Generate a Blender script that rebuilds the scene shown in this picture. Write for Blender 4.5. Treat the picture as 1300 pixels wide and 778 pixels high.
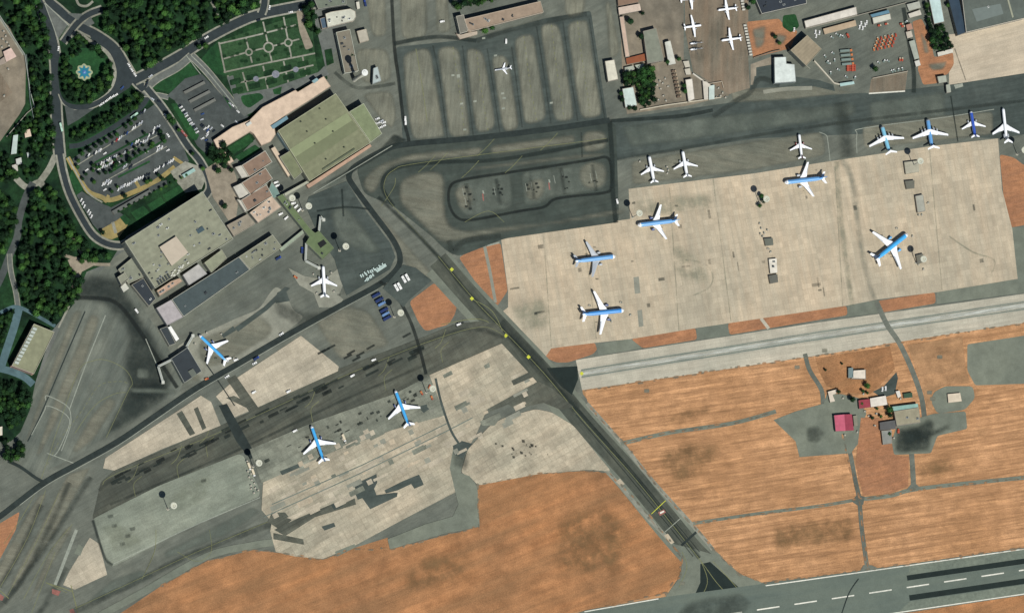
import bpy, math, random
import numpy as np
from mathutils import Vector
R = math.radians
for o in list(bpy.data.objects):
    bpy.data.objects.remove(o)
sc = bpy.context.scene
COL = sc.collection
# ------------------------------------------------------------------ camera
D = 12000.0
U = Vector((-0.305, -0.17, 1.0)).normalized()
Fw = -U
Rt = (Vector((1, 0, 0)) - Fw * Fw.x).normalized()
Up = Rt.cross(Fw).normalized()
cam_d = bpy.data.cameras.new('camera')
cam = bpy.data.objects.new('camera', cam_d); COL.objects.link(cam)
from mathutils import Matrix
cam.matrix_world = Matrix(((Rt.x, Up.x, U.x, U.x * D), (Rt.y, Up.y, U.y, U.y * D), (Rt.z, Up.z, U.z, U.z * D), (0, 0, 0, 1)))
cam_d.sensor_width = 36
cam_d.lens = 18.0 * D / 650.0
cam_d.clip_start = 100; cam_d.clip_end = 60000
sc.camera = cam
# ------------------------------------------------------------------ sky, sun, exposure
SUN_TO = Vector((0.22, -0.63, 1.0)).normalized()      # towards the sun
elev = math.asin(SUN_TO.z); azi = math.atan2(SUN_TO.x, SUN_TO.y)
w = bpy.data.worlds.new('World'); sc.world = w; w.use_nodes = True
nt = w.node_tree; nt.nodes.clear()
sky = nt.nodes.new('ShaderNodeTexSky'); sky.sky_type = 'NISHITA'; sky.sun_disc = False
sky.sun_elevation = elev; sky.sun_rotation = azi; sky.altitude = 400
sky.air_density = 1.0; sky.dust_density = 0.6; sky.ozone_density = 1.5
bg = nt.nodes.new('ShaderNodeBackground'); bg.inputs[1].default_value = 0.05
wo = nt.nodes.new('ShaderNodeOutputWorld')
nt.links.new(sky.outputs[0], bg.inputs[0]); nt.links.new(bg.outputs[0], wo.inputs[0])
sd = bpy.data.lights.new('sun', 'SUN'); sd.energy = 4.2; sd.angle = R(0.5); sd.color = (1.0, 0.975, 0.93)
so = bpy.data.objects.new('sun', sd); COL.objects.link(so)
so.rotation_euler = (-SUN_TO).to_track_quat('-Z', 'Y').to_euler()
sc.view_settings.view_transform = 'Standard'; sc.view_settings.look = 'None'
sc.view_settings.exposure = 0.3; sc.view_settings.gamma = 1.0; sc.view_settings.use_curve_mapping = False
sc.render.engine = 'CYCLES'
sc.cycles.transparent_max_bounces = 24
sc.cycles.max_bounces = 4

# ------------------------------------------------------------------ helpers
def P(px, py, z=0.0):
    """photo pixel -> world point at height z"""
    k = 650.0 / D
    d = Fw + Rt * ((px - 650) / 650 * k) - Up * ((py - 389) / 650 * k)
    t = (z - U.z * D) / d.z
    p = U * D + d * t
    return Vector((p.x, p.y, z))
def srgb(r, g, b):
    f = lambda v: (v / 255 / 12.92) if v / 255 <= 0.04045 else ((v / 255 + 0.055) / 1.055) ** 2.4
    return (f(r), f(g), f(b))
KA = 0.80                                # photo tone -> base colour under this sun
def alb(c, k=None):
    k = KA if k is None else k
    a = [min(0.86, v * k) for v in srgb(*c)]
    return (*a, 1)
class MB:
    def __init__(s): s.v = []; s.f = []; s.m = []; s.fade = None
    def add(s, vs, fs, mi=0):
        o = len(s.v); s.v += [tuple(v) for v in vs]
        for f in fs: s.f.append([i + o for i in f]); s.m.append(mi)
    def box(s, x0, x1, y0, y1, z0, z1, mi=0, ang=0.0, at=(0, 0)):
        ca, sa = math.cos(ang), math.sin(ang)
        vs = []
        for z in (z0, z1):
            for x, y in ((x0, y0), (x1, y0), (x1, y1), (x0, y1)):
                vs.append((at[0] + x * ca - y * sa, at[1] + x * sa + y * ca, z))
        s.add(vs, [(3, 2, 1, 0), (4, 5, 6, 7), (0, 1, 5, 4), (1, 2, 6, 5), (2, 3, 7, 6), (3, 0, 4, 7)], mi)
    def loft(s, rings, mi=0, cap=True):
        n = len(rings[0]); o = len(s.v)
        for r in rings: s.v += [tuple(p) for p in r]
        for i in range(len(rings) - 1):
            for j in range(n):
                k = (j + 1) % n
                s.f.append([o + i * n + j, o + i * n + k, o + (i + 1) * n + k, o + (i + 1) * n + j]); s.m.append(mi)
        if cap:
            s.f.append([o + j for j in range(n)][::-1]); s.m.append(mi)
            q = o + (len(rings) - 1) * n
            s.f.append([q + j for j in range(n)]); s.m.append(mi)
    def cyl(s, c, r0, r1, z0, z1, n=10, mi=0):
        s.loft([[(c[0] + r * math.cos(2 * math.pi * i / n), c[1] + r * math.sin(2 * math.pi * i / n), z) for i in range(n)] for r, z in ((r0, z0), (r1, z1))], mi)
    def build(s, name, mats, parent=None, smooth=False):
        me = bpy.data.meshes.new(name); me.from_pydata(s.v, [], s.f)
        if not isinstance(mats, (list, tuple)): mats = [mats]
        for m in mats: me.materials.append(m)
        if len(mats) > 1: me.polygons.foreach_set('material_index', s.m)
        if smooth: me.polygons.foreach_set('use_smooth', [True] * len(me.polygons))
        if s.fade is not None:
            a = me.attributes.new('fade', 'FLOAT', 'POINT'); a.data.foreach_set('value', s.fade)
        me.update()
        o = bpy.data.objects.new(name, me); COL.objects.link(o)
        if parent is not None: o.parent = parent
        return o
def tag(o, label=None, cat=None, group=None, kind=None):
    if label: o['label'] = label
    if cat: o['category'] = cat
    if group: o['group'] = group
    if kind: o['kind'] = kind
    return o
def empty(name, loc, rz=0.0):
    o = bpy.data.objects.new(name, None); COL.objects.link(o); o.location = loc; o.rotation_euler = (0, 0, rz)
    o.empty_display_size = 1
    return o
def copy_tree(src, loc, rz, scale=None, label=None, group=None):
    c = src.copy(); COL.objects.link(c); c.location = loc; c.rotation_euler = (0, 0, rz)
    if scale: c.scale = scale if isinstance(scale, (tuple, list)) else (scale,) * 3
    if label: c['label'] = label
    if group: c['group'] = group
    for ch in src.children:
        d = ch.copy(); COL.objects.link(d); d.parent = c
        for g in ch.children:
            e = g.copy(); COL.objects.link(e); e.parent = d
    return c
# ------------------------------------------------------------------ materials
def nodes(name):
    m = bpy.data.materials.new(name); m.use_nodes = True
    n = m.node_tree.nodes; l = m.node_tree.links
    return m, n, l, n['Principled BSDF'], n['Material Output']
def vmath(n, l, a, b, op='MULTIPLY'):
    x = n.new('ShaderNodeMath'); x.operation = op
    for i, v in enumerate((a, b)):
        if isinstance(v, (int, float)): x.inputs[i].default_value = v
        else: l.new(v, x.inputs[i])
    return x.outputs[0]
def mixc(n, l, f, a, b, mode='MIX'):
    x = n.new('ShaderNodeMix'); x.data_type = 'RGBA'; x.blend_type = mode
    for i, v in ((0, f), (6, a), (7, b)):
        if isinstance(v, (int, float)): x.inputs[i].default_value = v
        elif isinstance(v, tuple): x.inputs[i].default_value = v
        else: l.new(v, x.inputs[i])
    return x.outputs[2]
def noise(n, l, vec, scale, detail=4, rough=0.6, lo=0.35, hi=0.65):
    x = n.new('ShaderNodeTexNoise'); x.inputs['Scale'].default_value = scale; x.inputs['Detail'].default_value = detail
    x.inputs['Roughness'].default_value = rough; l.new(vec, x.inputs['Vector'])
    r = n.new('ShaderNodeMapRange'); r.inputs[1].default_value = lo; r.inputs[2].default_value = hi
    l.new(x.outputs[0], r.inputs[0])
    return r.outputs[0]
def mapping(n, l, ang=0.0, sc_=(1, 1, 1)):
    g = n.new('ShaderNodeNewGeometry')
    m0 = n.new('ShaderNodeMapping'); m0.vector_type = 'POINT'; m0.inputs['Rotation'].default_value = (0, 0, -ang)
    l.new(g.outputs['Position'], m0.inputs['Vector'])
    m1 = n.new('ShaderNodeMapping'); m1.inputs['Scale'].default_value = sc_
    l.new(m0.outputs[0], m1.inputs['Vector'])
    return m0.outputs[0], m1.outputs[0]
def ground_mat(name, c1, c2, big=0.012, mid=0.08, ang=0.0, streak=0.0, streak_sc=(0.004, 0.12, 1), c3=None, slab=0.0, slab_w=None,
               slab_var=0.12, joint=0.25, speck=0.12, fade=False, opacity=1.0, holes=0.0, grain=0.5, patch=0.0, fine=0.0):
    m, n, l, b, out = nodes(name)
    rot, st = mapping(n, l, R(ang), streak_sc)
    A = noise(n, l, rot, big, 5, 0.6)
    colr = mixc(n, l, A, alb(c1), alb(c2))
    B = noise(n, l, rot, mid, 5, 0.65)
    f = n.new('ShaderNodeMapRange'); f.inputs[3].default_value = 1 - speck; f.inputs[4].default_value = 1 + speck; l.new(B, f.inputs[0])
    cc = n.new('ShaderNodeCombineColor')
    for i in range(3): l.new(f.outputs[0], cc.inputs[i])
    colr = mixc(n, l, 1.0, colr, cc.outputs[0], 'MULTIPLY')
    if streak:
        S = noise(n, l, st, 1.0, 6, 0.6, 0.38, 0.62)
        colr = mixc(n, l, vmath(n, l, S, streak), colr, alb(c3 or c2))
        if fine:
            _, st2 = mapping(n, l, R(ang), (streak_sc[0] * 2.2, streak_sc[1] * 2.6, 1))
            S2 = noise(n, l, st2, 1.0, 5, 0.7, 0.34, 0.66)
            f2 = n.new('ShaderNodeMapRange'); f2.inputs[3].default_value = 1 - fine; f2.inputs[4].default_value = 1 + fine; l.new(S2, f2.inputs[0])
            c2_ = n.new('ShaderNodeCombineColor')
            for i in range(3): l.new(f2.outputs[0], c2_.inputs[i])
            colr = mixc(n, l, 1.0, colr, c2_.outputs[0], 'MULTIPLY')
    if slab:
        br = n.new('ShaderNodeTexBrick'); br.offset = 0.0; br.squash = 1.0
        br.inputs['Scale'].default_value = 1.0; br.inputs['Brick Width'].default_value = slab_w or slab; br.inputs['Row Height'].default_value = slab
        br.inputs['Mortar Size'].default_value = 0.28; br.inputs['Mortar Smooth'].default_value = 0.3
        br.inputs['Color1'].default_value = (1 - slab_var,) * 3 + (1,); br.inputs['Color2'].default_value = (1 + slab_var * 0.6,) * 3 + (1,)
        br.inputs['Mortar'].default_value = (1 - joint,) * 3 + (1,)
        l.new(rot, br.inputs['Vector'])
        colr = mixc(n, l, 1.0, colr, br.outputs['Color'], 'MULTIPLY')
        if patch:
            b2 = n.new('ShaderNodeTexBrick'); b2.offset = 0.37; b2.inputs['Scale'].default_value = 1.0
            b2.inputs['Brick Width'].default_value = slab * 4.1; b2.inputs['Row Height'].default_value = slab * 2
            b2.inputs['Mortar Size'].default_value = 0.0
            b2.inputs['Color1'].default_value = (1 - patch,) * 3 + (1,); b2.inputs['Color2'].default_value = (1 + patch * 0.5,) * 3 + (1,)
            l.new(rot, b2.inputs['Vector'])
            colr = mixc(n, l, 1.0, colr, b2.outputs['Color'], 'MULTIPLY')
    G = noise(n, l, rot, 0.7, 3, 0.7, 0.3, 0.7)
    f = n.new('ShaderNodeMapRange'); f.inputs[3].default_value = 1 - 0.2 * grain; f.inputs[4].default_value = 1 + 0.2 * grain; l.new(G, f.inputs[0])
    cc = n.new('ShaderNodeCombineColor')
    for i in range(3): l.new(f.outputs[0], cc.inputs[i])
    colr = mixc(n, l, 1.0, colr, cc.outputs[0], 'MULTIPLY')
    l.new(colr, b.inputs['Base Color']); b.inputs['Roughness'].default_value = 0.95
    b.inputs['Specular IOR Level'].default_value = 0.15
    if fade:
        at = n.new('ShaderNodeAttribute'); at.attribute_name = 'fade'
        s = n.new('ShaderNodeMapRange'); s.interpolation_type = 'SMOOTHSTEP'; l.new(at.outputs['Fac'], s.inputs[0])
        a = vmath(n, l, s.outputs[0], opacity)
        if holes:
            hN = noise(n, l, st if streak else rot, 1.0 if streak else 0.045, 8, 0.7, 0.36, 0.6)
            q = n.new('ShaderNodeMapRange'); q.inputs[3].default_value = 1 - holes; l.new(hN, q.inputs[0])
            a = vmath(n, l, a, q.outputs[0])
        tr = n.new('ShaderNodeBsdfTransparent'); mx = n.new('ShaderNodeMixShader')
        l.new(a, mx.inputs[0]); l.new(tr.outputs[0], mx.inputs[1]); l.new(b.outputs[0], mx.inputs[2]); l.new(mx.outputs[0], out.inputs[0])
    return m
def surf_mat(name, c, rough=0.7, var=0.1, scale=0.15, metal=0.0, spec=0.3, seams=0.0, seam_ang=0.0, seam_w=0.3, k=None, randomize=0.0):
    m, n, l, b, out = nodes(name)
    g = n.new('ShaderNodeTexCoord')
    A = noise(n, l, g.outputs['Object'], scale, 5, 0.65, 0.3, 0.7)
    f = n.new('ShaderNodeMapRange'); f.inputs[3].default_value = 1 - var; f.inputs[4].default_value = 1 + var * 0.7; l.new(A, f.inputs[0])
    cc = n.new('ShaderNodeCombineColor')
    for i in range(3): l.new(f.outputs[0], cc.inputs[i])
    colr = mixc(n, l, 1.0, alb(c, k), cc.outputs[0], 'MULTIPLY')
    if seams:
        rot, st = mapping(n, l, R(seam_ang), (1, 1, 1))
        wv = n.new('ShaderNodeTexWave'); wv.bands_direction = 'Y'; wv.inputs['Scale'].default_value = seam_w; l.new(rot, wv.inputs['Vector'])
        q = n.new('ShaderNodeMapRange'); q.inputs[3].default_value = 1 - seams; q.inputs[4].default_value = 1.0; l.new(wv.outputs['Fac'], q.inputs[0])
        c3 = n.new('ShaderNodeCombineColor')
        for i in range(3): l.new(q.outputs[0], c3.inputs[i])
        colr = mixc(n, l, 1.0, colr, c3.outputs[0], 'MULTIPLY')
    l.new(colr, b.inputs['Base Color']); b.inputs['Roughness'].default_value = rough
    b.inputs['Metallic'].default_value = metal; b.inputs['Specular IOR Level'].default_value = spec
    return m
_mc = {}
def sm(c, **kw):
    key = (c, tuple(sorted(kw.items())))
    if key not in _mc: _mc[key] = surf_mat('surface_%d_%d_%d' % c, c, **kw)
    return _mc[key]
# ------------------------------------------------------------------ flat sheets: the stacking height is worked out from what lies below
GW, GH, GX, GY = 1600, 1080, -150, -150
LAY = np.zeros((GH // 2, GW // 2), dtype=np.int16)
STEP = 0.009
def raster(pts):
    xs = np.array([p[0] for p in pts]); ys = np.array([p[1] for p in pts])
    x0 = max(0, int((xs.min() - GX) // 2) - 1); x1 = min(GW // 2, int((xs.max() - GX) // 2) + 3)
    y0 = max(0, int((ys.min() - GY) // 2) - 1); y1 = min(GH // 2, int((ys.max() - GY) // 2) + 3)
    if x1 <= x0 or y1 <= y0: return None
    X, Y = np.meshgrid(np.arange(x0, x1) * 2 + GX + 1, np.arange(y0, y1) * 2 + GY + 1)
    ins = np.zeros(X.shape, bool); n = len(pts)
    for i in range(n):
        xa, ya = pts[i]; xb, yb = pts[(i + 1) % n]
        if ya == yb: continue
        c = ((ya > Y) != (yb > Y)) & (X < (xb - xa) * (Y - ya) / (yb - ya) + xa)
        ins ^= c
    # dilate along the outline
    for i in range(n):
        xa, ya = pts[i]; xb, yb = pts[(i + 1) % n]
        m = max(2, int(math.hypot(xb - xa, yb - ya)))
        for t in range(m + 1):
            cx = int((xa + (xb - xa) * t / m - GX) // 2) - x0; cy = int((ya + (yb - ya) * t / m - GY) // 2) - y0
            a, b_, c_, d_ = max(0, cx - 1), cx + 2, max(0, cy - 1), cy + 2
            if b_ > 0 and d_ > 0: ins[c_:d_, a:b_] = True
    return (slice(y0, y1), slice(x0, x1)), ins
def layer_z(outlines, lift=0):
    rs = [raster(o) for o in outlines]; rs = [r for r in rs if r]
    top = 0
    for sl, ins in rs:
        sub = LAY[sl]
        if ins.any(): top = max(top, int(sub[ins].max()))
    top += 1 + lift
    for sl, ins in rs:
        sub = LAY[sl]; sub[ins] = top; LAY[sl] = sub
    return top * STEP
def gz(px, py):
    i = int((py - GY) // 2); j = int((px - GX) // 2)
    if 0 <= i < GH // 2 and 0 <= j < GW // 2: return float(LAY[i, j]) * STEP
    return 0.0
def G(px, py): return P(px, py, gz(px, py))
def smooth(pts, closed=False, sub=5):
    n = len(pts); out = []
    rng = range(n) if closed else range(n - 1)
    g = lambda i: pts[i % n] if closed else pts[max(0, min(n - 1, i))]
    for i in rng:
        p0, p1, p2, p3 = g(i - 1), g(i), g(i + 1), g(i + 2)
        for s in range(sub):
            t = s / sub
            out.append(tuple(0.5 * (2 * p1[k] + (p2[k] - p0[k]) * t + (2 * p0[k] - 5 * p1[k] + 4 * p2[k] - p3[k]) * t * t + (3 * p1[k] - p0[k] - 3 * p2[k] + p3[k]) * t ** 3) for k in (0, 1)))
    if not closed: out.append(tuple(pts[-1]))
    return out
def rounded(pts, r=6, sub=4):
    n = len(pts); out = []
    for i in range(n):
        p0, p1, p2 = pts[i - 1], pts[i], pts[(i + 1) % n]
        d0 = math.hypot(p0[0] - p1[0], p0[1] - p1[1]); d2 = math.hypot(p2[0] - p1[0], p2[1] - p1[1])
        a = min(r, d0 * .45); c = min(r, d2 * .45)
        A = (p1[0] + (p0[0] - p1[0]) * a / d0, p1[1] + (p0[1] - p1[1]) * a / d0); C = (p1[0] + (p2[0] - p1[0]) * c / d2, p1[1] + (p2[1] - p1[1]) * c / d2)
        for s in range(sub + 1):
            t = s / sub
            out.append(tuple((1 - t) ** 2 * A[k] + 2 * t * (1 - t) * p1[k] + t * t * C[k] for k in (0, 1)))
    return out
def area(pts): return sum(pts[i - 1][0] * pts[i][1] - pts[i][0] * pts[i - 1][1] for i in range(len(pts))) / 2
def sheet(name, polys, mat, sm_=False, rnd=0, kind='structure', lift=0, parent=None):
    """one flat surface made of one or more outlines given in photo pixels"""
    if not isinstance(polys[0][0], (tuple, list)): polys = [polys]
    if sm_: polys = [smooth(p, True) for p in polys]
    if rnd: polys = [rounded(p, rnd) for p in polys]
    z = layer_z(polys, lift); mb = MB()
    for i, p in enumerate(polys):
        if area(p) > 0: p = p[::-1]
        mb.add([P(x, y, z + (i % 4) * .002) for x, y in p], [list(range(len(p)))])
    o = mb.build(name, mat, parent)
    if kind: o['kind'] = kind
    return o
def soft(name, polys, mat, f=4, rnd=6, kind='structure'):
    """a stain or worn area: like sheet but its rim fades out over f metres"""
    if not isinstance(polys[0][0], (tuple, list)): polys = [polys]
    outl = [rounded(p, rnd) if rnd else p for p in polys]
    z0 = layer_z(outl); mb = MB(); mb.fade = []
    for qi, p in enumerate(outl):
        z = z0 + (qi % 4) * .002
        xs = np.array([q[0] for q in p]); ys = np.array([q[1] for q in p])
        s = max(0.5, f / 2.5, max(np.ptp(xs), np.ptp(ys)) / 70)
        X, Y = np.meshgrid(np.arange(xs.min() - s, xs.max() + 2 * s, s), np.arange(ys.min() - s, ys.max() + 2 * s, s))
        ins = np.zeros(X.shape, bool); d = np.full(X.shape, 1e9); n = len(p)
        for i in range(n):
            xa, ya = p[i]; xb, yb = p[(i + 1) % n]
            if ya != yb: ins ^= ((ya > Y) != (yb > Y)) & (X < (xb - xa) * (Y - ya) / (yb - ya) + xa)
            L2 = (xb - xa) ** 2 + (yb - ya) ** 2 or 1e-9
            t = np.clip(((X - xa) * (xb - xa) + (Y - ya) * (yb - ya)) / L2, 0, 1)
            d = np.minimum(d, np.hypot(X - xa - t * (xb - xa), Y - ya - t * (yb - ya)))
        fd = np.where(ins, np.clip(d / f, 0, 1), 0.0)
        h, w_ = X.shape; idx = np.full((h, w_), -1)
        cell = (fd[:-1, :-1] + fd[1:, :-1] + fd[:-1, 1:] + fd[1:, 1:]) > 0
        use = np.zeros((h, w_), bool)
        use[:-1, :-1] |= cell; use[1:, :-1] |= cell; use[:-1, 1:] |= cell; use[1:, 1:] |= cell
        idx[use] = np.arange(use.sum())
        vs = [P(x, y, z) for x, y in zip(X[use], Y[use])]
        js, is_ = np.nonzero(cell)
        mb.add(vs, [[int(idx[j + 1, i]), int(idx[j + 1, i + 1]), int(idx[j, i + 1]), int(idx[j, i])] for j, i in zip(js, is_)])
        mb.fade += [float(v) for v in fd[use]]
    o = mb.build(name, mat)
    if kind: o['kind'] = kind
    return o
def ribbon(pts, wd):
    n = len(pts); L = []; Rr = []
    for i in range(n):
        a = pts[max(0, i - 1)]; b = pts[min(n - 1, i + 1)]
        d = math.hypot(b[0] - a[0], b[1] - a[1]) or 1e-6
        nx, ny = -(b[1] - a[1]) / d, (b[0] - a[0]) / d
        ww = (wd if isinstance(wd, (int, float)) else wd[0] + (wd[1] - wd[0]) * i / (n - 1)) / 2
        L.append((pts[i][0] + nx * ww, pts[i][1] + ny * ww)); Rr.append((pts[i][0] - nx * ww, pts[i][1] - ny * ww))
    return L, Rr
def road(name, lines, wd, mat, fade=None, smo=True, kind='structure', lift=0):
    """strip(s) of given width following a line; fade = share of the half width that fades out at the sides"""
    if not isinstance(lines[0][0], (tuple, list)): lines = [lines]
    lines = [smooth(p) if (smo and len(p) > 2) else p for p in lines]
    rb = [ribbon(p, wd) for p in lines]
    z0 = layer_z([L + Rr[::-1] for L, Rr in rb], lift); mb = MB()
    if fade: mb.fade = []
    for q, (L, Rr) in enumerate(rb):
        n = len(L); z = z0 + (q % 4) * .002
        if not fade:
            vs = [P(x, y, z) for x, y in L] + [P(x, y, z) for x, y in Rr]
            mb.add(vs, [[i, i + 1, n + i + 1, n + i] for i in range(n - 1)])
        else:
            rows = []
            for t, a in ((0, 0.), (fade / 2, 1.), (1 - fade / 2, 1.), (1, 0.)):
                rows.append([P(L[i][0] + (Rr[i][0] - L[i][0]) * t, L[i][1] + (Rr[i][1] - L[i][1]) * t, z) for i in range(n)])
                mb.fade += [a] * n
            vs = [v for r in rows for v in r]
            mb.add(vs, [[k * n + i, k * n + i + 1, (k + 1) * n + i + 1, (k + 1) * n + i] for k in range(3) for i in range(n - 1)])
    o = mb.build(name, mat)
    me = o.data
    if kind: o['kind'] = kind
    return o
def dashes(pts, on, off, wd=1, smo=True):
    if smo and len(pts) > 2: pts = smooth(pts)
    segs = []; cur = [pts[0]]; left = on; draw = True
    for i in range(len(pts) - 1):
        a = pts[i]; b = pts[i + 1]; d = math.hypot(b[0] - a[0], b[1] - a[1]); t = 0
        while d - t > left:
            t += left; q = (a[0] + (b[0] - a[0]) * t / d, a[1] + (b[1] - a[1]) * t / d)
            if draw: cur.append(q); segs.append(cur)
            cur = [q]; draw = not draw; left = on if draw else off
        left -= d - t
        if draw: cur.append(b)
    return [s for s in segs if len(s) > 1]
# ================================================================== GROUND
M = {}
M['earth'] = ground_mat('earth', (172, 132, 94), (152, 118, 84), mid=.05, speck=0.18)
M['field'] = ground_mat('dry_grass', (196, 150, 108), (176, 132, 92), big=.01, mid=.06, ang=8, streak=.8, streak_sc=(.008, .13, 1), c3=(152, 114, 80), speck=.24, grain=1.3, fine=.26)
M['field_b'] = ground_mat('dry_grass_rough', (180, 127, 84), (146, 107, 74), big=.008, mid=.04, ang=20, streak=.6, streak_sc=(.004, .05, 1), c3=(130, 100, 70), speck=.24, grain=1.5, fine=.12)
M['field_c'] = ground_mat('dry_grass_dull', (176, 136, 98), (156, 120, 86), big=.02, mid=.06, ang=8, streak=.45, streak_sc=(.01, .1, 1), c3=(138, 110, 80), speck=0.24, grain=1, fine=.1)
M['soil'] = ground_mat('red_soil', (174, 124, 88), (152, 108, 78), big=.03, mid=.12, ang=12, streak=.45, streak_sc=(.03, .2, 1), c3=(134, 100, 76), speck=.2, grain=1.1, fine=.1)
M['asph'] = ground_mat('asphalt_apron', (112, 115, 103), (94, 99, 90), big=.009, mid=.04, ang=28, streak=.35, streak_sc=(.01, .09, 1), c3=(82, 88, 81), speck=0.18, grain=.7, fine=0.12)
M['asph_w'] = ground_mat('worn_asphalt', (114, 118, 106), (94, 100, 91), big=.012, mid=.05, ang=62, streak=.45, streak_sc=(.008, .07, 1), c3=(80, 88, 82), speck=0.15, grain=.7, fine=0.14)
M['asph_d'] = ground_mat('dark_asphalt', (80, 88, 82), (66, 75, 71), big=.02, mid=.06, ang=10, streak=.35, streak_sc=(.008, .1, 1), c3=(56, 65, 61), speck=0.18, fine=0.12)
M['asph_dd'] = ground_mat('sooty_asphalt', (70, 78, 71), (56, 65, 60), big=.02, mid=.05, ang=10, streak=.4, streak_sc=(.008, .1, 1), c3=(72, 78, 70), speck=.2, fine=.12)
M['pit'] = ground_mat('apron_road_asphalt', (50, 58, 55), (42, 50, 48), mid=.1, speck=0.18)
M['twy'] = ground_mat('taxiway_asphalt', (90, 93, 81), (76, 81, 72), big=.02, mid=.1, ang=-53, slab=7, slab_var=.06, joint=.1, streak=.4, streak_sc=(.01, .16, 1), c3=(56, 63, 57), fine=0.12)
M['band'] = ground_mat('old_taxiway_concrete', (100, 101, 88), (80, 84, 74), big=.015, mid=.06, ang=28, slab=6.5, slab_var=.07, joint=.2, streak=.6, streak_sc=(.008, .08, 1), c3=(62, 67, 61), speck=0.24, fine=0.16)
M['con_r'] = ground_mat('apron_concrete', (198, 180, 152), (176, 165, 142), big=.006, mid=.03, ang=8.5, slab=7.2, slab_var=.09, joint=.13, streak=.45, streak_sc=(.09, .006, 1), c3=(168, 162, 142), speck=0.12, patch=.06, fine=0.08, grain=.7)
M['con_ne'] = ground_mat('apron_concrete_pale', (192, 178, 154), (178, 167, 146), big=.01, mid=.03, ang=14, slab=7.2, slab_var=.04, joint=.06, streak=.3, streak_sc=(.008, .08, 1), c3=(162, 154, 136), speck=0.12, fine=0.10, grain=.7)
M['con_t'] = ground_mat('taxiway_concrete', (188, 180, 160), (172, 168, 150), big=.01, mid=.03, ang=8.5, slab=7, slab_var=.05, joint=.1, streak=.4, streak_sc=(.008, .12, 1), c3=(160, 158, 142), speck=0.12, fine=0.12, grain=.7)
M['con_l'] = ground_mat('stand_concrete', (188, 177, 154), (170, 162, 142), big=.015, mid=.04, ang=28, slab=7, slab_var=.08, joint=.14, speck=0.15, patch=.08, streak=.3, streak_sc=(.01, .07, 1), c3=(156, 150, 132), fine=0.10, grain=.8)
M['con_p'] = ground_mat('patched_concrete', (188, 175, 150), (162, 156, 135), big=.012, mid=.035, ang=28, slab=7, slab_var=.1, joint=.2, speck=0.18, patch=.14, streak=.4, streak_sc=(.008, .06, 1), c3=(146, 144, 127), fine=0.12, grain=.8)
M['con_g'] = ground_mat('grey_green_concrete', (136, 138, 122), (114, 118, 105), big=.015, mid=.05, ang=28, slab=7, slab_var=.1, joint=.16, speck=0.21, patch=.1, streak=.4, streak_sc=(.01, .07, 1), c3=(98, 104, 93), fine=0.14, grain=.8)
M['con_q'] = ground_mat('apron_box_concrete', (142, 147, 130), (122, 129, 115), big=.01, mid=.035, ang=24, slab=6, slab_var=.03, joint=.06, speck=0.15, streak=.4, streak_sc=(.008, .05, 1), c3=(106, 114, 102), fine=0.14, grain=.8)
M['grey'] = ground_mat('grey_paving', (142, 142, 127), (126, 128, 115), mid=.08, speck=0.15)
M['grey_g'] = ground_mat('greenish_paving', (120, 125, 110), (106, 112, 100), mid=.06, speck=.13)
M['blk'] = ground_mat('fresh_asphalt', (38, 48, 45), (33, 42, 40), mid=.1, speck=0.12)
M['rwy'] = ground_mat('runway_asphalt', (100, 110, 100), (88, 99, 92), big=.01, mid=.1, ang=8.5, streak=.35, streak_sc=(.006, .1, 1), c3=(112, 120, 106), speck=.07)
M['rwy_b'] = ground_mat('runway_shoulder', (116, 124, 110), (104, 113, 101), big=.02, mid=.2, ang=8.5, speck=0.15)
M['road'] = ground_mat('road_asphalt', (54, 62, 63), (46, 54, 56), mid=.15, speck=0.12)
M['road_l'] = ground_mat('pale_road_asphalt', (106, 110, 104), (90, 95, 90), mid=.15, speck=0.15)
M['road_c'] = ground_mat('blue_grey_road', (84, 108, 112), (72, 94, 98), mid=.1, speck=0.15)
M['walk'] = ground_mat('paving', (150, 150, 136), (122, 122, 108), mid=.2, speck=0.21)
M['plaza'] = ground_mat('pale_paving', (148, 138, 120), (128, 121, 106), mid=.1, speck=0.18)
M['yel'] = ground_mat('yellow_paving', (156, 138, 86), (132, 122, 82), mid=.15, speck=.18)
M['wood'] = ground_mat('dark_grass', (34, 64, 36), (16, 36, 24), big=.03, mid=.1, speck=.35, grain=1.4)  # dark green ground cover of the park and planted beds
M['wood_s'] = ground_mat('garden_planting', (30, 62, 34), (22, 48, 28), big=.05, mid=.3, speck=.3, fade=True, opacity=.9, holes=.5)
M['lawn'] = ground_mat('lawn', (40, 80, 44), (26, 58, 34), big=.03, mid=.15, speck=.22, grain=1.2)
M['lawn_b'] = ground_mat('garden_lawn', (52, 80, 50), (40, 66, 42), big=.03, mid=.2, speck=.22, grain=1.2)
M['lot'] = ground_mat('car_park_asphalt', (80, 86, 83), (66, 72, 70), mid=.1, speck=0.18)
M['yard'] = ground_mat('yard_ground', (136, 126, 108), (116, 110, 96), mid=.05, speck=0.24, streak=.3, streak_sc=(.1, .01, 1), ang=4, c3=(100, 96, 86))
M['yard_b'] = ground_mat('brown_yard_ground', (124, 114, 98), (102, 98, 85), big=.015, mid=.04, speck=.18, ang=85, streak=.5, streak_sc=(.008, .06, 1), c3=(140, 120, 98), fine=0.16, grain=.9)
M['white'] = ground_mat('white_paint', (226, 224, 208), (200, 200, 186), mid=.3, speck=.15)
M['line_w'] = ground_mat('worn_white_paint', (150, 154, 140), (134, 140, 128), mid=.3, speck=.15)
M['line_y'] = ground_mat('worn_yellow_paint', (126, 128, 86), (112, 116, 82), mid=.3, speck=.15)
M['paint_y'] = ground_mat('yellow_paint', (206, 208, 66), (190, 196, 70), mid=.3, speck=0.15)
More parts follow.
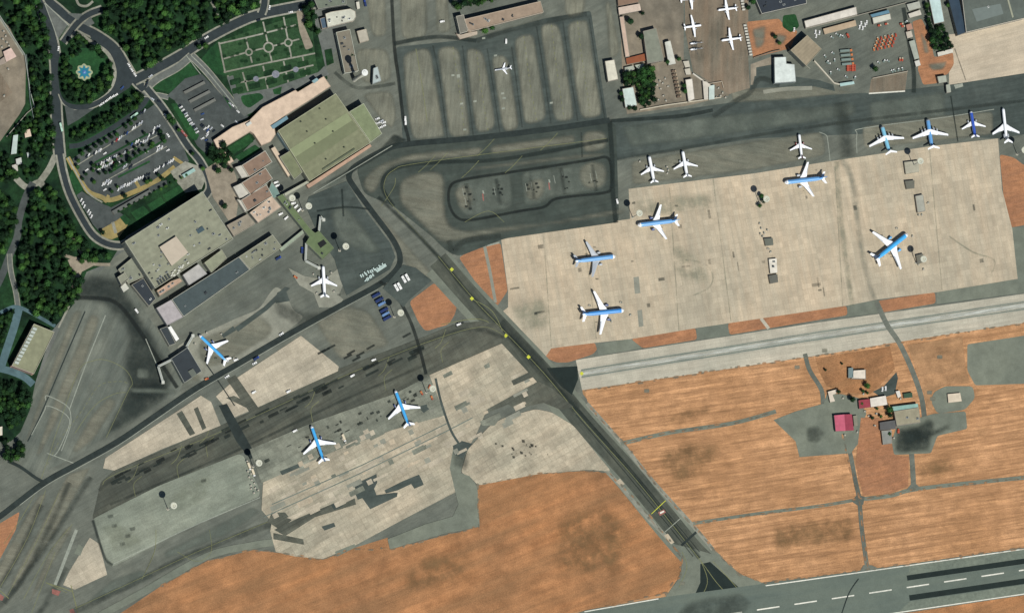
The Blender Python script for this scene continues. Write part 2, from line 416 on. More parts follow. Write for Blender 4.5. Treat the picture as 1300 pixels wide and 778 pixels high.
M['paint_r'] = ground_mat('red_paint', (150, 100, 90), (136, 92, 84), mid=.3, speck=0.15)
M['joint'] = ground_mat('joint_sealant', (112, 122, 112), (98, 108, 100), mid=.1, speck=0.15)
# fading ones
M['s_dark'] = ground_mat('tyre_stain', (48, 57, 53), (38, 47, 45), mid=.05, speck=0.15, fade=True, opacity=.72, holes=.45)
M['s_dark2'] = ground_mat('faint_stain', (62, 69, 63), (52, 59, 55), mid=.05, speck=0.15, fade=True, opacity=.5, holes=.7)
M['s_dust'] = ground_mat('dusty_asphalt', (144, 141, 122), (118, 119, 104), big=.012, mid=.035, ang=-10, streak=.5, streak_sc=(.012, .08, 1), c3=(98, 103, 92), speck=0.21, fade=True, opacity=.85, holes=.35, fine=0.16, grain=.8)
M['s_dust2'] = ground_mat('dusty_panel', (142, 141, 122), (120, 122, 108), big=.012, mid=.035, ang=82, streak=.55, streak_sc=(.01, .09, 1), c3=(98, 101, 90), slab=7, slab_var=.03, joint=.05, speck=0.21, fade=True, opacity=.95, holes=.3, fine=0.18, grain=.8)
M['s_dull'] = ground_mat('dull_dust', (108, 115, 104), (92, 101, 92), big=.012, mid=.035, ang=-10, speck=0.18, fade=True, opacity=.8, holes=.4)
M['s_oil'] = ground_mat('oil_stain', (40, 46, 44), (34, 40, 38), mid=.05, speck=0.15, fade=True, opacity=.7, holes=.3)
M['s_grn'] = ground_mat('green_stain', (136, 141, 120), (126, 133, 114), mid=.05, speck=0.15, fade=True, opacity=.42, holes=1.0)
M['s_faint'] = ground_mat('faint_grey_wear', (122, 128, 114), (112, 118, 106), mid=.05, speck=.1, fade=True, opacity=.6, holes=.5)
M['s_fainter'] = ground_mat('fainter_grey_wear', (138, 140, 124), (128, 131, 117), mid=.05, speck=.15, fade=True, opacity=.5, holes=.7)
M['s_fld'] = ground_mat('bare_patch', (128, 104, 72), (112, 94, 66), mid=.05, speck=0.24, fade=True, opacity=.5, holes=1.0)

g = MB(); g.add([(-12000, -12000, 0), (12000, -12000, 0), (12000, 12000, 0), (-12000, 12000, 0)], [(0, 1, 2, 3)])
tag(g.build('ground', M['earth']), kind='structure')

sheet('pavement', [(-150, -150), (470, -150), (470, 110), (400, 220), (200, 400), (90, 420), (40, 620), (-150, 640)], M['road_l'])
# airfield pavement under everything on the air side
sheet('apron', [(440, -140), (1400, -140), (1400, 372), (735, 466), (740, 500), (792, 566), (830, 612), (880, 664), (915, 705), (940, 728), (967, 739), (1040, 731), (1400, 680), (1400, 900), (700, 900), (742, 774),
   (845, 757), (862, 732), (866, 706), (855, 692), (813, 652), (777, 606), (760, 598), (680, 603), (608, 617), (609, 668), (495, 697), (447, 697), (411, 710), (360, 703), (320, 698), (262, 713), (205, 744), (120, 800), (-140, 900), (-140, 560), (15, 560), (30, 530), (85, 395), (140, 330), (200, 290), (400, 110), (440, 40)], M['asph'])
# --- fields
sheet('dry_field', [(742, 496), (905, 471), (1040, 451), (1140, 434), (1300, 410), (1400, 395), (1400, 681), (1300, 695), (1040, 731), (967, 739), (939, 728), (914, 705), (878, 664), (830, 613), (794, 564), (768, 540), (748, 517)], M['field'])
sheet('dry_field', [(120, 800), (205, 743), (262, 712), (320, 698), (360, 702), (410, 710), (447, 696), (492, 682), (495, 697), (609, 668), (606, 616), (680, 602), (745, 597), (775, 601), (790, 615), (820, 650), (853, 690), (866, 706), (864, 730), (845, 753), (760, 771), (700, 782), (620, 800)], M['field_b'])
sheet('dry_field', [(1127, 781), (1300, 755), (1400, 741), (1400, 860), (1090, 860)], M['field_b'])
for p in ([(687, 451), (696, 443), (754, 434), (759, 442), (753, 449.5), (721, 460), (706, 460)],
          [(801, 430), (883, 416), (885, 431), (816, 442)], [(924, 410), (1040, 392), (1075, 388), (1076, 400), (926, 425)],
          [(1114, 382), (1187, 370.5), (1188, 385), (1118, 397)], [(1269, 196), (1287, 200), (1300, 210), (1400, 210), (1400, 285), (1300, 286), (1283, 289), (1277, 280)]):
    sheet('grass_strip', [p], M['soil'], rnd=4)
sheet('grass_island', [(582.5, 327), (598, 318), (635.5, 308.6), (644.6, 369), (631, 389), (622, 384), (601, 354)], M['soil'], rnd=4)
sheet('grass_island', [(519.5, 383), (552, 358.5), (581, 383), (578, 398), (570, 411.5), (540, 420.6), (531, 408.5)], M['soil'], rnd=5)
sheet('grass_island', [[(-60, 690), (0, 664), (25, 649), (20, 672), (0, 709), (-40, 760)], [(20, 766), (31, 754), (46, 757), (24, 790), (5, 800)]], M['soil'], rnd=3)
road('path', [(615, 312), (622, 345), (629, 384)], 4, M['grey'])
road('path', [(584, 324), (603, 316)], 2, M['line_w']); road('path', [(618, 312), (634, 308)], 2, M['line_w'])
sheet('paved_strip', [[(1076, 387), (1114, 381), (1118, 397), (1076, 402)], [(1189, 370), (1400, 338), (1400, 358), (1189, 386)], [(884, 417), (924, 410), (926, 425), (885, 431)], [(756, 437), (801, 430), (815, 442), (760, 451)], [(1283, 289), (1400, 284), (1400, 342), (1292, 355)]], M['grey_g'])
road('path', [(966, 404), (976, 417)], 4, M['con_t'])

# --- right apron
sheet('concrete_apron', [(798, 240), (960, 220), (1040, 207), (1180, 186), (1267, 176), (1272, 240), (1285, 290), (1292, 354), (1189, 371), (1115, 380), (1075, 388), (920, 411), (880, 417), (803, 430), (756, 435), (700, 442), (693, 452), (686, 458), (660, 428), (628, 403), (645, 390), (645, 370), (636, 302), (800, 278)], M['con_r'])
sheet('concrete_apron', [(1205, 44), (1228, 42), (1300, 25), (1400, 0), (1400, 75), (1300, 95), (1204, 108)], M['con_ne'])
sheet('concrete_taxiway', [(731, 457), (780, 449), (1040, 409), (1300, 373), (1400, 358), (1400, 395), (1300, 410), (1140, 434), (1040, 451), (905, 471), (739, 495)], M['con_t'])
M['s_con'] = ground_mat('bluish_wear', (146, 158, 148), (136, 148, 140), mid=.05, ang=8.5, streak=.3, streak_sc=(.01, .2, 1), speck=0.21, fade=True, opacity=.55, holes=.9)
M['s_pale'] = ground_mat('pale_patching', (206, 208, 196), (196, 198, 186), mid=.05, ang=8.5, streak=.2, streak_sc=(.02, .5, 1), speck=0.15, fade=True, opacity=.9, holes=1.0)
road('taxiway_wear', [(738, 474), (1040, 426), (1400, 373)], 15, M['s_con'], fade=.5, smo=False)
for dy in (-4.5, 4.5): road('taxiway_wear', [(738, 474 + dy), (1040, 426 + dy), (1400, 373 + dy)], 1.1, M['joint'], smo=False)
road('taxiway_wear', [(738, 474), (1040, 426), (1400, 373)], 6, M['s_pale'], fade=.5, smo=False)
# apron stains
road('apron_wear', [(1068, 200), (1082, 230), (1090, 290), (1100, 350), (1113, 384), (1122, 400)], (13, 8), M['s_fainter'], fade=1.0)
road('apron_wear', [(1062, 205), (1070, 300), (1082, 388)], 10, M['s_grn'], fade=.8)
soft('apron_wear', [[(800, 250), (905, 240), (912, 270), (805, 280)], [(850, 300), (900, 330), (905, 370), (850, 350)], [(640, 380), (700, 372), (705, 420), (660, 425)]], M['s_grn'], f=12, rnd=18)
rnd = random.Random(5)
for q in range(34):
    x = rnd.uniform(650, 1270); y = rnd.uniform(250, 400)
    if y > 436 - (x - 700) * .14 - 10 or (x < 800 and y < 300): continue
    a = rnd.choice([8.5, 98.5]); w_, h_ = rnd.uniform(2, 7), rnd.uniform(1, 3); ca, sa = math.cos(R(a)), math.sin(R(a))
    soft('apron_wear', [[(x + u * w_ * ca + v * h_ * sa, y - u * w_ * sa + v * h_ * ca) for u, v in ((-1, -1), (1, -1), (1, 1), (-1, 1))]], M['s_dark2'], f=1, rnd=1)
road('tyre_marks', [[(870, 330), (895, 335), (905, 350), (900, 365), (880, 375)], [(1205, 300), (1235, 320), (1262, 330), (1258, 350)]], 3, M['s_grn'], fade=.8)
sheet('repair_patch', [[(804, 352), (811, 351), (813, 372), (806, 373)], [(809, 394), (815, 393), (817, 414), (811, 415)]], M['grey'])
for x0, y0, x1, y1 in ((905, 225, 928, 408), (742, 300, 757, 430), (690, 297, 700, 440), (1060, 212, 1070, 390), (1180, 190, 1196, 368), (850, 238, 862, 420)):
    road('apron_joint', [(x0, y0), (x1, y1)], 2.2, M['s_grn'], fade=.9)

# --- north taxiway zone
sheet('taxiway', [(776, 152), (960, 126), (1100, 118), (1205, 108), (1400, 78), (1400, 155), (1268, 176), (1100, 170), (960, 176), (800, 200), (776, 205)], M['asph_d'])
soft('taxiway_wear', [[(784, 158), (960, 140), (1085, 128), (1090, 148), (960, 168), (800, 190)], [(1100, 128), (1200, 114), (1204, 150), (1104, 160)]], M['s_dull'], f=7, rnd=9)
soft('taxiway_wear', [[(800, 204), (960, 178), (1045, 166), (1050, 198), (960, 216), (802, 236)], [(1093, 160), (1200, 146), (1262, 140), (1262, 172), (1096, 190)], [(925, 112), (1040, 108), (1090, 118), (1000, 128), (930, 132)]], M['s_dust'], f=4, rnd=8)
road('taxiway_stain', [[(500, 187), (560, 180), (640, 171), (770, 154)], [(770, 154), (860, 148), (905, 140)]], 6, M['s_dark'], fade=.5)
road('taxiway_stain', [(780, 203), (860, 190), (960, 172), (1060, 157), (1100, 152), (1300, 128)], 6, M['s_dark2'], fade=.7)
road('taxiway_stain', [(1068, 130), (1072, 165), (1076, 200)], 26, M['s_dark2'], fade=.9)
road('apron_edge_line', [(1040, 168), (1049, 172), (1051, 180), (1054, 205)], .9, M['line_w'])
road('apron_edge_line', [(1262, 139), (1200, 149), (1096, 163), (1088, 170), (1088, 195)], .9, M['line_w'])
road('apron_joint', [(1207, 122), (1216, 180)], 2, M['s_dark'], fade=.4)

# --- parking panels top centre
panels = [[(509, 66), (547, 57), (553, 90), (566, 170), (566, 176), (524, 181), (518, 160), (512, 110)],
          [(552, 58), (584, 57), (590, 100), (599, 168), (598, 174), (569, 178), (560, 110)],
          [(589, 58), (615, 62), (622, 100), (632, 165), (603, 173), (594, 110)],
          [(622, 72), (631, 68), (641, 69), (648, 78), (652, 105), (661, 160), (655, 168), (637, 169), (629, 120)],
          [(650, 46), (678, 40), (682, 60), (697, 154), (664, 162), (657, 100)],
          [(683, 31), (700, 27), (711, 32), (716, 50), (731, 150), (723, 156), (702, 156), (692, 90)],
          [(717, 27), (745, 23), (749, 30), (756, 80), (766, 142), (762, 150), (736, 154), (727, 100)],
          [(503, -60), (541, -60), (545, 42), (538, 50), (508, 54)], [(549, -60), (566, -60), (572, 20), (576, 42), (552, 46)],
          [(459, -60), (488, -60), (493, 44), (484, 50), (470, 47), (466, 20)], [(712, -60), (745, -60), (745, 20), (716, 26)],
          [(448, 60), (495, 60), (500, 104), (480, 108), (458, 108)], [(455, 118), (500, 112), (506, 150), (498, 168), (480, 150)],
          [(766, 0), (776, 0), (790, 66), (784, 74), (772, 78)]]
sheet('apron', [(503, 60), (600, 50), (690, 24), (750, 14), (771, 152), (640, 172), (512, 187)], M['asph_d'], rnd=4)
soft('parking_stand', panels, M['s_dust2'], f=6, rnd=14)
road('apron_road', [(494, -80), (500, 50), (506, 100), (512, 150), (519, 180), (510, 186)], 5.5, M['s_oil'], fade=.5)
road('apron_road', [(500, 56), (530, 50), (560, 47), (590, 50), (605, 52)], 7, M['s_dark'], fade=.6)
road('apron_road', [(425, 92), (440, 105), (455, 112), (480, 110), (502, 106)], 6, M['s_dark2'], fade=.6)
road('apron_road', [(605, 52), (640, 40), (690, 28), (745, 18)], 9, M['s_dark2'], fade=.6)
road('apron_stain', [[(549.5, 58), (558, 100), (568, 176)], [(587, 58), (592, 100), (601, 174)], [(618.5, 62), (626, 110), (634.5, 168)], [(649.5, 60), (655, 100), (663, 162)], [(681, 34), (690, 90), (699.5, 157)], [(714.5, 28), (722, 80), (733.5, 154)], [(748, 24), (758, 90), (768, 152)]], 3, M['s_dark2'], fade=1.0)
road('apron_edge_line', dashes([(528, 62), (536, 110), (545, 172)], 30, 2, 1), .7, M['s_grn'] and M['line_y'], smo=False)
for ln in ([(575, 60), (584, 120), (590, 170)], [(605, 66), (612, 120), (620, 168)], [(665, 46), (672, 100), (682, 158)], [(700, 32), (707, 90), (716, 150)], [(733, 28), (741, 90), (750, 148)]):
    road('stand_centreline', dashes(ln, 3, 4), .7, M['line_y'], smo=False)
for x, y in ((582, 98), (586, 132), (590, 165), (638, 119), (640, 125), (639, 138), (629, 71), (603, 129), (700, 131), (614, 49), (575, 96), (582, 96)):
    sheet('slab_mark', [[(x - 2, y - 1), (x + 2, y - 1.6), (x + 2, y + .8), (x - 2, y + 1.2)]], M['line_w'])

sheet('apron', [(452, 214), (495, 188), (600, 178), (772, 154), (782, 158), (786, 282), (640, 303), (582, 326), (566, 318), (548, 300), (500, 262), (462, 246)], M['asph_dd'], rnd=8)
# --- dusty panels between taxi bands (centre)
soft('dusty_pavement', [[(462, 222), (482, 206), (520, 194), (615, 184), (612, 200), (520, 207), (492, 216), (478, 246), (468, 248), (458, 236)],
     [(620, 183), (680, 176), (731, 168), (733, 184), (640, 197), (622, 198)], [(737, 166), (762, 163), (772, 170), (773, 188), (760, 194), (738, 196)],
     [(505, 228), (528, 218), (552, 215), (566, 222), (566, 262), (570, 285), (588, 292), (640, 286), (700, 280), (795, 262), (796, 272), (636, 297), (560, 312), (530, 282), (505, 258)],
     [(585, 213), (640, 206), (720, 196), (768, 192), (768, 200), (700, 207), (600, 218)],
     [(470, 272), (485, 272), (556, 352), (545, 358), (520, 350), (500, 312)]], M['s_dust'], f=7, rnd=12)
soft('dusty_pavement', [[(578, 228), (640, 218), (650, 218), (654, 266), (600, 278), (585, 274), (577, 255)], [(658, 217), (768, 203), (773, 215), (772, 240), (750, 246), (700, 252), (688, 262), (664, 265)]], M['s_dull'], f=6, rnd=12)
soft('dusty_pavement', [[(733, 210), (752, 202), (768, 206), (774, 222), (768, 240), (745, 244), (733, 232)], [(573, 240), (592, 230), (604, 245), (600, 268), (582, 268)], [(664, 230), (690, 222), (696, 240), (686, 258), (666, 256)]], M['s_dust'], f=8, rnd=10)
ring = [(572, 236), (590, 228), (640, 220), (700, 211), (750, 203), (770, 200), (776, 212), (776, 238), (766, 245), (720, 250), (702, 254), (690, 263), (660, 268), (600, 279), (580, 276), (570, 258)]
rs_ = smooth(ring, True); rs_.append(rs_[0])
road('taxiway_stain', [rs_], 5, M['s_oil'], fade=.7, smo=False)
road('taxiway_stain', [(774, 154), (777, 200), (778, 245), (782, 283)], 8, M['s_dark'], fade=.6)
road('taxiway_stain', [(738, 168), (739, 200)], 3, M['s_dark2'], fade=.6)
road('taxiway_stain', [(500, 262), (486, 240), (490, 222), (512, 211), (560, 206), (640, 202), (772, 178)], 7, M['s_dark'], fade=.7)
road('taxiway_stain', [(570, 305), (575, 320), (590, 306), (636, 299)], 10, M['s_dark2'], fade=.7)
road('taxiway_centreline', [[(572, 343), (520, 285), (492, 252), (488, 232), (500, 216), (540, 206), (770, 176)], [(484, 262), (500, 238), (502, 226)], [(590, 282), (620, 268), (640, 282)]], .5, M['line_y'])
for cx, cy in ((620, 184), (700, 177), (600, 212), (655, 206), (560, 202), (545, 205)):
    road('taxiway_centreline', [(cx - 14, cy + 14), (cx - 3, cy + 4), (cx + 8, cy - 8)], .5, M['line_y'])
for x, y in ((590, 246), (596, 247), (592, 262), (597, 265), (627, 241), (637, 240), (627, 246), (669, 235), (681, 233), (671, 240), (683, 238), (719, 225), (592, 238), (635, 245)):
    soft('oil_spot', [[(x - 2.5, y - 2), (x + 2.5, y - 2), (x + 2.5, y + 2), (x - 2.5, y + 2)]], M['s_oil'], f=1.2, rnd=2)
for x, y in ((588, 244), (593, 250), (591, 256), (628, 243), (668, 238), (675, 236), (757, 222), (750, 225), (755, 232), (714, 222), (704, 228)):
    road('stand_mark', [(x - 1, y - 5), (x + 1, y + 5)], .6, M['line_w'])
for x, y in ((594, 250), (632, 244), (675, 236), (714, 230), (754, 226)):
    road('tyre_stain', [(x - 2, y - 17), (x + 3, y + 17)], 8, M['s_dark2'], fade=1.0)
    for q in range(4): soft('oil_spot', [[(x + u - 1.6, y + v - 1.3), (x + u + 1.6, y + v - 1.3), (x + u + 1.6, y + v + 1.3), (x + u - 1.6, y + v + 1.3)] for u, v in ((rnd.uniform(-9, 9), rnd.uniform(-9, 10)),)], M['s_oil'], f=1, rnd=1)
for x, y in ((612, 246), (696, 232)):
    sheet('stand_mark', [[(x, y), (x + 1.6, y - .3), (x + 2.6, y + 9), (x + 1, y + 9)]], M['paint_r']); sheet('stand_mark', [[(x, y - 4), (x + 2, y - 4), (x + 3, y), (x + 1, y)]], M['line_w'])

# --- diagonal taxiway
road('shoulder', [(556, 335), (600, 383), (640, 425), (690, 478), (740, 538), (800, 605), (845, 660), (880, 700), (905, 722)], 40, M['grey_g'], fade=.12)
road('taxiway', [(556, 330), (600, 380), (640, 422), (690, 475), (740, 535), (800, 601), (845, 656), (880, 698), (905, 722)], 26, M['twy'])
road('shoulder', [[(745, 512), (790, 563), (830, 612), (878, 665), (905, 697)], [(764, 592), (783, 611), (818, 652), (848, 683)]], 5, M['grey'])
sheet('shoulder', [(855, 690), (880, 696), (914, 706), (939, 728), (967, 739), (940, 775), (800, 790), (742, 776), (845, 757), (864, 731), (867, 706)], M['grey_g'])
sheet('repair_patch', [(694, 467), (733, 464.7), (734, 481), (726, 501), (712, 490), (700, 476)], M['blk'])
sheet('repair_patch', [(889, 715.5), (901.5, 712.7), (939, 746), (880.5, 758), (889, 739)], M['blk'])
soft('taxiway_stain', [[(640, 402), (690, 455), (740, 517), (728, 527), (660, 452), (628, 412)]], M['s_dark2'], f=4)
road('tyre_marks', [[(480, 250), (520, 288), (560, 330), (600, 378), (690, 472), (800, 598), (888, 708)]], 8, M['s_dark'], fade=1.0)
road('tyre_marks', [[(735, 520), (800, 594), (888, 700)], [(731, 526), (796, 602), (880, 706)]], 2.2, M['s_dark'], fade=1.0)
road('taxiway_centreline', [[(556, 325), (600, 378), (640, 420), (690, 473), (740, 533), (800, 600), (845, 655), (890, 712), (915, 745), (960, 790)], [(890, 712), (898, 740), (880, 770), (860, 785)], [(905, 712), (935, 745), (960, 778)],
     [(600, 380), (625, 395), (640, 425)], [(560, 412), (610, 405), (640, 425)], [(866, 700), (872, 720), (862, 745)]], .7, M['line_y'])
for x, y in ((573.5, 342), (599, 379), (642, 426), (671, 453), (738.5, 474)):
    sheet('taxiway_marking', [[(x - 2.6, y), (x, y - 2.8), (x + 2.8, y), (x, y + 2.8)]], M['paint_y'], lift=2)
road('taxiway_marking', [(827, 652), (845, 635)], .8, M['paint_y'], lift=1)
sheet('taxiway_marking', [(835, 650), (843, 646), (845.5, 650), (838, 654.5)], M['paint_r'], lift=1); sheet('taxiway_marking', [(837.5, 650), (842.5, 647.7), (843.5, 649.2), (838.5, 652)], M['white'])
road('taxiway_marking', [(844, 675), (864, 657.5)], 1, M['line_w'], lift=1)
road('taxiway_joint', [(865, 692), (884, 675)], 3, M['pit'], lift=1)
sheet('repair_patch', [(843, 679), (848, 677), (856, 688), (852, 690.5)], M['con_r']); sheet('repair_patch', [(782, 611), (787, 607), (793, 614), (788, 617)], M['con_r'])

# --- terminal side aprons, left and centre
sheet('apron', [(88, 388), (105, 345), (150, 340), (200, 420), (236, 480), (225, 500), (150, 545), (90, 582), (40, 607), (15, 570), (40, 500)], M['asph_w'])
soft('dusty_pavement', [[(92, 392), (108, 392), (62, 505), (38, 560), (30, 560), (50, 500)], [(114, 395), (130, 402), (110, 460), (72, 540), (52, 580), (42, 580), (70, 500)], [(138, 500), (152, 510), (120, 560), (96, 578), (88, 572), (115, 525)]], M['s_dust'], f=7, rnd=10)
soft('apron_stain', [[(88, 380), (100, 345), (150, 345), (190, 410), (225, 470), (218, 500), (170, 520), (150, 470), (160, 420), (130, 390)]], M['s_dark'], f=14, rnd=15)
soft('apron_stain', [[(160, 486), (210, 480), (222, 505), (160, 545), (120, 566), (145, 520)]], M['s_dark'], f=12, rnd=12)
soft('dusty_pavement', [[(172, 465), (190, 466), (192, 482), (172, 482)], [(160, 490), (225, 492), (225, 502), (165, 500)]], M['s_dull'], f=5, rnd=6)
road('apron_stain', [(88, 380), (110, 378), (145, 383), (170, 410), (205, 462), (225, 492)], 7, M['s_oil'], fade=.7)
road('apron_joint', [(108, 395), (80, 460), (50, 530), (35, 560)], 1.6, M['pit'])
road('apron_joint', [(134, 400), (110, 460), (88, 520)], 1.2, M['line_w'])
road('apron_edge_line', [[(40, 552), (56, 522), (60, 515), (78, 522), (88, 532), (86, 545), (75, 570), (69, 578)], [(58, 508), (60, 502), (85, 515), (90, 530), (88, 545), (78, 572)], [(60, 575), (100, 590)], [(185, 430), (202, 470)]], 1.1, M['line_w'])
road('taxiway_centreline', [[(5, 690), (45, 625), (78, 530), (100, 470), (118, 458), (135, 457), (158, 468), (168, 485), (162, 498), (135, 555)], [(95, 550), (120, 515), (145, 500), (160, 498)]], .5, M['line_y'])
road('taxiway_centreline', dashes([(60, 590), (78, 555), (105, 520), (125, 490), (150, 484), (168, 488)], 4, 3), .5, M['line_y'], smo=False)
# bottom-left fan
sheet('taxiway', [(100, 588), (135, 580), (125, 640), (95, 690), (45, 800), (-60, 900), (-60, 730), (0, 712), (30, 655), (45, 625)], M['asph'])
soft('dusty_pavement', [[(34, 650), (50, 625), (62, 625), (30, 700), (2, 745), (-20, 760), (-10, 730)], [(85, 600), (118, 590), (70, 680), (20, 750), (10, 745)], [(60, 700), (85, 665), (95, 668), (55, 740), (30, 778)]], M['s_dust'], f=5, rnd=8)
road('tyre_marks', [[(88, 612), (62, 670), (28, 735), (-20, 790)], [(115, 605), (90, 645), (50, 705), (5, 765)], [(52, 640), (30, 690), (0, 745)], [(85, 720), (55, 770), (30, 800)]], 12, M['s_dark2'], fade=1.0)
road('taxiway_centreline', [[(58, 622), (36, 680), (0, 745), (-20, 775)], [(75, 625), (50, 680), (10, 755)], [(70, 700), (40, 778)], [(92, 665), (60, 705), (30, 760)], [(60, 740), (85, 752)]], .5, M['line_y'])
sheet('concrete_apron', [(114, 682), (126, 690), (136, 729), (95, 748), (80, 742), (88, 725)], M['con_l'])
road('kerb_line', [(97, 672), (70, 742)], 4, M['line_w']); sheet('repair_patch', [(94, 702), (100, 690), (106, 695), (102, 705)], M['grey_g'])
sheet('repair_patch', [[(66, 747), (77, 750), (74, 756), (66, 753)], [(88, 774), (93, 772), (96, 778), (90, 780)], [(-2, 752), (5, 757), (3, 762), (-4, 760)]], M['paint_r']); road('taxiway_marking', [[(58, 739), (91, 750)], [(90, 742), (99, 778)], [(0, 749), (11, 759)]], 1, M['line_y'])
# band between
sheet('taxiway', [(118, 655), (128, 612), (145, 597), (205, 572), (280, 540), (340, 512), (430, 468), (545, 425), (575, 412), (605, 408), (630, 410), (641, 424), (637, 436), (545, 476), (500, 500), (318, 571), (303, 576), (118, 658)], M['band'])
road('tyre_marks', [(125, 622), (145, 608), (200, 588), (280, 552), (350, 518), (430, 482), (545, 432), (600, 418), (640, 428)], 9, M['s_dark2'], fade=1.0)
road('tyre_marks', [(140, 640), (300, 572), (420, 515), (540, 463)], 5, M['s_dark2'], fade=.8)
road('taxiway_centreline', [(130, 615), (150, 600), (280, 548), (430, 480), (540, 435), (610, 415), (640, 426)], .5, M['line_y'])
for x, y in ((262, 560), (395, 515), (488, 475), (170, 610), (560, 440), (225, 587)):
    road('taxiway_centreline', [(x - 8, y + 2), (x, y - 6), (x + 6, y - 22)], .5, M['line_y'])
    road('taxiway_centreline', [(x + 2, y + 20), (x, y + 4), (x + 10, y - 6)], .5, M['line_y'])
# dark mottled patches on band
for q in range(60):
    t = rnd.random(); x = 140 + 400 * t; y = 612 - 172 * t + rnd.uniform(-7, 10)
    w_, h_ = rnd.uniform(3, 11), rnd.uniform(1.2, 3); ca, sa = math.cos(R(26)), math.sin(R(26))
    soft('repair_patch', [[(x + u * w_ * ca + v * h_ * sa, y - u * w_ * sa + v * h_ * ca) for u, v in ((-1, -1), (1, -1), (1, 1), (-1, 1))]], M['s_oil'] if rnd.random() < .45 else M['s_dark'], f=1, rnd=1)
# light stands
sheet('concrete_stand', [[(131, 594), (134, 581), (200, 538), (240, 512), (255, 502), (268, 510), (280, 540), (205, 570), (145, 597)], [(274, 503), (300, 480), (382, 426), (430, 465), (429, 471), (322, 519), (297, 530)]], M['con_l'])
sheet('concrete_stand', [(222, 440), (300, 404), (330, 392), (342, 372), (352, 362), (366, 378), (372, 395), (388, 402), (360, 424), (290, 470), (262, 486), (245, 478)], M['grey'], rnd=10)
soft('dusty_pavement', [[(250, 430), (330, 396), (350, 415), (345, 428), (290, 462), (262, 470), (250, 455)], [(395, 405), (440, 385), (470, 392), (500, 440), (430, 460)], [(230, 455), (245, 465), (262, 480), (245, 490)]], M['s_dust'], f=8, rnd=12)
sheet('concrete_stand', [(366, 340), (385, 350), (412, 355), (430, 340), (436, 360), (430, 375), (436, 380), (428, 390), (405, 390), (398, 372), (380, 362)], M['grey'])
sheet('repair_patch', [[(298, 416), (335, 390), (362, 364), (368, 366), (340, 393), (302, 421)], [(281, 425), (296, 414), (300, 419), (284, 429)], [(350, 385), (352, 372), (362, 366), (368, 382)]], M['asph_d'])
sheet('repair_patch', [[(224, 525), (231, 521), (248, 550), (241, 553)], [(246, 519), (251, 516), (262, 543), (257, 546)], [(287, 505), (297, 502), (323, 515), (320, 521)], [(302, 500), (310, 492), (322, 512), (318, 520)], [(288, 482), (299, 476), (330, 520), (318, 525)]], M['band'])
sheet('repair_patch', [[(278, 515), (288, 512), (297, 528), (325, 578), (318, 583), (300, 560)]], M['pit'])
road('apron_joint', [(262, 462), (278, 485), (298, 515)], 1.4, M['pit'])
# grey-green box
sheet('concrete_apron', [(118, 658), (200, 617), (303, 576), (309, 578), (330, 622), (329, 630), (235, 672), (143, 719), (136, 714)], M['con_q'], rnd=4)
soft('dusty_pavement', [[(220, 618), (262, 598), (272, 610), (262, 640), (222, 655), (210, 640)], [(122, 665), (150, 655), (190, 690), (150, 705), (142, 705)]], M['s_grn'], f=10, rnd=14)
road('apron_edge_line', [(143, 716), (235, 672), (330, 631)], 1.2, M['line_w']); road('tyre_marks', [[(118, 660), (132, 705), (143, 717)]], 6, M['s_dark'], fade=1.0)
for x, y in ((140, 655), (145, 667), (168, 671), (162, 680), (155, 690), (258, 610)):
    soft('oil_spot', [[(x - 5, y - 2), (x + 4, y - 4), (x + 5, y + 2), (x - 3, y + 4)]], M['s_dark2'], f=2, rnd=2)
# below the box
soft('dusty_pavement', [[(205, 700), (262, 672), (320, 640), (335, 650), (290, 680), (210, 712)], [(140, 735), (180, 720), (200, 732), (120, 768), (105, 765)]], M['s_dull'], f=6, rnd=8)
road('tyre_marks', [(90, 778), (160, 745), (240, 705), (330, 670), (350, 668)], 12, M['s_dark2'], fade=.7)
road('shoulder', [(110, 790), (180, 752), (262, 706), (320, 692), (348, 688)], 9, M['grey_g'])
road('taxiway_centreline', [[(95, 772), (160, 742), (250, 700), (340, 662)], [(198, 672), (196, 700), (180, 735)], [(225, 700), (250, 712), (268, 700), (266, 672)]], .5, M['line_y'])
# lower centre apron
sheet('concrete_apron', [(317, 570), (400, 535), (500, 500), (545, 477), (552, 480), (565, 527), (500, 545), (430, 570), (350, 605), (332, 613)], M['con_g'])
sheet('concrete_apron', [(334, 612), (350, 605), (430, 570), (500, 545), (565, 527), (545, 476), (637, 436), (683, 486), (618, 520), (606, 548), (596, 566), (585, 562), (577, 560), (571, 594), (579, 624), (510, 660), (447, 694), (410, 709), (375, 706), (350, 700), (343, 674), (345, 662), (332, 647)], M['con_p'])
sheet('concrete_apron', [(594, 570), (622, 540), (640, 530), (680, 519), (700, 523), (728, 540), (776, 598), (745, 596), (680, 602), (607, 616), (596, 604), (585, 600)], M['con_p'], rnd=5)
sheet('paved_area', [(571, 594), (577, 560), (596, 568), (590, 578), (585, 600), (596, 604), (606, 617), (609, 668), (560, 678), (495, 697), (492, 684), (540, 665), (575, 655), (582, 640), (578, 624)], M['grey_g'])
soft('apron_stain', [[(575, 560), (596, 568), (600, 580), (596, 602), (572, 594)]], M['s_dark2'], f=9, rnd=9)
sheet('repair_patch', [(574, 556), (600, 563), (592, 572), (588, 582), (576, 576)], M['asph_d'])
for q in range(26):
    x, y = rnd.gauss(664, 12), rnd.gauss(571, 9); s = rnd.uniform(.8, 2.6)
    soft('oil_spot', [[(x - s, y - s), (x + s, y - s * .6), (x + s, y + s), (x - s * .7, y + s)]], M['s_oil'], f=.8, rnd=1)
sheet('repair_patch', [[(619, 519), (683, 484), (700, 492), (728, 516), (712, 520), (690, 511), (655, 519), (645, 513), (622, 522)], [(649, 483), (672, 472), (678, 478), (652, 489)]], M['band'])
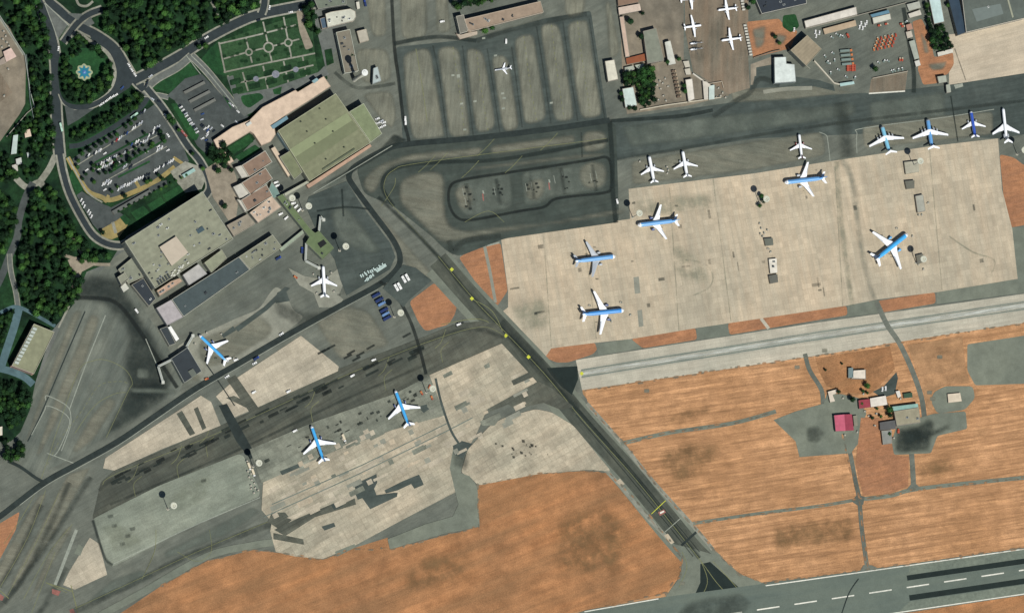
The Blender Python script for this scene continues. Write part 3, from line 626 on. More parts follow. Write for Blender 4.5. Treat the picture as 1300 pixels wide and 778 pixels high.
sheet('repair_patch', [[(609, 535), (634, 523), (636, 529), (628, 540), (612, 540)], [(562, 476), (573, 470), (575, 475), (564, 480)], [(614, 464), (621, 460), (622, 466), (616, 468)], [(346, 607), (352, 605), (500, 545), (503, 549), (430, 580), (352, 612)][:0] or [(378, 593), (384, 590), (388, 596), (382, 599)]], M['con_g'])
sheet('repair_patch', [[(451, 620), (449, 615), (478, 601), (479, 612), (475, 620), (478, 628), (500, 625), (505, 625), (504, 630), (470, 646), (460, 632), (454, 634), (450, 624)], [(488, 622), (512, 610), (532, 602), (536, 610), (538, 615), (526, 620), (522, 614), (505, 622), (490, 626)]], M['asph_d'])
sheet('repair_patch', [[(347, 676), (385, 684), (386, 691), (347, 684)], [(379, 657), (420, 640), (434, 634), (450, 630), (452, 640), (400, 656), (375, 672), (362, 680), (348, 672)], [(340, 662), (345, 650), (362, 650), (370, 660), (355, 672)]], M['band'])
sheet('repair_patch', [[(420, 640), (433, 636), (436, 642), (424, 647)], [(408, 668), (424, 663), (426, 668), (412, 673)], [(534, 515), (542, 513), (543, 520), (535, 521)], [(534, 520), (541, 515), (545, 519), (538, 524)], [(355, 598), (380, 588), (383, 592), (358, 603)]], M['asph_d'])
sheet('repair_patch', [[(364, 657), (425, 630), (428, 633), (372, 659)]], M['con_l'])
for q in range(110):          # pale and grey replaced slabs
    while True:
        x, y = rnd.uniform(345, 670), rnd.uniform(450, 700)
        d = y - (604 - (x - 345) * .43)
        if -4 < d < 75 and x + y * .4 < 880 + (y < 520) * 30: break
    w_, h_ = rnd.choice([3, 3.5, 7, 10]), rnd.choice([1.7, 3.2]); ca, sa = math.cos(R(26)), math.sin(R(26))
    sheet('repair_patch', [[(x + u * w_ * ca + v * h_ * sa, y - u * w_ * sa + v * h_ * ca) for u, v in ((-1, -1), (1, -1), (1, 1), (-1, 1))]], rnd.choice([M['con_l'], M['con_l'], M['con_r'], M['grey'], M['con_g']]))
for q in range(34):
    t = rnd.random(); x = 325 + 215 * t; y = 588 - 95 * t + rnd.uniform(-6, 14)
    w_, h_ = rnd.uniform(1, 4), rnd.uniform(.8, 2.4); ca, sa = math.cos(R(26)), math.sin(R(26))
    soft('repair_patch', [[(x + u * w_ * ca + v * h_ * sa, y - u * w_ * sa + v * h_ * ca) for u, v in ((-1, -1), (1, -1), (1, 1), (-1, 1))]], M['s_oil'] if rnd.random() < .5 else M['s_dark'], f=.7, rnd=1)
road('apron_joint', [[(335, 656), (450, 604), (565, 548), (600, 530)], [(345, 640), (460, 590), (570, 536)]], 1.2, M['joint'], smo=False)
road('apron_road', [(553, 480), (560, 510), (572, 545), (582, 562)], 3, M['asph_d'])
sheet('repair_patch', [(425, 700), (450, 690), (452, 694), (428, 706)], M['grey_g'])
# apron roads (dark)
road('apron_road', [(-60, 690), (-10, 662), (25, 636), (60, 610), (100, 588), (150, 560), (200, 526), (250, 492), (305, 460), (360, 428), (430, 389), (480, 362), (502, 344), (508, 328), (500, 306), (472, 268), (450, 238), (443, 224), (452, 211), (490, 190), (520, 183), (600, 176), (700, 164), (774, 153)], 7, M['pit'])
road('kerb_line', [[(25, 641), (60, 615), (100, 593), (150, 565), (200, 531), (250, 497), (305, 465), (360, 433), (430, 394), (480, 367)]], .8, M['line_w'])
road('apron_road', [(482, 358), (500, 368), (510, 386), (522, 410), (532, 440), (541, 475)], 5, M['s_oil'], fade=.4)
road('apron_road', [(-20, 566), (0, 580), (25, 592), (45, 606), (56, 612)], 4, M['pit'])
soft('apron_stain', [[(400, 265), (440, 262), (450, 275), (448, 290), (400, 280)], [(345, 375), (395, 395), (440, 380), (430, 400), (380, 420), (345, 400)], [(440, 330), (480, 345), (470, 360), (430, 380), (436, 350)]], M['s_dark2'], f=10, rnd=10)
sheet('apron', [(392, 250), (440, 230), (460, 262), (495, 308), (502, 326), (495, 342), (440, 375), (432, 355), (425, 330), (405, 300), (388, 262)], M['asph_d'])
soft('dusty_pavement', [[(415, 262), (440, 258), (455, 275), (490, 320), (470, 328), (430, 310), (420, 290)], [(410, 225), (435, 222), (438, 235), (415, 245)]], M['s_dull'], f=10, rnd=12)
road('tyre_marks', [[(402, 268), (440, 263), (470, 266)], [(434, 240), (436, 275)]], 4, M['s_dark'], fade=1.0)
sheet('apron', [(486, 366), (512, 336), (528, 340), (548, 356), (519, 381), (512, 390), (500, 378)], M['asph_d'])
soft('apron_stain', [[(395, 242), (440, 225), (490, 196), (505, 186), (520, 178), (500, 168), (480, 190), (440, 215), (400, 238)]], M['s_dark'], f=4, rnd=5)
road('kerb_line', [(398, 245), (440, 220), (498, 185)], 1, M['line_w'])
for x, y in ((413, 444), (420, 440), (408, 446), (441, 452), (452, 455), (445, 447), (457, 449), (516, 425), (583, 411), (470, 440)):
    soft('repair_patch', [[(x - 6, y + 2), (x + 5, y - 4), (x + 7, y - 1), (x - 4, y + 5)]], M['s_oil'], f=1, rnd=1)
# --- runway
sheet('runway', [(660, 800), (745, 774), (846, 757), (1040, 731), (1300, 695), (1400, 681), (1400, 741), (1300, 755), (1127, 780), (900, 812)], M['rwy'])
sheet('runway_shoulder', [[(1151, 731), (1154, 725), (1155, 716.5), (1300, 697), (1400, 683), (1400, 695), (1300, 708.5), (1152, 729.5)], [(1155, 763), (1400, 727), (1400, 740), (1300, 753), (1140, 777)]], M['rwy_b'])
sheet('fresh_asphalt_band', [[(1151, 730), (1400, 694), (1400, 701), (1152, 736.5)], [(1154, 755), (1400, 719), (1400, 726), (1155, 762)]], M['blk'])
road('runway_edge_line', [[(742, 776), (836, 759.5)], [(972, 743), (1040, 733.5), (1300, 696.5), (1400, 682)], [(1127, 779), (1300, 753.5), (1400, 739)]], 1.3, M['white'], smo=False)
sl = -7.1 / 47.5
road('runway_centreline', [[(1056 + 47.5 * k, 759.5 + 47.5 * k * sl), (1084.5 + 47.5 * k, 759.5 + (47.5 * k + 28.5) * sl)] for k in range(-5, 7)], 1.6, M['white'], smo=False)
soft('taxiway_stain', [[(880, 758), (940, 748), (960, 765), (940, 790), (850, 800), (860, 770)]], M['s_dark2'], f=10, rnd=10)
road('apron_joint', [(1090, 734), (1078, 752), (1068, 780)], 1.6, M['pit'])
# --- service roads over the right fields
road('service_road', [(788, 563), (850, 549), (930, 537), (985, 522)], 5, M['grey_g'])
road('service_road', [(880, 664), (960, 652), (1040, 642), (1088, 634)], 4, M['grey_g'])
road('service_road', [(1088, 634), (1130, 629), (1155, 622), (1200, 616), (1300, 606), (1380, 598)], 5, M['grey_g'])
road('service_road', [(1022, 449), (1028, 470), (1043, 495), (1047, 520), (1066, 540), (1078, 570), (1086, 610), (1091, 634), (1094, 670), (1101, 720)], 5.5, M['asph'])
road('service_road', [(1113, 384), (1126, 412), (1142, 436), (1158, 470), (1170, 505), (1174, 535)], 6.5, M['asph'])
road('service_road', [(1157, 572), (1159, 600), (1160, 622)], 6.5, M['asph'])
sheet('service_road', [[(1096, 717), (1107, 717), (1115, 721), (1092, 724)], [(1150, 622), (1157, 614), (1163, 614), (1170, 620)], [(1081, 636), (1088, 628), (1098, 630), (1096, 640), (1091, 643)]], M['asph'])
sheet('paved_area', [(982, 533), (1010, 522), (1046, 512), (1050, 500), (1068, 500), (1090, 505), (1100, 525), (1092, 545), (1092, 560), (1080, 575), (1040, 578), (1015, 580), (1010, 560)], M['grey_g'])
soft('paving_stain', [[(1022, 540), (1040, 538), (1050, 550), (1040, 565), (1022, 562)]], M['s_dark2'], f=6, rnd=6)
sheet('paved_area', [(1228, 437), (1300, 426), (1400, 412), (1400, 478), (1300, 487), (1238, 489), (1228, 470)], M['grey_g'], rnd=3)
sheet('paved_area', [(1140, 536), (1168, 530), (1185, 525), (1226, 522), (1228, 544), (1190, 553), (1182, 575), (1135, 577), (1132, 560)], M['grey_g'], rnd=3)
soft('paving_stain', [[(1134, 544), (1150, 538), (1168, 536), (1178, 526), (1190, 534), (1186, 556), (1182, 575), (1150, 578), (1133, 576)], [(1140, 548), (1160, 540), (1176, 545), (1172, 565), (1145, 570)], [(1155, 555), (1205, 535), (1212, 545), (1170, 562)]], M['s_dark'], f=9, rnd=6)
sheet('paved_area', [(1108, 497), (1122, 490), (1138, 472), (1140, 480), (1136, 500), (1120, 505)], M['asph_d'])
sheet('paved_area', [(1185, 498), (1200, 490), (1235, 490), (1238, 505), (1225, 520), (1190, 525), (1182, 510)], M['grey_g'], rnd=5)
sheet('dry_field', [(1093, 530), (1120, 530), (1132, 562), (1135, 577), (1154, 580), (1153, 617), (1130, 626), (1096, 629), (1086, 590), (1090, 556)], M['soil'])
sheet('dry_field', [(1036, 455), (1130, 440), (1136, 468), (1118, 488), (1105, 500), (1070, 498), (1050, 490), (1040, 472)], M['field_b'])
sheet('dry_field', [(1152, 438), (1222, 427), (1226, 468), (1232, 486), (1200, 488), (1182, 498), (1184, 520), (1178, 520), (1170, 488)], M['field_c'])
soft('bare_patch', [[(830, 570), (870, 556), (920, 560), (910, 600), (860, 620), (840, 600)], [(1155, 583), (1210, 575), (1220, 600), (1180, 612), (1164, 610)], [(975, 665), (1085, 648), (1090, 690), (980, 706)], [(1230, 540), (1250, 535), (1258, 550), (1240, 560)], [(850, 520), (910, 508), (905, 530), (840, 545)]], M['s_fld'], f=14, rnd=14)
soft('bare_patch', [[(700, 650), (780, 630), (810, 680), (790, 740), (700, 735)], [(520, 700), (600, 690), (610, 740), (500, 760)]], M['s_fld'], f=20, rnd=20)
for x, y in ((1047, 445), (1193, 453), (1012, 466), (821, 496), (1180, 498), (1184, 506), (866, 740)):
    soft('bare_patch', [[(x - 4, y - 3), (x + 4, y - 3), (x + 4, y + 3), (x - 4, y + 3)]], M['s_dust'], f=1.5, rnd=2)
# ================================================================== LAND SIDE GROUND
sheet('park_ground', [(-140, -140), (398, -140), (400, 30), (408, 62), (416, 100), (350, 150), (262, 240), (160, 300), (140, 333), (110, 345), (92, 388), (66, 420), (45, 485), (38, 520), (26, 548), (14, 560), (-140, 570)], M['wood'])
sheet('yard', [(-140, -20), (-5, 18), (12, 35), (28, 68), (33, 75), (32, 132), (25, 145), (0, 180), (-140, 190)], M['yard'])
sheet('yard', [(-140, 90), (0, 92), (16, 118), (0, 130), (-140, 140)], M['yard_b'])
sheet('yard', [(9, 590), (-140, 620), (-140, 575), (12, 566)], M['asph'])
road('path', [(0, 24), (14, 45), (30, 70)], 3, M['walk']); road('path', [(50, 232), (62, 215), (70, 198)], 8, M['walk'])
road('road', [(20, 226), (34, 238), (48, 232), (55, 236)], 8, M['walk'])
sheet('lawn', [[(196, 104), (240, 80), (253, 95), (225, 112), (218, 118), (192, 112)], [(255, 76), (268, 60), (276, 54), (286, 95), (275, 95)]], M['lawn'])
# roads
def rd(name, pts, w_, mt, edge=True, ec='walk', ew=2.2):
    if edge: road('pavement', [pts], w_ + 2 * ew, M[ec])
    return road(name, [pts], w_, M[mt])
rd('road', [(45, -60), (50, -5), (60, 30), (68, 60), (71, 90), (71, 130), (73, 165), (76, 200)], 12, 'road')
rd('road', [(54, -40), (60, -3), (75, 13), (97, 31), (125, 46), (146, 62), (160, 84), (170, 100), (186, 116)], 10, 'road')
rd('road', [(80, 54), (97, 31), (112, 19), (130, 12)], 7, 'road')
rd('road', [(78, 118), (84, 130), (97, 136), (115, 134), (138, 122), (152, 108), (158, 90)], 7, 'road', ew=1.5)
rd('road', [(170, 102), (190, 92), (230, 70), (262, 50), (300, 30), (332, 18), (400, 4), (440, -8)], 11, 'road')
rd('road', [(332, 18), (336, 0), (336, -60)], 8, 'road')
rd('road', [(88, 186), (108, 182), (150, 158), (178, 137), (190, 120)], 6.5, 'road', ec='lawn', ew=1)
sheet('traffic_island', [(82, 134), (95, 140), (120, 138), (100, 152), (86, 160)], M['lot'])
sheet('traffic_island', [[(56, 4), (86, 32), (74, 50)], [(85, 17), (105, 18), (99, 26)], [(150, 110), (155, 92), (164, 106)], [(106, 30), (115, 22), (120, 30), (112, 34)]], M['road_l'])
road('kerb_line', [(56, 3), (87, 33), (74, 51), (56, 3)], 1, M['line_w'], smo=False)
rd('road', [(186, 112), (200, 100), (225, 86), (243, 71)], 8, 'road_l', ec='walk', ew=1.2)
rd('road', [(243, 71), (262, 90), (285, 118), (307, 145)], 8, 'road_l', ec='walk', ew=1.2)
road('kerb_line', [(243, 71), (262, 90), (285, 118), (307, 145)], 1.2, M['line_w'])
road('kerb_line', [(236, 70), (248, 86), (256, 96)], 1, M['line_w'])
rd('road', [(178, 120), (200, 121), (214, 124)], 5, 'road_l', ew=1)
# parking B
sheet('car_park', [(212, 122), (235, 100), (256, 94), (300, 140), (316, 148), (300, 160), (272, 176), (262, 196), (250, 185), (222, 128)], M['lot'])
sheet('lawn', [[(217, 132), (224, 131), (253, 172), (249, 179), (243, 176)], [(292, 130), (294, 140), (282, 120)][:3]], M['lawn'])
# parking A and surroundings
sheet('car_park', [(92, 202), (112, 187), (150, 164), (180, 144), (200, 130), (216, 150), (232, 185), (240, 205), (222, 215), (190, 232), (160, 246), (140, 255), (122, 250), (100, 225)], M['lot'])
road('kerb_line', [[(98, 210), (180, 158)], [(118, 216), (200, 172)], [(130, 232), (212, 186)]], 1.1, M['walk'], smo=False)
road('verge', [[(120, 207), (188, 170)], [(138, 220), (205, 180)], [(150, 225), (190, 205)]], 2.5, M['lawn'], smo=False)
road('pavement', [(86, 200), (98, 222), (112, 243), (128, 250), (140, 254), (162, 247), (195, 232), (222, 212)], 6, M['yel'])
road('pavement', [(86, 200), (98, 222), (112, 245), (130, 257)], 2, M['walk'])
road('pavement', [[(172, 230), (178, 240)], [(133, 257), (138, 248)], [(220, 200), (232, 208)]], 4, M['yel'])
sheet('forecourt', [(97, 248), (104, 243), (124, 256), (138, 262), (150, 268), (158, 274), (150, 284), (130, 298), (118, 285)], M['lot'])
sheet('forecourt', [(216, 218), (235, 205), (255, 212), (260, 230), (256, 240), (235, 245), (225, 232)], M['walk'])
sheet('plaza', [(127, 292), (148, 280), (156, 274), (162, 286), (152, 300), (142, 304), (130, 302)], M['yel']); road('path', [(143, 282), (147, 296)], 4, M['walk'])
sheet('lawn', [[(152, 276), (158, 272), (166, 280), (160, 286)], [(166, 270), (182, 261), (190, 270), (174, 280)], [(187, 260), (204, 250), (212, 260), (194, 270)], [(206, 248), (228, 235), (236, 246), (214, 258)], [(92, 215), (106, 240), (98, 246), (88, 225)]], M['lawn'])
road('road', [(140, 268), (165, 255), (200, 236), (212, 232)], 7, M['lot'])
# access ramp roads
rd('road', [(76, 196), (80, 218), (88, 245), (103, 275), (118, 298), (135, 309), (152, 312), (162, 308)], 7, 'road', ew=2.6)
rd('road', [(186, 112), (205, 135), (222, 160), (238, 185), (254, 205), (264, 225), (266, 240), (258, 252)], 7.5, 'road', ew=2)
sheet('forecourt', [(260, 215), (276, 205), (292, 205), (300, 225), (303, 252), (300, 275), (290, 280), (270, 250), (266, 235)], M['plaza'])
# garden paths
sheet('garden', [(275, 54), (330, 35), (384, 18), (396, 30), (400, 70), (330, 92), (286, 95)], M['lawn_b'])
sheet('garden', [(286, 96), (400, 70), (404, 92), (350, 112), (300, 124)], M['lawn_b'])
road('garden_path', [[(284, 92), (340, 80), (400, 68)], [(278, 56), (330, 44), (376, 32)], [(284, 75), (316, 66), (342, 60), (380, 50)], [(278, 54), (286, 93)], [(312, 48), (320, 80)], [(334, 28), (345, 78)], [(360, 22), (370, 74)]], 2, M['walk'], smo=False)
road('garden_path', [[(295, 98), (300, 122)], [(308, 92), (315, 116)], [(334, 84), (342, 122)], [(360, 78), (366, 105)], [(384, 72), (390, 100)], [(300, 106), (325, 101), (350, 95), (375, 88), (398, 83)], [(300, 122), (350, 112), (402, 95)], [(289, 96), (300, 126)]], 2, M['walk'], smo=False)
sheet('pavement', [(288, 98), (296, 96), (302, 120), (345, 112), (404, 92), (412, 84), (418, 95), (380, 112), (330, 138), (310, 148), (302, 140)], M['road_l'])
sheet('lawn', [(305, 122), (330, 118), (336, 124), (316, 138), (308, 132)], M['lawn'], rnd=4); sheet('lawn', [(346, 114), (358, 110), (356, 120), (348, 120)], M['lawn'])
def disc(cx, cy, r, n=16): return [(cx + r * math.cos(2 * math.pi * k / n), cy + r * math.sin(2 * math.pi * k / n)) for k in range(n)]
rg = random.Random(14)
beds = []
for u in range(5):
    for v in range(2):
        x0 = 298 + u * 21.5 + v * 3; y0 = 103.5 - u * 5.6 + v * 11
        beds.append([(x0 - 7, y0 - 1.6), (x0 + 7, y0 - 5), (x0 + 8.3, y0 + 2), (x0 - 5.5, y0 + 5.6)])
sheet('flower_bed', beds, M['wood'], rnd=2)
for q in range(46):
    x, y = rg.uniform(282, 396), rg.uniform(28, 90)
    if y < 92 - (x - 282) * .21 and y > 52 - (x - 282) * .28: soft('garden_bed', [[(x - 3, y - 2), (x + 3, y - 3), (x + 4, y + 2), (x - 2, y + 3)]], M['wood_s'], f=1.5, rnd=2)
M['lav'] = ground_mat('mauve_flower_bed', (132, 134, 142), (114, 118, 126), mid=.3, speck=.2)
for cx, cy, r, c in ((316, 66.5, 5, 'walk'), (341, 60.5, 7, 'walk'), (366, 54.5, 5.5, 'walk')):
    sheet('garden_circle', [disc(cx, cy, r)], M[c]); sheet('garden_circle', [disc(cx, cy, r - 2)], M['lawn_b'])
for cx, cy, r in ((325, 100.5, 3.6), (350, 94.5, 4.8), (375.5, 88.5, 3.6)): sheet('flower_bed', [disc(cx, cy, r)], M['lav'])
sheet('plaza', [(376, 14), (392, 12), (392, 26), (384, 28), (398, 60), (388, 64), (380, 40)], M['plaza'], rnd=3)
# roundabout island and star fountain
sheet('road', [(112, 40), (126, 44), (148, 62), (164, 86), (172, 100), (164, 112), (148, 122), (138, 124), (120, 60)], M['road'])
isl = smooth([(99, 42), (118, 52), (138, 66), (147, 85), (147, 102), (138, 118), (115, 131), (92, 131), (80, 120), (76, 95), (77, 72), (86, 56)], True)
sheet('pavement', [isl], M['walk']); sheet('park_ground', [[(107 + (x - 110) * .97, 92 + (y - 90) * .97) for x, y in isl]], M['wood'])
sheet('lawn', [disc(108, 88, 27)], M['lawn'])
def star(cx, cy, r0, r1, n=8): return [(cx + (r0 if k % 2 else r1) * math.cos(math.pi * k / n), cy + (r0 if k % 2 else r1) * math.sin(math.pi * k / n)) for k in range(2 * n)]
M['pool'] = surf_mat('pool_water', (46, 120, 140), rough=.15, var=.15)
# lower left roads
road('road', [(42, 232), (32, 252), (24, 280), (22, 300), (12, 325), (0, 355), (-20, 390)], 9, M['lot'])
road('road', [(12, 322), (14, 345), (20, 370), (23, 392)], 7, M['walk']); road('road', [(12, 322), (14, 345), (20, 370), (23, 392)], 5, M['road_l'])
road('road', [(-20, 408), (10, 392), (24, 390), (45, 400), (70, 414)], 4.5, M['road_c'])
road('road', [(24, 392), (18, 415), (8, 445), (0, 470)], 10, M['road_c']); road('road', [(-10, 466), (10, 470), (30, 478), (42, 488)], 9, M['road_c'])
road('path', [[(90, 298), (104, 322)], [(76, 322), (100, 330), (118, 335), (140, 336)], [(96, 334), (100, 350), (92, 366)]], 4, M['plaza'])
sheet('plaza', [(96, 326), (125, 334), (104, 345), (98, 360), (88, 362), (92, 345), (86, 330)], M['plaza'])
road('apron_edge_line', [(88, 388), (74, 416)], 2.5, M['walk'])
road('path', [(268, 2), (274, 14), (280, 30)], 3, M['walk']); road('path', [(96, -5), (100, 6), (110, 8), (118, 2)], 3, M['walk'])
# ================================================================== INDUSTRIAL NORTH-EAST GROUND
sheet('yard', [(783, -140), (855, -140), (868, 0), (868, 75), (880, 95), (898, 102), (918, 104), (925, 112), (925, 122), (870, 135), (796, 145), (790, 100)], M['yard'])
sheet('yard', [(868, -140), (950, -140), (950, 76), (952, 112), (925, 120), (900, 103), (880, 92), (870, 40)], M['yard_b'])
sheet('yard', [(952, -140), (1200, -140), (1205, 108), (1103, 119), (1060, 110), (1020, 100), (952, 112)], M['asph'])
sheet('yard', [(1012, 30), (1080, 18), (1150, 5), (1157, 90), (1106, 100), (1098, 118), (1062, 110), (1000, 60)], M['asph'])
sheet('bare_soil', [(948, 28), (989, 24), (996, 33), (1013, 40), (1003, 62), (978, 68), (956, 74)], M['soil'], rnd=3)
soft('bare_patch', [[(952, 35), (975, 30), (972, 60), (958, 66)], [(985, 40), (1003, 44), (995, 60), (980, 58)]], M['s_dust'], f=6, rnd=7)
sheet('lawn', [(994, 20), (1010, 18), (1015, 34), (1004, 42), (993, 34)], M['lawn'], rnd=3)
sheet('bare_soil', [(1158, 28), (1170, 24), (1180, 45), (1186, 73), (1210, 67), (1211, 82), (1203, 95), (1190, 97), (1190, 106), (1172, 108), (1165, 88), (1168, 78)], M['soil'], rnd=3)
soft('bare_patch', [[(1165, 35), (1178, 50), (1182, 70), (1172, 70)], [(1175, 80), (1205, 76), (1200, 90), (1182, 92)]], M['s_dust'], f=5, rnd=6)
sheet('bare_soil', [(1106, 101), (1152, 92), (1149, 116), (1103, 119)], M['yard_b']); road('kerb_line', [(1103, 119), (1149, 116)], 1.6, M['white'])
sheet('paved_area', [(955, 92), (1000, 96), (1040, 102), (1058, 108), (1060, 116), (1034, 110), (960, 112), (952, 115)], M['asph_d'])
road('pavement', [(969, 117), (1000, 113), (1031, 112)], 5, M['grey'], fade=.3)
sheet('forecourt', [(953, 82), (980, 72), (982, 92), (958, 97), (956, 108), (953, 108)], M['plaza'])
sheet('forecourt', [(960, 86), (981, 82), (982, 104), (960, 108)], M['asph_d'])
road('tyre_marks', [(905, 148), (935, 128), (952, 118), (965, 100), (990, 108)], 9, M['s_dark2'], fade=.6)
road('tyre_marks', [(1147, 10), (1155, 60), (1160, 92), (1160, 118)], 7, M['s_dark'], fade=.5)
sheet('apron_marking', [[(1211, 108), (1222, 106), (1223, 110), (1213, 113)]], M['line_w'])
road('apron_joint', [[(1212, 62), (1226, 102)]], 2, M['s_dark2'], fade=.6)
# dust and weeds spilling over the edges of the grass
M['s_spill'] = ground_mat('soil_spill', (178, 138, 100), (156, 118, 84), mid=.1, speck=.2, fade=True, opacity=.85, holes=.4)
M['s_weed'] = ground_mat('grey_dust_spill', (128, 124, 106), (114, 112, 98), mid=.1, speck=.2, fade=True, opacity=.8, holes=.4)
for ln in ([(748, 517), (794, 564), (830, 613), (878, 664), (914, 705), (939, 728), (967, 739), (1040, 731), (1300, 695)], [(742, 496), (905, 471), (1040, 451), (1300, 410)],
           [(205, 743), (262, 712), (320, 698), (360, 702), (410, 710), (447, 696), (495, 697), (609, 668), (606, 616), (680, 602), (745, 597), (775, 601), (820, 650), (866, 706), (864, 730), (845, 753), (760, 771)],
           [(1040, 643), (1088, 634), (1160, 622), (1300, 606)], [(788, 563), (850, 549), (930, 537), (985, 522)], [(880, 664), (1040, 642)], [(1066, 540), (1091, 634), (1101, 720)]):
    for mt in ('s_spill', 's_weed'):
        blobs = []
        for i in range(len(ln) - 1):
            (xa, ya), (xb, yb) = ln[i], ln[i + 1]; dd = math.hypot(xb - xa, yb - ya)
            t = rnd.uniform(0, 8)
            while t < dd:
                x = xa + (xb - xa) * t / dd + rnd.uniform(-1.3, 1.3); y = ya + (yb - ya) * t / dd + rnd.uniform(-1.3, 1.3); ux, uy = (xb - xa) / dd, (yb - ya) / dd
                l_, w_ = rnd.uniform(2, 6), rnd.uniform(.8, 2)
                blobs.append([(x + ux * l_ * p - uy * w_ * q, y + uy * l_ * p + ux * w_ * q) for p, q in ((-1, -.4), (-.3, -1), (.6, -.8), (1, .1), (.4, 1), (-.6, .9))]); t += rnd.uniform(7, 18)
        soft('dust_spill', blobs, M[mt], f=1.2, rnd=0)

for x, y in ((765, 396), (755, 329), (835, 283), (1020, 229), (1130, 314), (1124, 178), (1180, 170), (828, 215), (869, 209), (1016, 186), (410, 357), (271, 442), (403, 563), (510, 518)):
    for q in range(5):
        u, v = rnd.gauss(0, 9), rnd.gauss(0, 9); s = rnd.uniform(1, 3.4)
        soft('oil_spot', [[(x + u - s, y + v - s * .6), (x + u + s, y + v - s * .7), (x + u + s * 1.2, y + v + s * .6), (x + u - s * .7, y + v + s * .5)]], M['s_dark2'], f=1.3, rnd=1)
# ================================================================== BUILDINGS (roof outlines are given as seen, at roof height)
GLASS = surf_mat('window_glass', (40, 58, 70), rough=.15, spec=.5, var=.05, k=.8)
METAL = surf_mat('grey_metal', (150, 155, 152), rough=.5, var=.15)
WHITE = surf_mat('white_coating', (226, 228, 220), rough=.6, var=.06)
DARKM = surf_mat('dark_metal', (52, 58, 60), rough=.5, var=.15)
def cen(p): return (sum(q[0] for q in p) / len(p), sum(q[1] for q in p) / len(p))
def ccw(v):
    a = sum(v[i - 1][0] * v[i][1] - v[i][0] * v[i - 1][1] for i in range(len(v)))
    return v if a > 0 else v[::-1]
def inset(v, d):
    n = len(v); out = []
    for i in range(n):
        a, b, c = v[i - 1], v[i], v[(i + 1) % n]
        def nm(p, q):
            L = math.hypot(q[0] - p[0], q[1] - p[1]) or 1e-6
            return (-(q[1] - p[1]) / L, (q[0] - p[0]) / L)
        n0, n1 = nm(a, b), nm(b, c); den = 1 + n0[0] * n1[0] + n0[1] * n1[1]; den = max(den, .4)
        out.append((b[0] + (n0[0] + n1[0]) / den * d, b[1] + (n0[1] + n1[1]) / den * d))
    return out
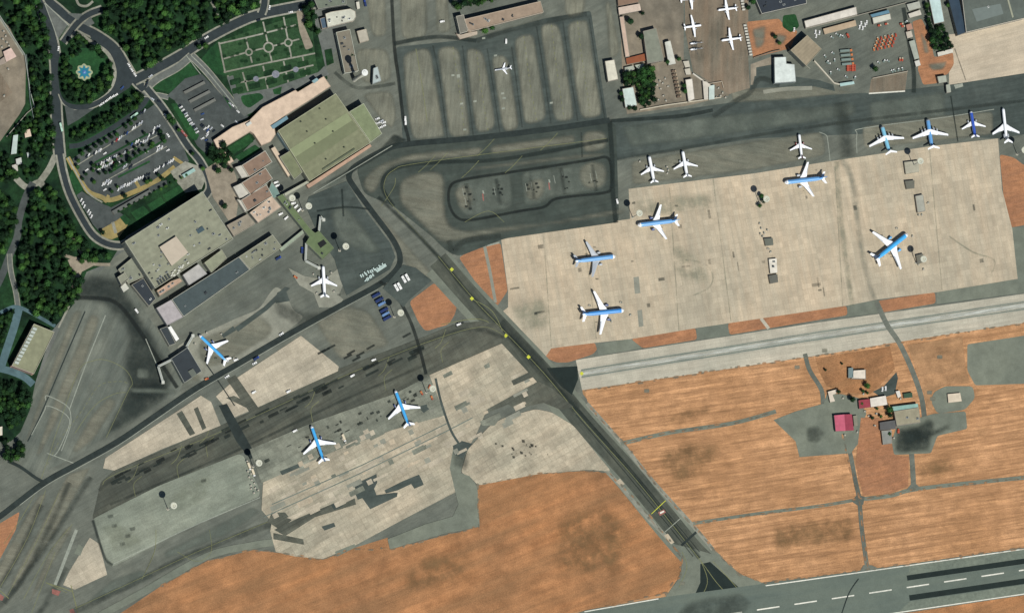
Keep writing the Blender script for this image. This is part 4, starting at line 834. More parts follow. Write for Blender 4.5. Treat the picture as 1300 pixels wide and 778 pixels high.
def bld(name, roof, H, rc, wc, label, cat='building', par=.5, pc=None, units=0, win=True, group=None, seams=0, seam_ang=0, seam_w=.3, seed=1, base=None, ridge=None):
    """walls, roof, parapet, window rows and roof units under one Empty"""
    rr = random.Random(seed)
    cx, cy = cen(roof); z0 = base if base is not None else gz(cx, cy) - .02
    w3 = [P(x, y, H) for x, y in roof]; v = ccw([(p.x, p.y) for p in w3]); n = len(v)
    c0 = (sum(p[0] for p in v) / n, sum(p[1] for p in v) / n)
    e = empty(name, (c0[0], c0[1], z0)); tag(e, label, cat, group)
    L = [(x - c0[0], y - c0[1]) for x, y in v]; h = H - z0
    wm = sm(wc, var=.12, scale=.2); rm = sm(rc, var=.2, scale=.12, seams=seams, seam_ang=seam_ang, seam_w=seam_w)
    mb = MB(); mb.add([(x, y, 0) for x, y in L] + [(x, y, h) for x, y in L], [(i, (i + 1) % n, n + (i + 1) % n, n + i) for i in range(n)]); mb.build('wall', wm, e)
    pw = .5 if par else 0
    if ridge is None:
        mb = MB(); q = inset(L, .02 if not par else pw); mb.add([(x, y, h - (.03 if par else 0)) for x, y in q], [list(range(n))]); ro = mb.build('roof', rm, e)
    else:                       # gable: quad roof with the ridge between the mid points of two edges
        i = ridge; rh = par or 2
        a, b, c, d = [L[(i + k) % 4] for k in range(4)]
        m0 = ((a[0] + b[0]) / 2, (a[1] + b[1]) / 2, h + rh); m1 = ((c[0] + d[0]) / 2, (c[1] + d[1]) / 2, h + rh)
        mb = MB(); mb.add([(*a, h), (*b, h), (*c, h), (*d, h), m0, m1], [(0, 4, 5, 3), (4, 1, 2, 5), (0, 1, 4), (2, 3, 5)]); ro = mb.build('roof', rm, e)
        par = 0
    if par:
        q = inset(L, pw); mb = MB(); hp = h + par; zz = h - .05
        vs = [(x, y, zz) for x, y in L] + [(x, y, hp) for x, y in L] + [(x, y, hp) for x, y in q] + [(x, y, zz) for x, y in q]
        fs = []
        for i in range(n):
            k = (i + 1) % n
            fs += [(i, k, n + k, n + i), (n + i, n + k, 2 * n + k, 2 * n + i), (2 * n + i, 2 * n + k, 3 * n + k, 3 * n + i)]
        vs = [(x * 1.0005, y * 1.0005, z) for x, y, z in vs]
        mb.add(vs, fs); mb.build('parapet', sm(pc or wc, var=.06), e)
    if win and h > 3.5:
        for i in range(n):
            a, b = L[i], L[(i + 1) % n]; dx, dy = b[0] - a[0], b[1] - a[1]; ln = math.hypot(dx, dy)
            if ln < 7: continue
            nx, ny = dy / ln, -dx / ln
            if nx * -.305 + ny * -.17 < .05 or ln > 130: continue
            ang = math.atan2(dy, dx)
            for fl in range(max(1, int(h // 3.6))):
                mb = MB(); zb = fl * 3.5 + 1.1; mb.box(1.5, ln - 1.5, -.12, .03, zb, zb + 1.5, 0, ang, (a[0], a[1])); mb.build('window', GLASS, e)
    xs = [p[0] for p in L]; ys = [p[1] for p in L]
    a, b = L[0], L[1]; ang = math.atan2(b[1] - a[1], b[0] - a[0])
    for k in range(units):
        for _ in range(30):
            x, y = rr.uniform(min(xs), max(xs)), rr.uniform(min(ys), max(ys))
            ins = False
            ql = inset(L, 3)
            for i in range(n):
                xa, ya = ql[i]; xb, yb = ql[(i + 1) % n]
                if (ya > y) != (yb > y) and x < (xb - xa) * (y - ya) / (yb - ya) + xa: ins = not ins
            if ins: break
        else: continue
        mb = MB(); w_, d_, hh = rr.uniform(.7, 2.2), rr.uniform(.6, 1.4), rr.uniform(.6, 1.5)
        mb.box(-w_, w_, -d_, d_, h - .03, h + hh, 0, ang, (x, y)); mb.box(-w_ * .6, w_ * .6, -d_ * .6, d_ * .6, h + hh, h + hh + .25, 1, ang, (x, y))
        mb.build('roof_unit', [rr.choice([METAL, WHITE, METAL, DARKM]), DARKM], e)
    return e
def roof_box(par_e, px, H, h, rc, wc, name='rooftop_room'):
    """a raised block standing on a roof of height H (outline as seen at H+h)"""
    v = ccw([(P(x, y, H + h).x, P(x, y, H + h).y) for x, y in px]); n = len(v); o = par_e.location
    L = [(x - o.x, y - o.y) for x, y in v]; zb = H - o.z - .02; zt = zb + h
    mb = MB(); mb.add([(x, y, zb) for x, y in L] + [(x, y, zt) for x, y in L], [(i, (i + 1) % n, n + (i + 1) % n, n + i) for i in range(n)]); w_ = mb.build(name, sm(wc, var=.1), par_e)
    mb = MB(); mb.add([(x, y, zt) for x, y in L], [list(range(n))]); mb.build('roof', sm(rc, var=.08), w_)
    return w_
# --- main terminal
t1 = bld('terminal', [(158.5, 306.5), (257, 243.5), (296, 303.5), (197, 366)], 21, (138, 140, 118), (168, 168, 148), 'large square terminal with a grey green flat roof and a raised pale block', 'terminal', par=1, pc=(176, 178, 158), units=34, seams=.08, seam_ang=32, seam_w=.04, seed=4)
roof_box(t1, [(202.5, 313.5), (223.5, 300), (239, 320.5), (218, 337.5)], 21, 4, (184, 172, 152), (140, 140, 128))
roof_box(t1, [(249, 292), (257, 287), (260, 292), (252, 297)], 21, 1.2, (62, 82, 88), (150, 160, 150), 'skylight')
for k in range(5): roof_box(t1, [(199 + k * 3.2, 357 - k * 2.1), (201 + k * 3.2, 355.7 - k * 2.1), (204 + k * 3.2, 360.5 - k * 2.1), (202 + k * 3.2, 361.8 - k * 2.1)], 21, 1.5, (58, 64, 62), (80, 84, 80), 'cooling_unit')
rr = random.Random(8)
for k in range(12):
    x = 215 + rr.random() * 22; y = 350 - (x - 215) * .62 + rr.uniform(-4, 3)
    roof_box(t1, [(x, y), (x + 2.5, y - 1.6), (x + 3.5, y), (x + 1, y + 1.8)], 21, rr.uniform(.8, 2), (196, 196, 180), (150, 150, 140), 'roof_unit')
# the same terminal's canopy strip along its front (north-west) side
bld('annex', [(199, 369), (217, 357), (228, 353), (232, 357), (212, 370), (203, 376)], 9, (178, 150, 128), (150, 140, 120), 'narrow pinkish roofed annex on the south corner of the square terminal', par=.4, units=4, seed=3)
bld('annex', [(232, 349), (252, 335), (263, 347.5), (240, 362)], 10, (176, 174, 168), (150, 150, 146), 'annex with a pale lilac ribbed roof behind the long dark roofed hall', par=.3, seams=.12, seam_ang=55, seam_w=.25)
bld('annex', [(259.5, 333.5), (281.5, 317), (288, 328), (268.5, 346)], 10, (136, 140, 116), (160, 160, 140), 'annex with a square green grey roof on the east side of the terminal', par=.5)
bld('departure_hall', [(218, 380), (303, 326), (317, 342.5), (233, 402)], 9, (66, 78, 78), (176, 176, 160), 'long hall with a dark slate roof facing the aircraft stands', 'hall', par=.6, units=3, seed=2)
bld('departure_hall', [(303.5, 325.7), (346, 298), (358, 314), (317.6, 342.2)], 9, (126, 128, 108), (170, 170, 150), 'hall with a grey green roof crowded with units, continuing the dark roofed hall', 'hall', par=.6, units=12, seed=5)
bld('hall', [(198.5, 391), (217.5, 380.3), (232.5, 402.5), (212.5, 413)], 9, (172, 166, 164), (150, 148, 144), 'hall with a pale lilac metal roof at the south end of the dark roofed hall', 'hall', par=.3, seams=.1, seam_ang=55, seam_w=.25)
bld('annex', [(167, 361.5), (182, 353), (198, 379), (189, 389)], 7, (42, 50, 56), (150, 148, 132), 'annex with a near black roof on the south west side of the terminal', par=.5, units=2)
bld('annex', [(150, 342), (168, 327), (182, 352), (163, 360)], 6, (128, 132, 114), (160, 158, 140), 'low annex with a grey green roof west of the terminal corner', par=.5, units=4, seed=6)
bld('annex', [(149, 352), (158, 346), (163, 355), (154, 362)], 8, (134, 136, 118), (170, 168, 150), 'small tower block with a hollow roof beside the low west annex', par=1.2)
bld('kiosk', [(153, 364), (159, 359), (164, 366), (157, 371)], 4, (190, 190, 176), (160, 160, 148), 'small pale roofed box at the south corner of the low west annex', 'kiosk', par=0, win=False)
bld('gate_hall', [(203, 417.5), (212.5, 414), (223, 436), (215, 439)], 7, (50, 58, 60), (150, 150, 136), 'narrow dark roofed connector leading to the southern gate lounge', 'hall', par=.4, win=False)
bld('canopy', [(213.2, 415.5), (217, 413.6), (227.5, 430), (223.5, 433)], 7.5, (236, 236, 228), (200, 200, 190), 'bright white roofed shed beside the narrow dark connector', 'shed', par=0, win=False)
gl = bld('gate_lounge', [(217, 455), (238, 441), (256, 471), (234, 486)], 8, (44, 52, 56), (170, 170, 154), 'gate lounge with a near black roof and a small light well at its corner', 'lounge', par=.6, pc=(150, 154, 144))
roof_box(gl, [(239, 471), (245, 467.5), (250, 475), (244, 479)], 8, 1.5, (96, 102, 92), (190, 190, 174), 'light_well')
# --- central brown roofed blocks
for i, (rf, wg, lab) in enumerate((([(307, 210), (336.5, 191.5), (345.5, 206), (316, 224.5)], [(298.5, 212.5), (306.5, 210), (315.5, 224.3), (307, 226)], 'northernmost of the three brown roofed wings between the terminals'),
                          ([(306.5, 232.5), (337, 213.5), (346, 227), (318, 247.5)], [(296, 237.5), (306, 232.8), (317.5, 247.7), (304, 252)], 'middle one of the three brown roofed wings between the terminals'),
                          ([(306, 254), (338, 234.5), (346, 249), (314, 268)], [(301, 253), (305.6, 254.2), (313.6, 268), (311, 268.5)], 'southernmost of the three brown roofed wings between the terminals'))):
    b_ = bld('office_wing', rf, 10, (134, 112, 94), (196, 190, 172), lab, par=.8, pc=(198, 196, 180), units=2, seed=i)
    bld('stair_block', wg, 8, (190, 186, 172), (180, 178, 164), 'pale %s attached to the west end of the %s' % (('stair block', 'broad stair block', 'thin stair block')[i], ('northernmost brown roofed wing', 'middle brown roofed wing', 'southernmost brown roofed wing')[i]), 'stair block', par=.3, win=False)
bld('annex', [(338, 249), (345, 231), (352, 240), (356, 248), (347, 252)], 6, (112, 138, 128), (140, 150, 140), 'annex with a teal roof east of the brown roofed wings', par=.3, win=False)
bld('link_building', [(317, 270), (345, 249), (357, 263), (328, 283)], 8, (186, 166, 144), (176, 166, 148), 'link block with a pinkish beige roof cluttered with black units', par=.4, units=10, seed=11)
bld('link_building', [(288, 286), (314, 272), (324, 284), (297, 300)], 6, (142, 134, 116), (160, 150, 134), 'low link block with a brownish roof touching the square terminal', par=.4, units=5, seed=12)
cn = bld('concourse', [(271, 178), (295, 161.5), (317, 152.5), (333, 136.5), (375, 114.5), (378, 117), (411, 97), (420, 110), (396, 126), (358, 150), (348, 160), (350, 171), (344, 180), (332, 185), (322, 170), (318, 167.5), (286, 187), (297, 205), (291, 209), (277, 191)], 7, (204, 182, 158), (166, 150, 130), 'long raised concourse with a pinkish beige deck before the green roofed hall', 'concourse', par=.3, win=False)
roof_box(cn, [(344, 160), (364, 147), (366, 151), (347, 164)], 7, 1.6, (108, 140, 150), (150, 165, 165), 'skylight')
roof_box(cn, [(396, 103), (402, 99), (405, 102), (399, 106)], 7, 2, (128, 158, 160), (150, 165, 165), 'lift_house')
roof_box(cn, [(312, 158), (318, 154), (320, 157), (314, 161)], 7, 2.2, (196, 198, 188), (160, 160, 150), 'lift_house')
sheet('lawn', [(289, 188), (316, 171), (322, 180), (296, 196)], M['lawn']); sheet('lawn', [(298, 199), (324, 184), (332, 190), (306, 206)], M['lawn'])
# --- green roofed hall
th = bld('terminal_hall', [(353, 166), (426, 119), (470, 181.5), (393, 230)], 14, (124, 127, 98), (170, 166, 140), 'very large hall with an olive green roof in long bands', 'terminal hall', par=.5, pc=(178, 180, 150), seams=.06, seam_ang=32, seam_w=.05)
for (x0, y0), (x1, y1), (x2, y2), (x3, y3), c in (((367.5, 190), (440, 143.5), (447, 153), (374.5, 199.7), (134, 142, 106)), ((374.5, 199.7), (447, 153), (455, 164), (382, 212), (112, 118, 88))):
    v = [P(x, y, 14.05) for x, y in ((x0, y0), (x1, y1), (x2, y2), (x3, y3))]; o = th.location
    mb = MB(); mb.add([(p.x - o.x, p.y - o.y, 14.06 - o.z) for p in v], [(3, 2, 1, 0)]); mb.build('roof_band', sm(c, var=.1, scale=.1), th)
for x, y in ((406, 138), (414, 151.5), (382, 154.5), (390, 167), (423, 167), (400, 182), (437, 187), (414, 202)):
    roof_box(th, [(x - 1.4, y), (x, y - 1), (x + 1.4, y), (x, y + 1)], 14, 1.3, (56, 62, 50), (60, 64, 54), 'vent')
roof_box(th, [(409, 214.5), (450, 188), (451, 189.6), (410, 216)], 14, 1, (84, 92, 72), (70, 76, 60), 'roof_duct')
bld('terminal_wing', [(443.3, 142.2), (461.5, 131.5), (485, 170), (470.5, 181)], 12, (122, 132, 98), (180, 182, 160), 'east wing with a plain olive roof beside the large green hall', 'hall', par=.5, pc=(182, 186, 160))
bld('terminal_wing', [(355, 199.5), (368.5, 191.5), (384, 219), (373.5, 228)], 10, (116, 122, 92), (160, 160, 140), 'small olive roofed wing on the west side of the large green hall', 'hall', par=.4)
bld('terminal_wing', [(352, 169), (354, 167), (371, 190), (367, 192)], 9, (120, 148, 142), (120, 140, 140), 'thin glass roofed strip on the west edge of the large green hall', 'hall', par=.2, win=False)
bld('canopy', [(389, 235), (395, 231.5), (470, 183), (472, 186), (397, 236), (392, 239)], 5, (176, 146, 124), (160, 134, 112), 'long pink canopy along the airside foot of the large green hall', 'canopy', par=0, win=False)
bld('walkway', [(344, 189), (349, 186), (370, 221), (366, 225)], 6, (204, 184, 158), (170, 160, 140), 'narrow beige walkway roof west of the olive roofed wing', 'walkway', par=.2, win=False)
# --- pier
pr = bld('pier', [(352, 250), (359, 246.5), (394, 291), (400, 296), (405, 293), (424, 315), (410, 329), (388.5, 308), (393, 301)], 9, (96, 112, 76), (150, 156, 132), 'green roofed boarding pier ending in a diamond shaped lounge', 'pier', par=.4, pc=(112, 126, 92), units=6, seed=9)
roof_box(pr, [(403, 309), (411, 304), (415, 309), (407, 315)], 9, .4, (14, 18, 18), (30, 34, 32), 'skylight')  # near-black block: the dark inside of an open courtyard painted as colour
bld('walkway', [(355, 315.5), (384, 292), (386, 296), (357, 319.5)], 5, (146, 158, 136), (150, 156, 140), 'pale green covered walkway between the pier and the roof with many units', 'walkway', par=.2, win=False)
bld('walkway', [(358.5, 247), (391, 229), (392.5, 232), (361, 250)], 6, (168, 170, 148), (160, 160, 144), 'pale walkway roof between the pier and the pink canopy', 'walkway', par=.2, win=False)
def bridge(px, H, label):
    v = [P(x, y, H) for x, y in px]; c = v[0]; z0 = gz(*px[0]); e = empty('jet_bridge', (c.x, c.y, z0)); tag(e, label, 'jet bridge')
    for i in range(len(v) - 1):
        a, b = v[i] - c, v[i + 1] - c; dx, dy = b.x - a.x, b.y - a.y; ln = math.hypot(dx, dy); ang = math.atan2(dy, dx)
        mb = MB(); mb.box(0, ln, -1.4, 1.4, H - z0 - 2.8, H - z0, 0, ang, (a.x, a.y)); mb.box(0, ln, -.5, .5, H - z0, H - z0 + .2, 1, ang, (a.x, a.y)); mb.build('tunnel', [sm((176, 180, 166)), METAL], e)
    b = v[-1] - c; mb = MB(); mb.box(-1.9, 1.9, -1.9, 1.9, H - z0 - 3.1, H - z0 + .25, 0, 0, (b.x, b.y)); mb.build('cab', sm((190, 192, 180)), e)
    m_ = (v[-2] + v[-1]) / 2 - c
    mb = MB(); mb.cyl((m_.x, m_.y), .35, .35, 0, H - z0 - 2.8); mb.box(-1.6, 1.6, -.5, .5, 0, .9, 0, 0, (m_.x, m_.y)); mb.build('leg', DARKM, e)
bridge([(389, 308), (388, 331), (405, 340)], 6, 'angled jet bridge reaching the white airliner at the pier head')
bridge([(405, 293), (407, 275), (411, 279)], 6, 'straight jet bridge on the north side of the pier head')
bridge([(239, 444), (237, 440), (245, 426)], 6, 'jet bridge on the north side of the gate lounge')
bridge([(219, 456), (201, 465), (207, 485)], 6, 'bent jet bridge on the west side of the gate lounge')
# --- control tower
def tower():
    zb = gz(449, 102); c = P(449.5, 102, zb); H = 52
    e = empty('control_tower', c); tag(e, 'tall slender control tower with a round white cab', 'control tower')
    mb = MB(); mb.cyl((0, 0), 2.6, 1.7, 0, H - 8, 14); mb.build('shaft', sm((196, 194, 178), var=.08), e)
    mb = MB(); n = 16
    mb.loft([[(r * math.cos(2 * math.pi * i / n), r * math.sin(2 * math.pi * i / n), z) for i in range(n)] for r, z in ((1.7, H - 9), (3.6, H - 6), (3.8, H - 4.4))]); mb.build('gallery', sm((190, 190, 178)), e)
    mb = MB(); mb.cyl((0, 0), 3.5, 4.1, H - 4.35, H - 1.6, n); mb.build('cab_window', GLASS, e)
    mb = MB(); mb.cyl((0, 0), 4.4, 4.0, H - 1.55, H - .6, n); mb.cyl((0, 0), 2.4, 2.2, H - .6, H, n); ro = mb.build('roof', WHITE, e)
    mb = MB(); mb.cyl((0, 0), .15, .06, H, H + 5, 6); mb.build('aerial', METAL, ro)
tower()
bld('tower_block', [(474, 87), (479.5, 85), (484, 103), (473, 107)], 7, (168, 180, 176), (150, 156, 150), 'pale blue roofed block standing right of the control tower', par=.3, units=2)
bld('link_building', [(449, 101), (463, 94), (465, 96), (450, 103)], 4, (164, 168, 152), (150, 150, 138), 'thin low corridor at the foot of the control tower', 'corridor', par=0, win=False)
n2 = bld('office_block', [(426.5, 41.5), (444, 37.5), (455, 90.5), (437.5, 93.5)], 9, (122, 116, 100), (190, 190, 172), 'long grey flat roofed block with white edges left of the control tower', par=.9, pc=(190, 192, 174), units=6, seed=3)
bld('hangar', [(413, 18), (420, 15.5), (445, 11.5), (451, 15), (452, 22), (449, 27), (416, 35.5)], 9, (196, 196, 178), (176, 168, 150), 'cream roofed building with a rounded east end near the top edge', par=.5, units=7, seed=7)
bld('annex', [(406, 24), (412.5, 22), (415.5, 35.5), (409, 37)], 5, (72, 92, 108), (150, 140, 126), 'low annex with a blue roof left of the cream rounded building', par=.3, win=False)
bld('shed', [(453, 40), (465, 37), (468.5, 51.5), (457, 55)], 6, (174, 168, 150), (170, 160, 140), 'square beige roofed shed right of the long grey block', 'shed', par=.3)
bld('building', [(398, -2), (438, -12), (440, 6), (404, 12)], 8, (108, 116, 100), (150, 150, 136), 'grey green roofed building cut by the top edge above the cream building', par=.4, units=5)
bld('kiosk', [(452, 3), (456, 2.5), (457, 11), (453.5, 12)], 4, (204, 200, 182), (180, 176, 160), 'small cream roofed kiosk near the top edge', 'kiosk', par=0, win=False)
n3 = bld('office_block', [(589, 25), (686, 2), (690, 16), (598, 40), (594, 38)], 9, (150, 132, 112), (196, 176, 152), 'long brown roofed block with a cream facade at the top edge', par=.7, pc=(182, 170, 150), units=9, seed=8)
bld('annex', [(579, 21), (588.5, 19), (594, 40), (584, 43)], 9, (118, 116, 104), (180, 176, 160), 'grey roofed wing on the west end of the long brown roofed block', par=.5)
bld('annex', [(588.8, 25.5), (591, 24), (594, 37), (592.5, 38)][:0] or [(579, 43), (585, 44.5), (598, 41), (606, 40), (606, 44), (584, 50)], 3.5, (172, 160, 142), (180, 160, 140), 'low beige porch under the grey roofed wing', 'porch', par=0, win=False)
# --- north east works yard
Y = []
def shed(px, H, rc, label, wc=(150, 144, 130), cat='shed', name='shed', **k): Y.append(bld(name, px, H, rc, wc, label, cat, **k))
shed([(785, 10), (812, 5), (814, 13.5), (786, 19)], 5, (200, 182, 164), 'pinkish white roofed shed near the top edge left of the yard', par=0)
shed([(784, -4), (808, -8), (811, 3), (785, 8)], 5, (132, 108, 88), 'brown roofed shed cut by the top edge', par=0)
shed([(786.5, 22), (792, 21), (799.5, 72), (794, 73)], 4, (190, 166, 146), 'long thin pink roofed shed along the west wall of the yard', par=.2)
shed([(816.5, 40), (833, 36), (843, 77), (822, 81)], 8, (126, 130, 114), 'tall grey green roofed workshop standing in the yard', par=.2, seams=.06, seam_ang=80, name='workshop', cat='workshop')
shed([(844, 54), (851, 52), (858, 81), (849, 83)], 6, (196, 196, 182), 'narrow white vaulted shed right of the grey green workshop', par=1.2, ridge=0)
shed([(768, 78), (780, 76), (785, 101), (772, 104)], 7, (206, 202, 182), 'cream flat roofed block west of the trees', par=.2)
shed([(790, 113), (804, 110.5), (809, 134), (794, 137)], 6, (190, 204, 194), 'pale mint roofed block among the trees', par=.2)
shed([(794.5, 74.5), (820, 68), (821, 77), (796, 82)], 3.5, (146, 84, 52), 'rusty orange roofed lean-to south of the long pink shed', par=0, seams=.2, seam_ang=80, win=False)
shed([(793, 86), (804, 83.5), (806, 88), (800, 91), (794, 94)], 4, (168, 172, 156), 'left of two pale roofs poking out of the trees', par=0, win=False)
shed([(806, 83), (817, 81), (820, 92), (813, 94)], 4, (168, 176, 158), 'right of two pale roofs poking out of the trees', par=0, win=False)
shed([(870, 101.5), (879, 100), (882, 126), (874, 130)], 5, (212, 206, 192), 'white roofed store south of two tiny cream huts', par=.2)
shed([(892, 103), (897, 104), (903, 109), (899, 111), (899, 126), (894, 127)], 4, (196, 190, 174), 'bent cream roof along the apron fence', par=0, win=False)
shed([(867, 78), (874.5, 77.5), (876, 85), (870, 86)], 3.5, (188, 182, 164), 'upper of two tiny cream huts above the white roofed store', par=0, win=False)
shed([(869, 88), (876, 87), (877, 95), (871, 95)], 3.5, (190, 184, 166), 'lower of two tiny cream huts above the white roofed store', par=0, win=False)
shed([(900, 109), (907, 108), (907, 126), (900, 127)], 3.5, (186, 200, 190), 'small mint roofed booth by the apron fence', par=0, win=False)
shed([(958, -3), (1022, -16), (1024, 5), (967, 18)], 8, (42, 50, 58), 'navy black roofed depot at the top edge', par=.5, pc=(180, 180, 166), units=8, name='depot', cat='depot')
shed([(1021, 27), (1087, 9), (1088.5, 19), (1023, 36)], 6, (206, 200, 186), 'long white roofed depot north of the vehicle yard', par=.2, name='depot', cat='depot')
shed([(1045, 37), (1086, 26), (1087.5, 33), (1047, 44)], 4, (176, 156, 128), 'low sandy roofed lean-to south of the long white depot', par=0, win=False)
shed([(1003.5, 64), (1024.7, 45), (1043, 62.5), (1023.7, 84)], 13, (150, 138, 114), 'square brown roofed hangar standing at an angle', par=.5, pc=(160, 154, 132), wc=(120, 122, 108), name='hangar', cat='hangar', seams=.08, seam_ang=42, seam_w=.08)
shed([(983, 73), (998, 72.5), (998.5, 81), (1008.7, 82), (1010.5, 104), (983.5, 106)], 8, (206, 214, 206), 'large white roofed hangar on the taxiway edge', par=.2, wc=(150, 156, 150), name='hangar', cat='hangar')
shed([(1066, 106), (1084, 103.5), (1085, 107), (1067, 110)], 4, (168, 196, 190), 'pale cyan roofed booth at the south end of the vehicle yard', par=0, win=False)
shed([(1107.5, 23), (1130, 17.5), (1131.5, 25), (1109, 31)], 5, (200, 200, 184), 'white roofed garage with a blue strip in the vehicle yard', par=.2)
shed([(1105, 19), (1128, 13), (1129.5, 17), (1107, 22.5)], 5, (92, 130, 146), 'thin blue roofed strip on the north side of the white garage', par=0, win=False)
shed([(1178.7, -4), (1193, -6), (1199, 28), (1186, 31)], 6, (182, 204, 198), 'pale cyan roofed store beside the dark hangar', par=.2)
shed([(1190, 67), (1209.5, 62), (1210, 67), (1191, 72)], 4, (206, 202, 186), 'small white roofed hut on the orange soil', par=0)
shed([(1153, 18), (1168, 13), (1170, 19), (1155, 23)], 4, (200, 194, 178), 'lower of two small cream huts by the top edge', par=0, win=False)
shed([(1151, 6), (1167, 2), (1169, 10), (1154, 14)], 4, (170, 172, 158), 'upper of two small huts by the top edge', par=0, win=False)
shed([(1154, 53), (1161, 51), (1167, 74), (1161, 76)], 4, (156, 162, 148), 'long grey hut on the east edge of the vehicle yard', par=0, win=False)
shed([(1161, 78), (1167, 76.5), (1169, 83), (1163, 85)], 4, (200, 198, 186), 'square white hut on the east edge of the vehicle yard', par=0, win=False)
shed([(1150, 32), (1157, 30), (1159, 37), (1152, 39)], 4, (170, 130, 110), 'rusty hut north of the long grey hut', par=0, win=False)
shed([(1150, 41), (1157, 39.5), (1159, 47), (1152, 49)], 4, (188, 178, 160), 'cream hut between the rusty hut and the long grey hut', par=0, win=False)
shed([(1203, -6), (1216.5, -6), (1226, 41.5), (1216, 45)], 9, (46, 64, 78), 'dark blue vaulted annex added for the shadow and facade west of the dark hangar', par=2, ridge=0, name='annex', cat='annex')  # added block: the hangar's shadow and facade put into a dark blue roof
hg = bld('hangar', [(1218, -30), (1420, -60), (1420, -4), (1301, 23.5), (1226.5, 41.5)], 12, (88, 96, 88), (196, 188, 168), 'huge hangar with a patchy dark grey roof at the top right', 'hangar', par=.6, pc=(196, 190, 172), units=6, seed=5)
roof_box(hg, [(1277, -6), (1279, -6.5), (1287, 22), (1285, 23)], 12, .5, (150, 152, 130), (140, 140, 124), 'roof_ridge')
roof_box(hg, [(1234, 12), (1270, 5), (1274, 18), (1240, 28)], 12, .15, (108, 118, 112), (100, 108, 102), 'roof_patch')
shed([(1190, 97.5), (1201, 96), (1202, 104), (1192, 106)], 6, (162, 166, 150), 'upper of two grey roofed booths on the taxiway edge', par=0)
shed([(1201, 108), (1206, 107), (1207.5, 117), (1202, 118)], 6, (160, 164, 148), 'lower of two grey roofed booths on the taxiway edge', par=0)
shed([(1166, 204), (1167, 204), (1167, 214), (1146, 214)][:0] or [(1148, 206), (1166, 204), (1167, 218), (1150, 221)], 4, (166, 162, 142), 'beige roofed equipment store on the concrete apron below the four engined jets', par=0, win=False)
shed([(1149, 230), (1161, 229), (1161, 239), (1151, 240)], 4, (104, 104, 92), 'small grey roofed hut below the beige store on the apron', par=0, win=False)
shed([(1162, 249), (1172, 247), (1175, 268), (1165, 270)], 4, (158, 158, 144), 'tall narrow container store on the concrete apron', par=.2, win=False)
shed([(970, 303), (981, 302), (982, 311), (972, 312)], 3.5, (100, 104, 92), 'dark grey roofed hut in the service strip on the apron', par=0, win=False)
shed([(976, 329), (986, 328), (987, 346), (978, 347)], 3.5, (214, 208, 192), 'white roofed hut in the service strip on the apron', par=0, win=False, units=3)
shed([(976, 350), (987, 348), (988, 358), (978, 360)], 3.5, (98, 98, 88), 'grey roofed hut at the south end of the service strip on the apron', par=0, win=False)
shed([(1163, 324), (1172, 322), (1173, 333), (1165, 335)], 3.5, (108, 106, 92), 'small brown roofed hut right of the blue jet on the apron', par=0, win=False)
# --- hamlet in the fields
shed([(1083.5, 470), (1099, 469), (1099.2, 481), (1081, 480.5)], 4, (216, 206, 188), 'white roofed hut standing alone in the dry grass')
shed([(1077, 467), (1083, 466.5), (1083.5, 479), (1077, 479.5)], 4.5, (112, 130, 128), 'grey green roofed end bay of the lone white hut', par=0)
shed([(1051, 497), (1062, 494), (1062, 499), (1057, 501), (1060, 509), (1054, 510.5)], 4, (208, 196, 176), 'cream angular hut at the west end of the hamlet', par=0)
shed([(1090, 508), (1104, 506.3), (1105, 516.5), (1091, 518.5)], 4.5, (146, 58, 68), 'small dark red roofed house adjoining the white shed', par=1, ridge=0, name='house', cat='house')
shed([(1104.5, 505.5), (1124.5, 502), (1126.7, 513.5), (1105.6, 516.5)], 4.5, (216, 208, 194), 'white roofed shed adjoining the dark red roof', par=0)
shed([(1059, 527), (1072, 525.8), (1073.5, 546.5), (1061, 547)], 6, (190, 92, 112), 'broad pink half of the large red roofed barn', par=0, cat='barn', name='barn', seams=.08)
shed([(1072, 525.8), (1081.5, 525.5), (1084, 546), (1073.5, 546.5)], 5.8, (150, 58, 76), 'darker red half of the large red roofed barn', par=0, cat='barn', name='barn', seams=.08)
shed([(1132.5, 516), (1165, 512), (1166, 516.5), (1134.5, 521.5)], 6, (134, 170, 158), 'thin mint roofed strip on the north side of the garage', par=0, win=False)
shed([(1135, 522), (1166.5, 517), (1168.5, 536), (1138.5, 540.5)], 6.5, (148, 142, 118), 'large tan roofed garage in the hamlet', par=.3, cat='garage', name='garage', units=2)
shed([(1117, 536), (1137, 533), (1137.5, 544), (1117.5, 545.5)], 4.5, (88, 88, 86), 'dark grey roofed shed west of the tan garage', par=0)
shed([(1119, 546.5), (1132, 545.5), (1132.5, 562.5), (1121, 564)], 4, (132, 134, 126), 'grey roofed shed below the dark grey shed', par=.2)
shed([(1147, 499.5), (1158, 498), (1158.7, 504), (1148, 505)], 3.5, (52, 80, 58), 'small dark green roofed shed north of the mint strip', par=0, win=False)
shed([(1137, 496.5), (1142, 495.5), (1144, 503), (1140, 505)], 3.5, (214, 208, 196), 'tiny white hut beside the dark green shed', par=0, win=False)
shed([(1083, 527.5), (1088, 527), (1089, 540), (1084.5, 540.5)], 3.2, (128, 126, 108), 'narrow grey lean-to right of the red roofed barn', par=0, win=False)
shed([(1203, 500), (1219, 498.5), (1221, 509), (1204, 511)], 3, (206, 192, 168), 'cream slab roofed hut east of the hamlet', par=0, win=False)
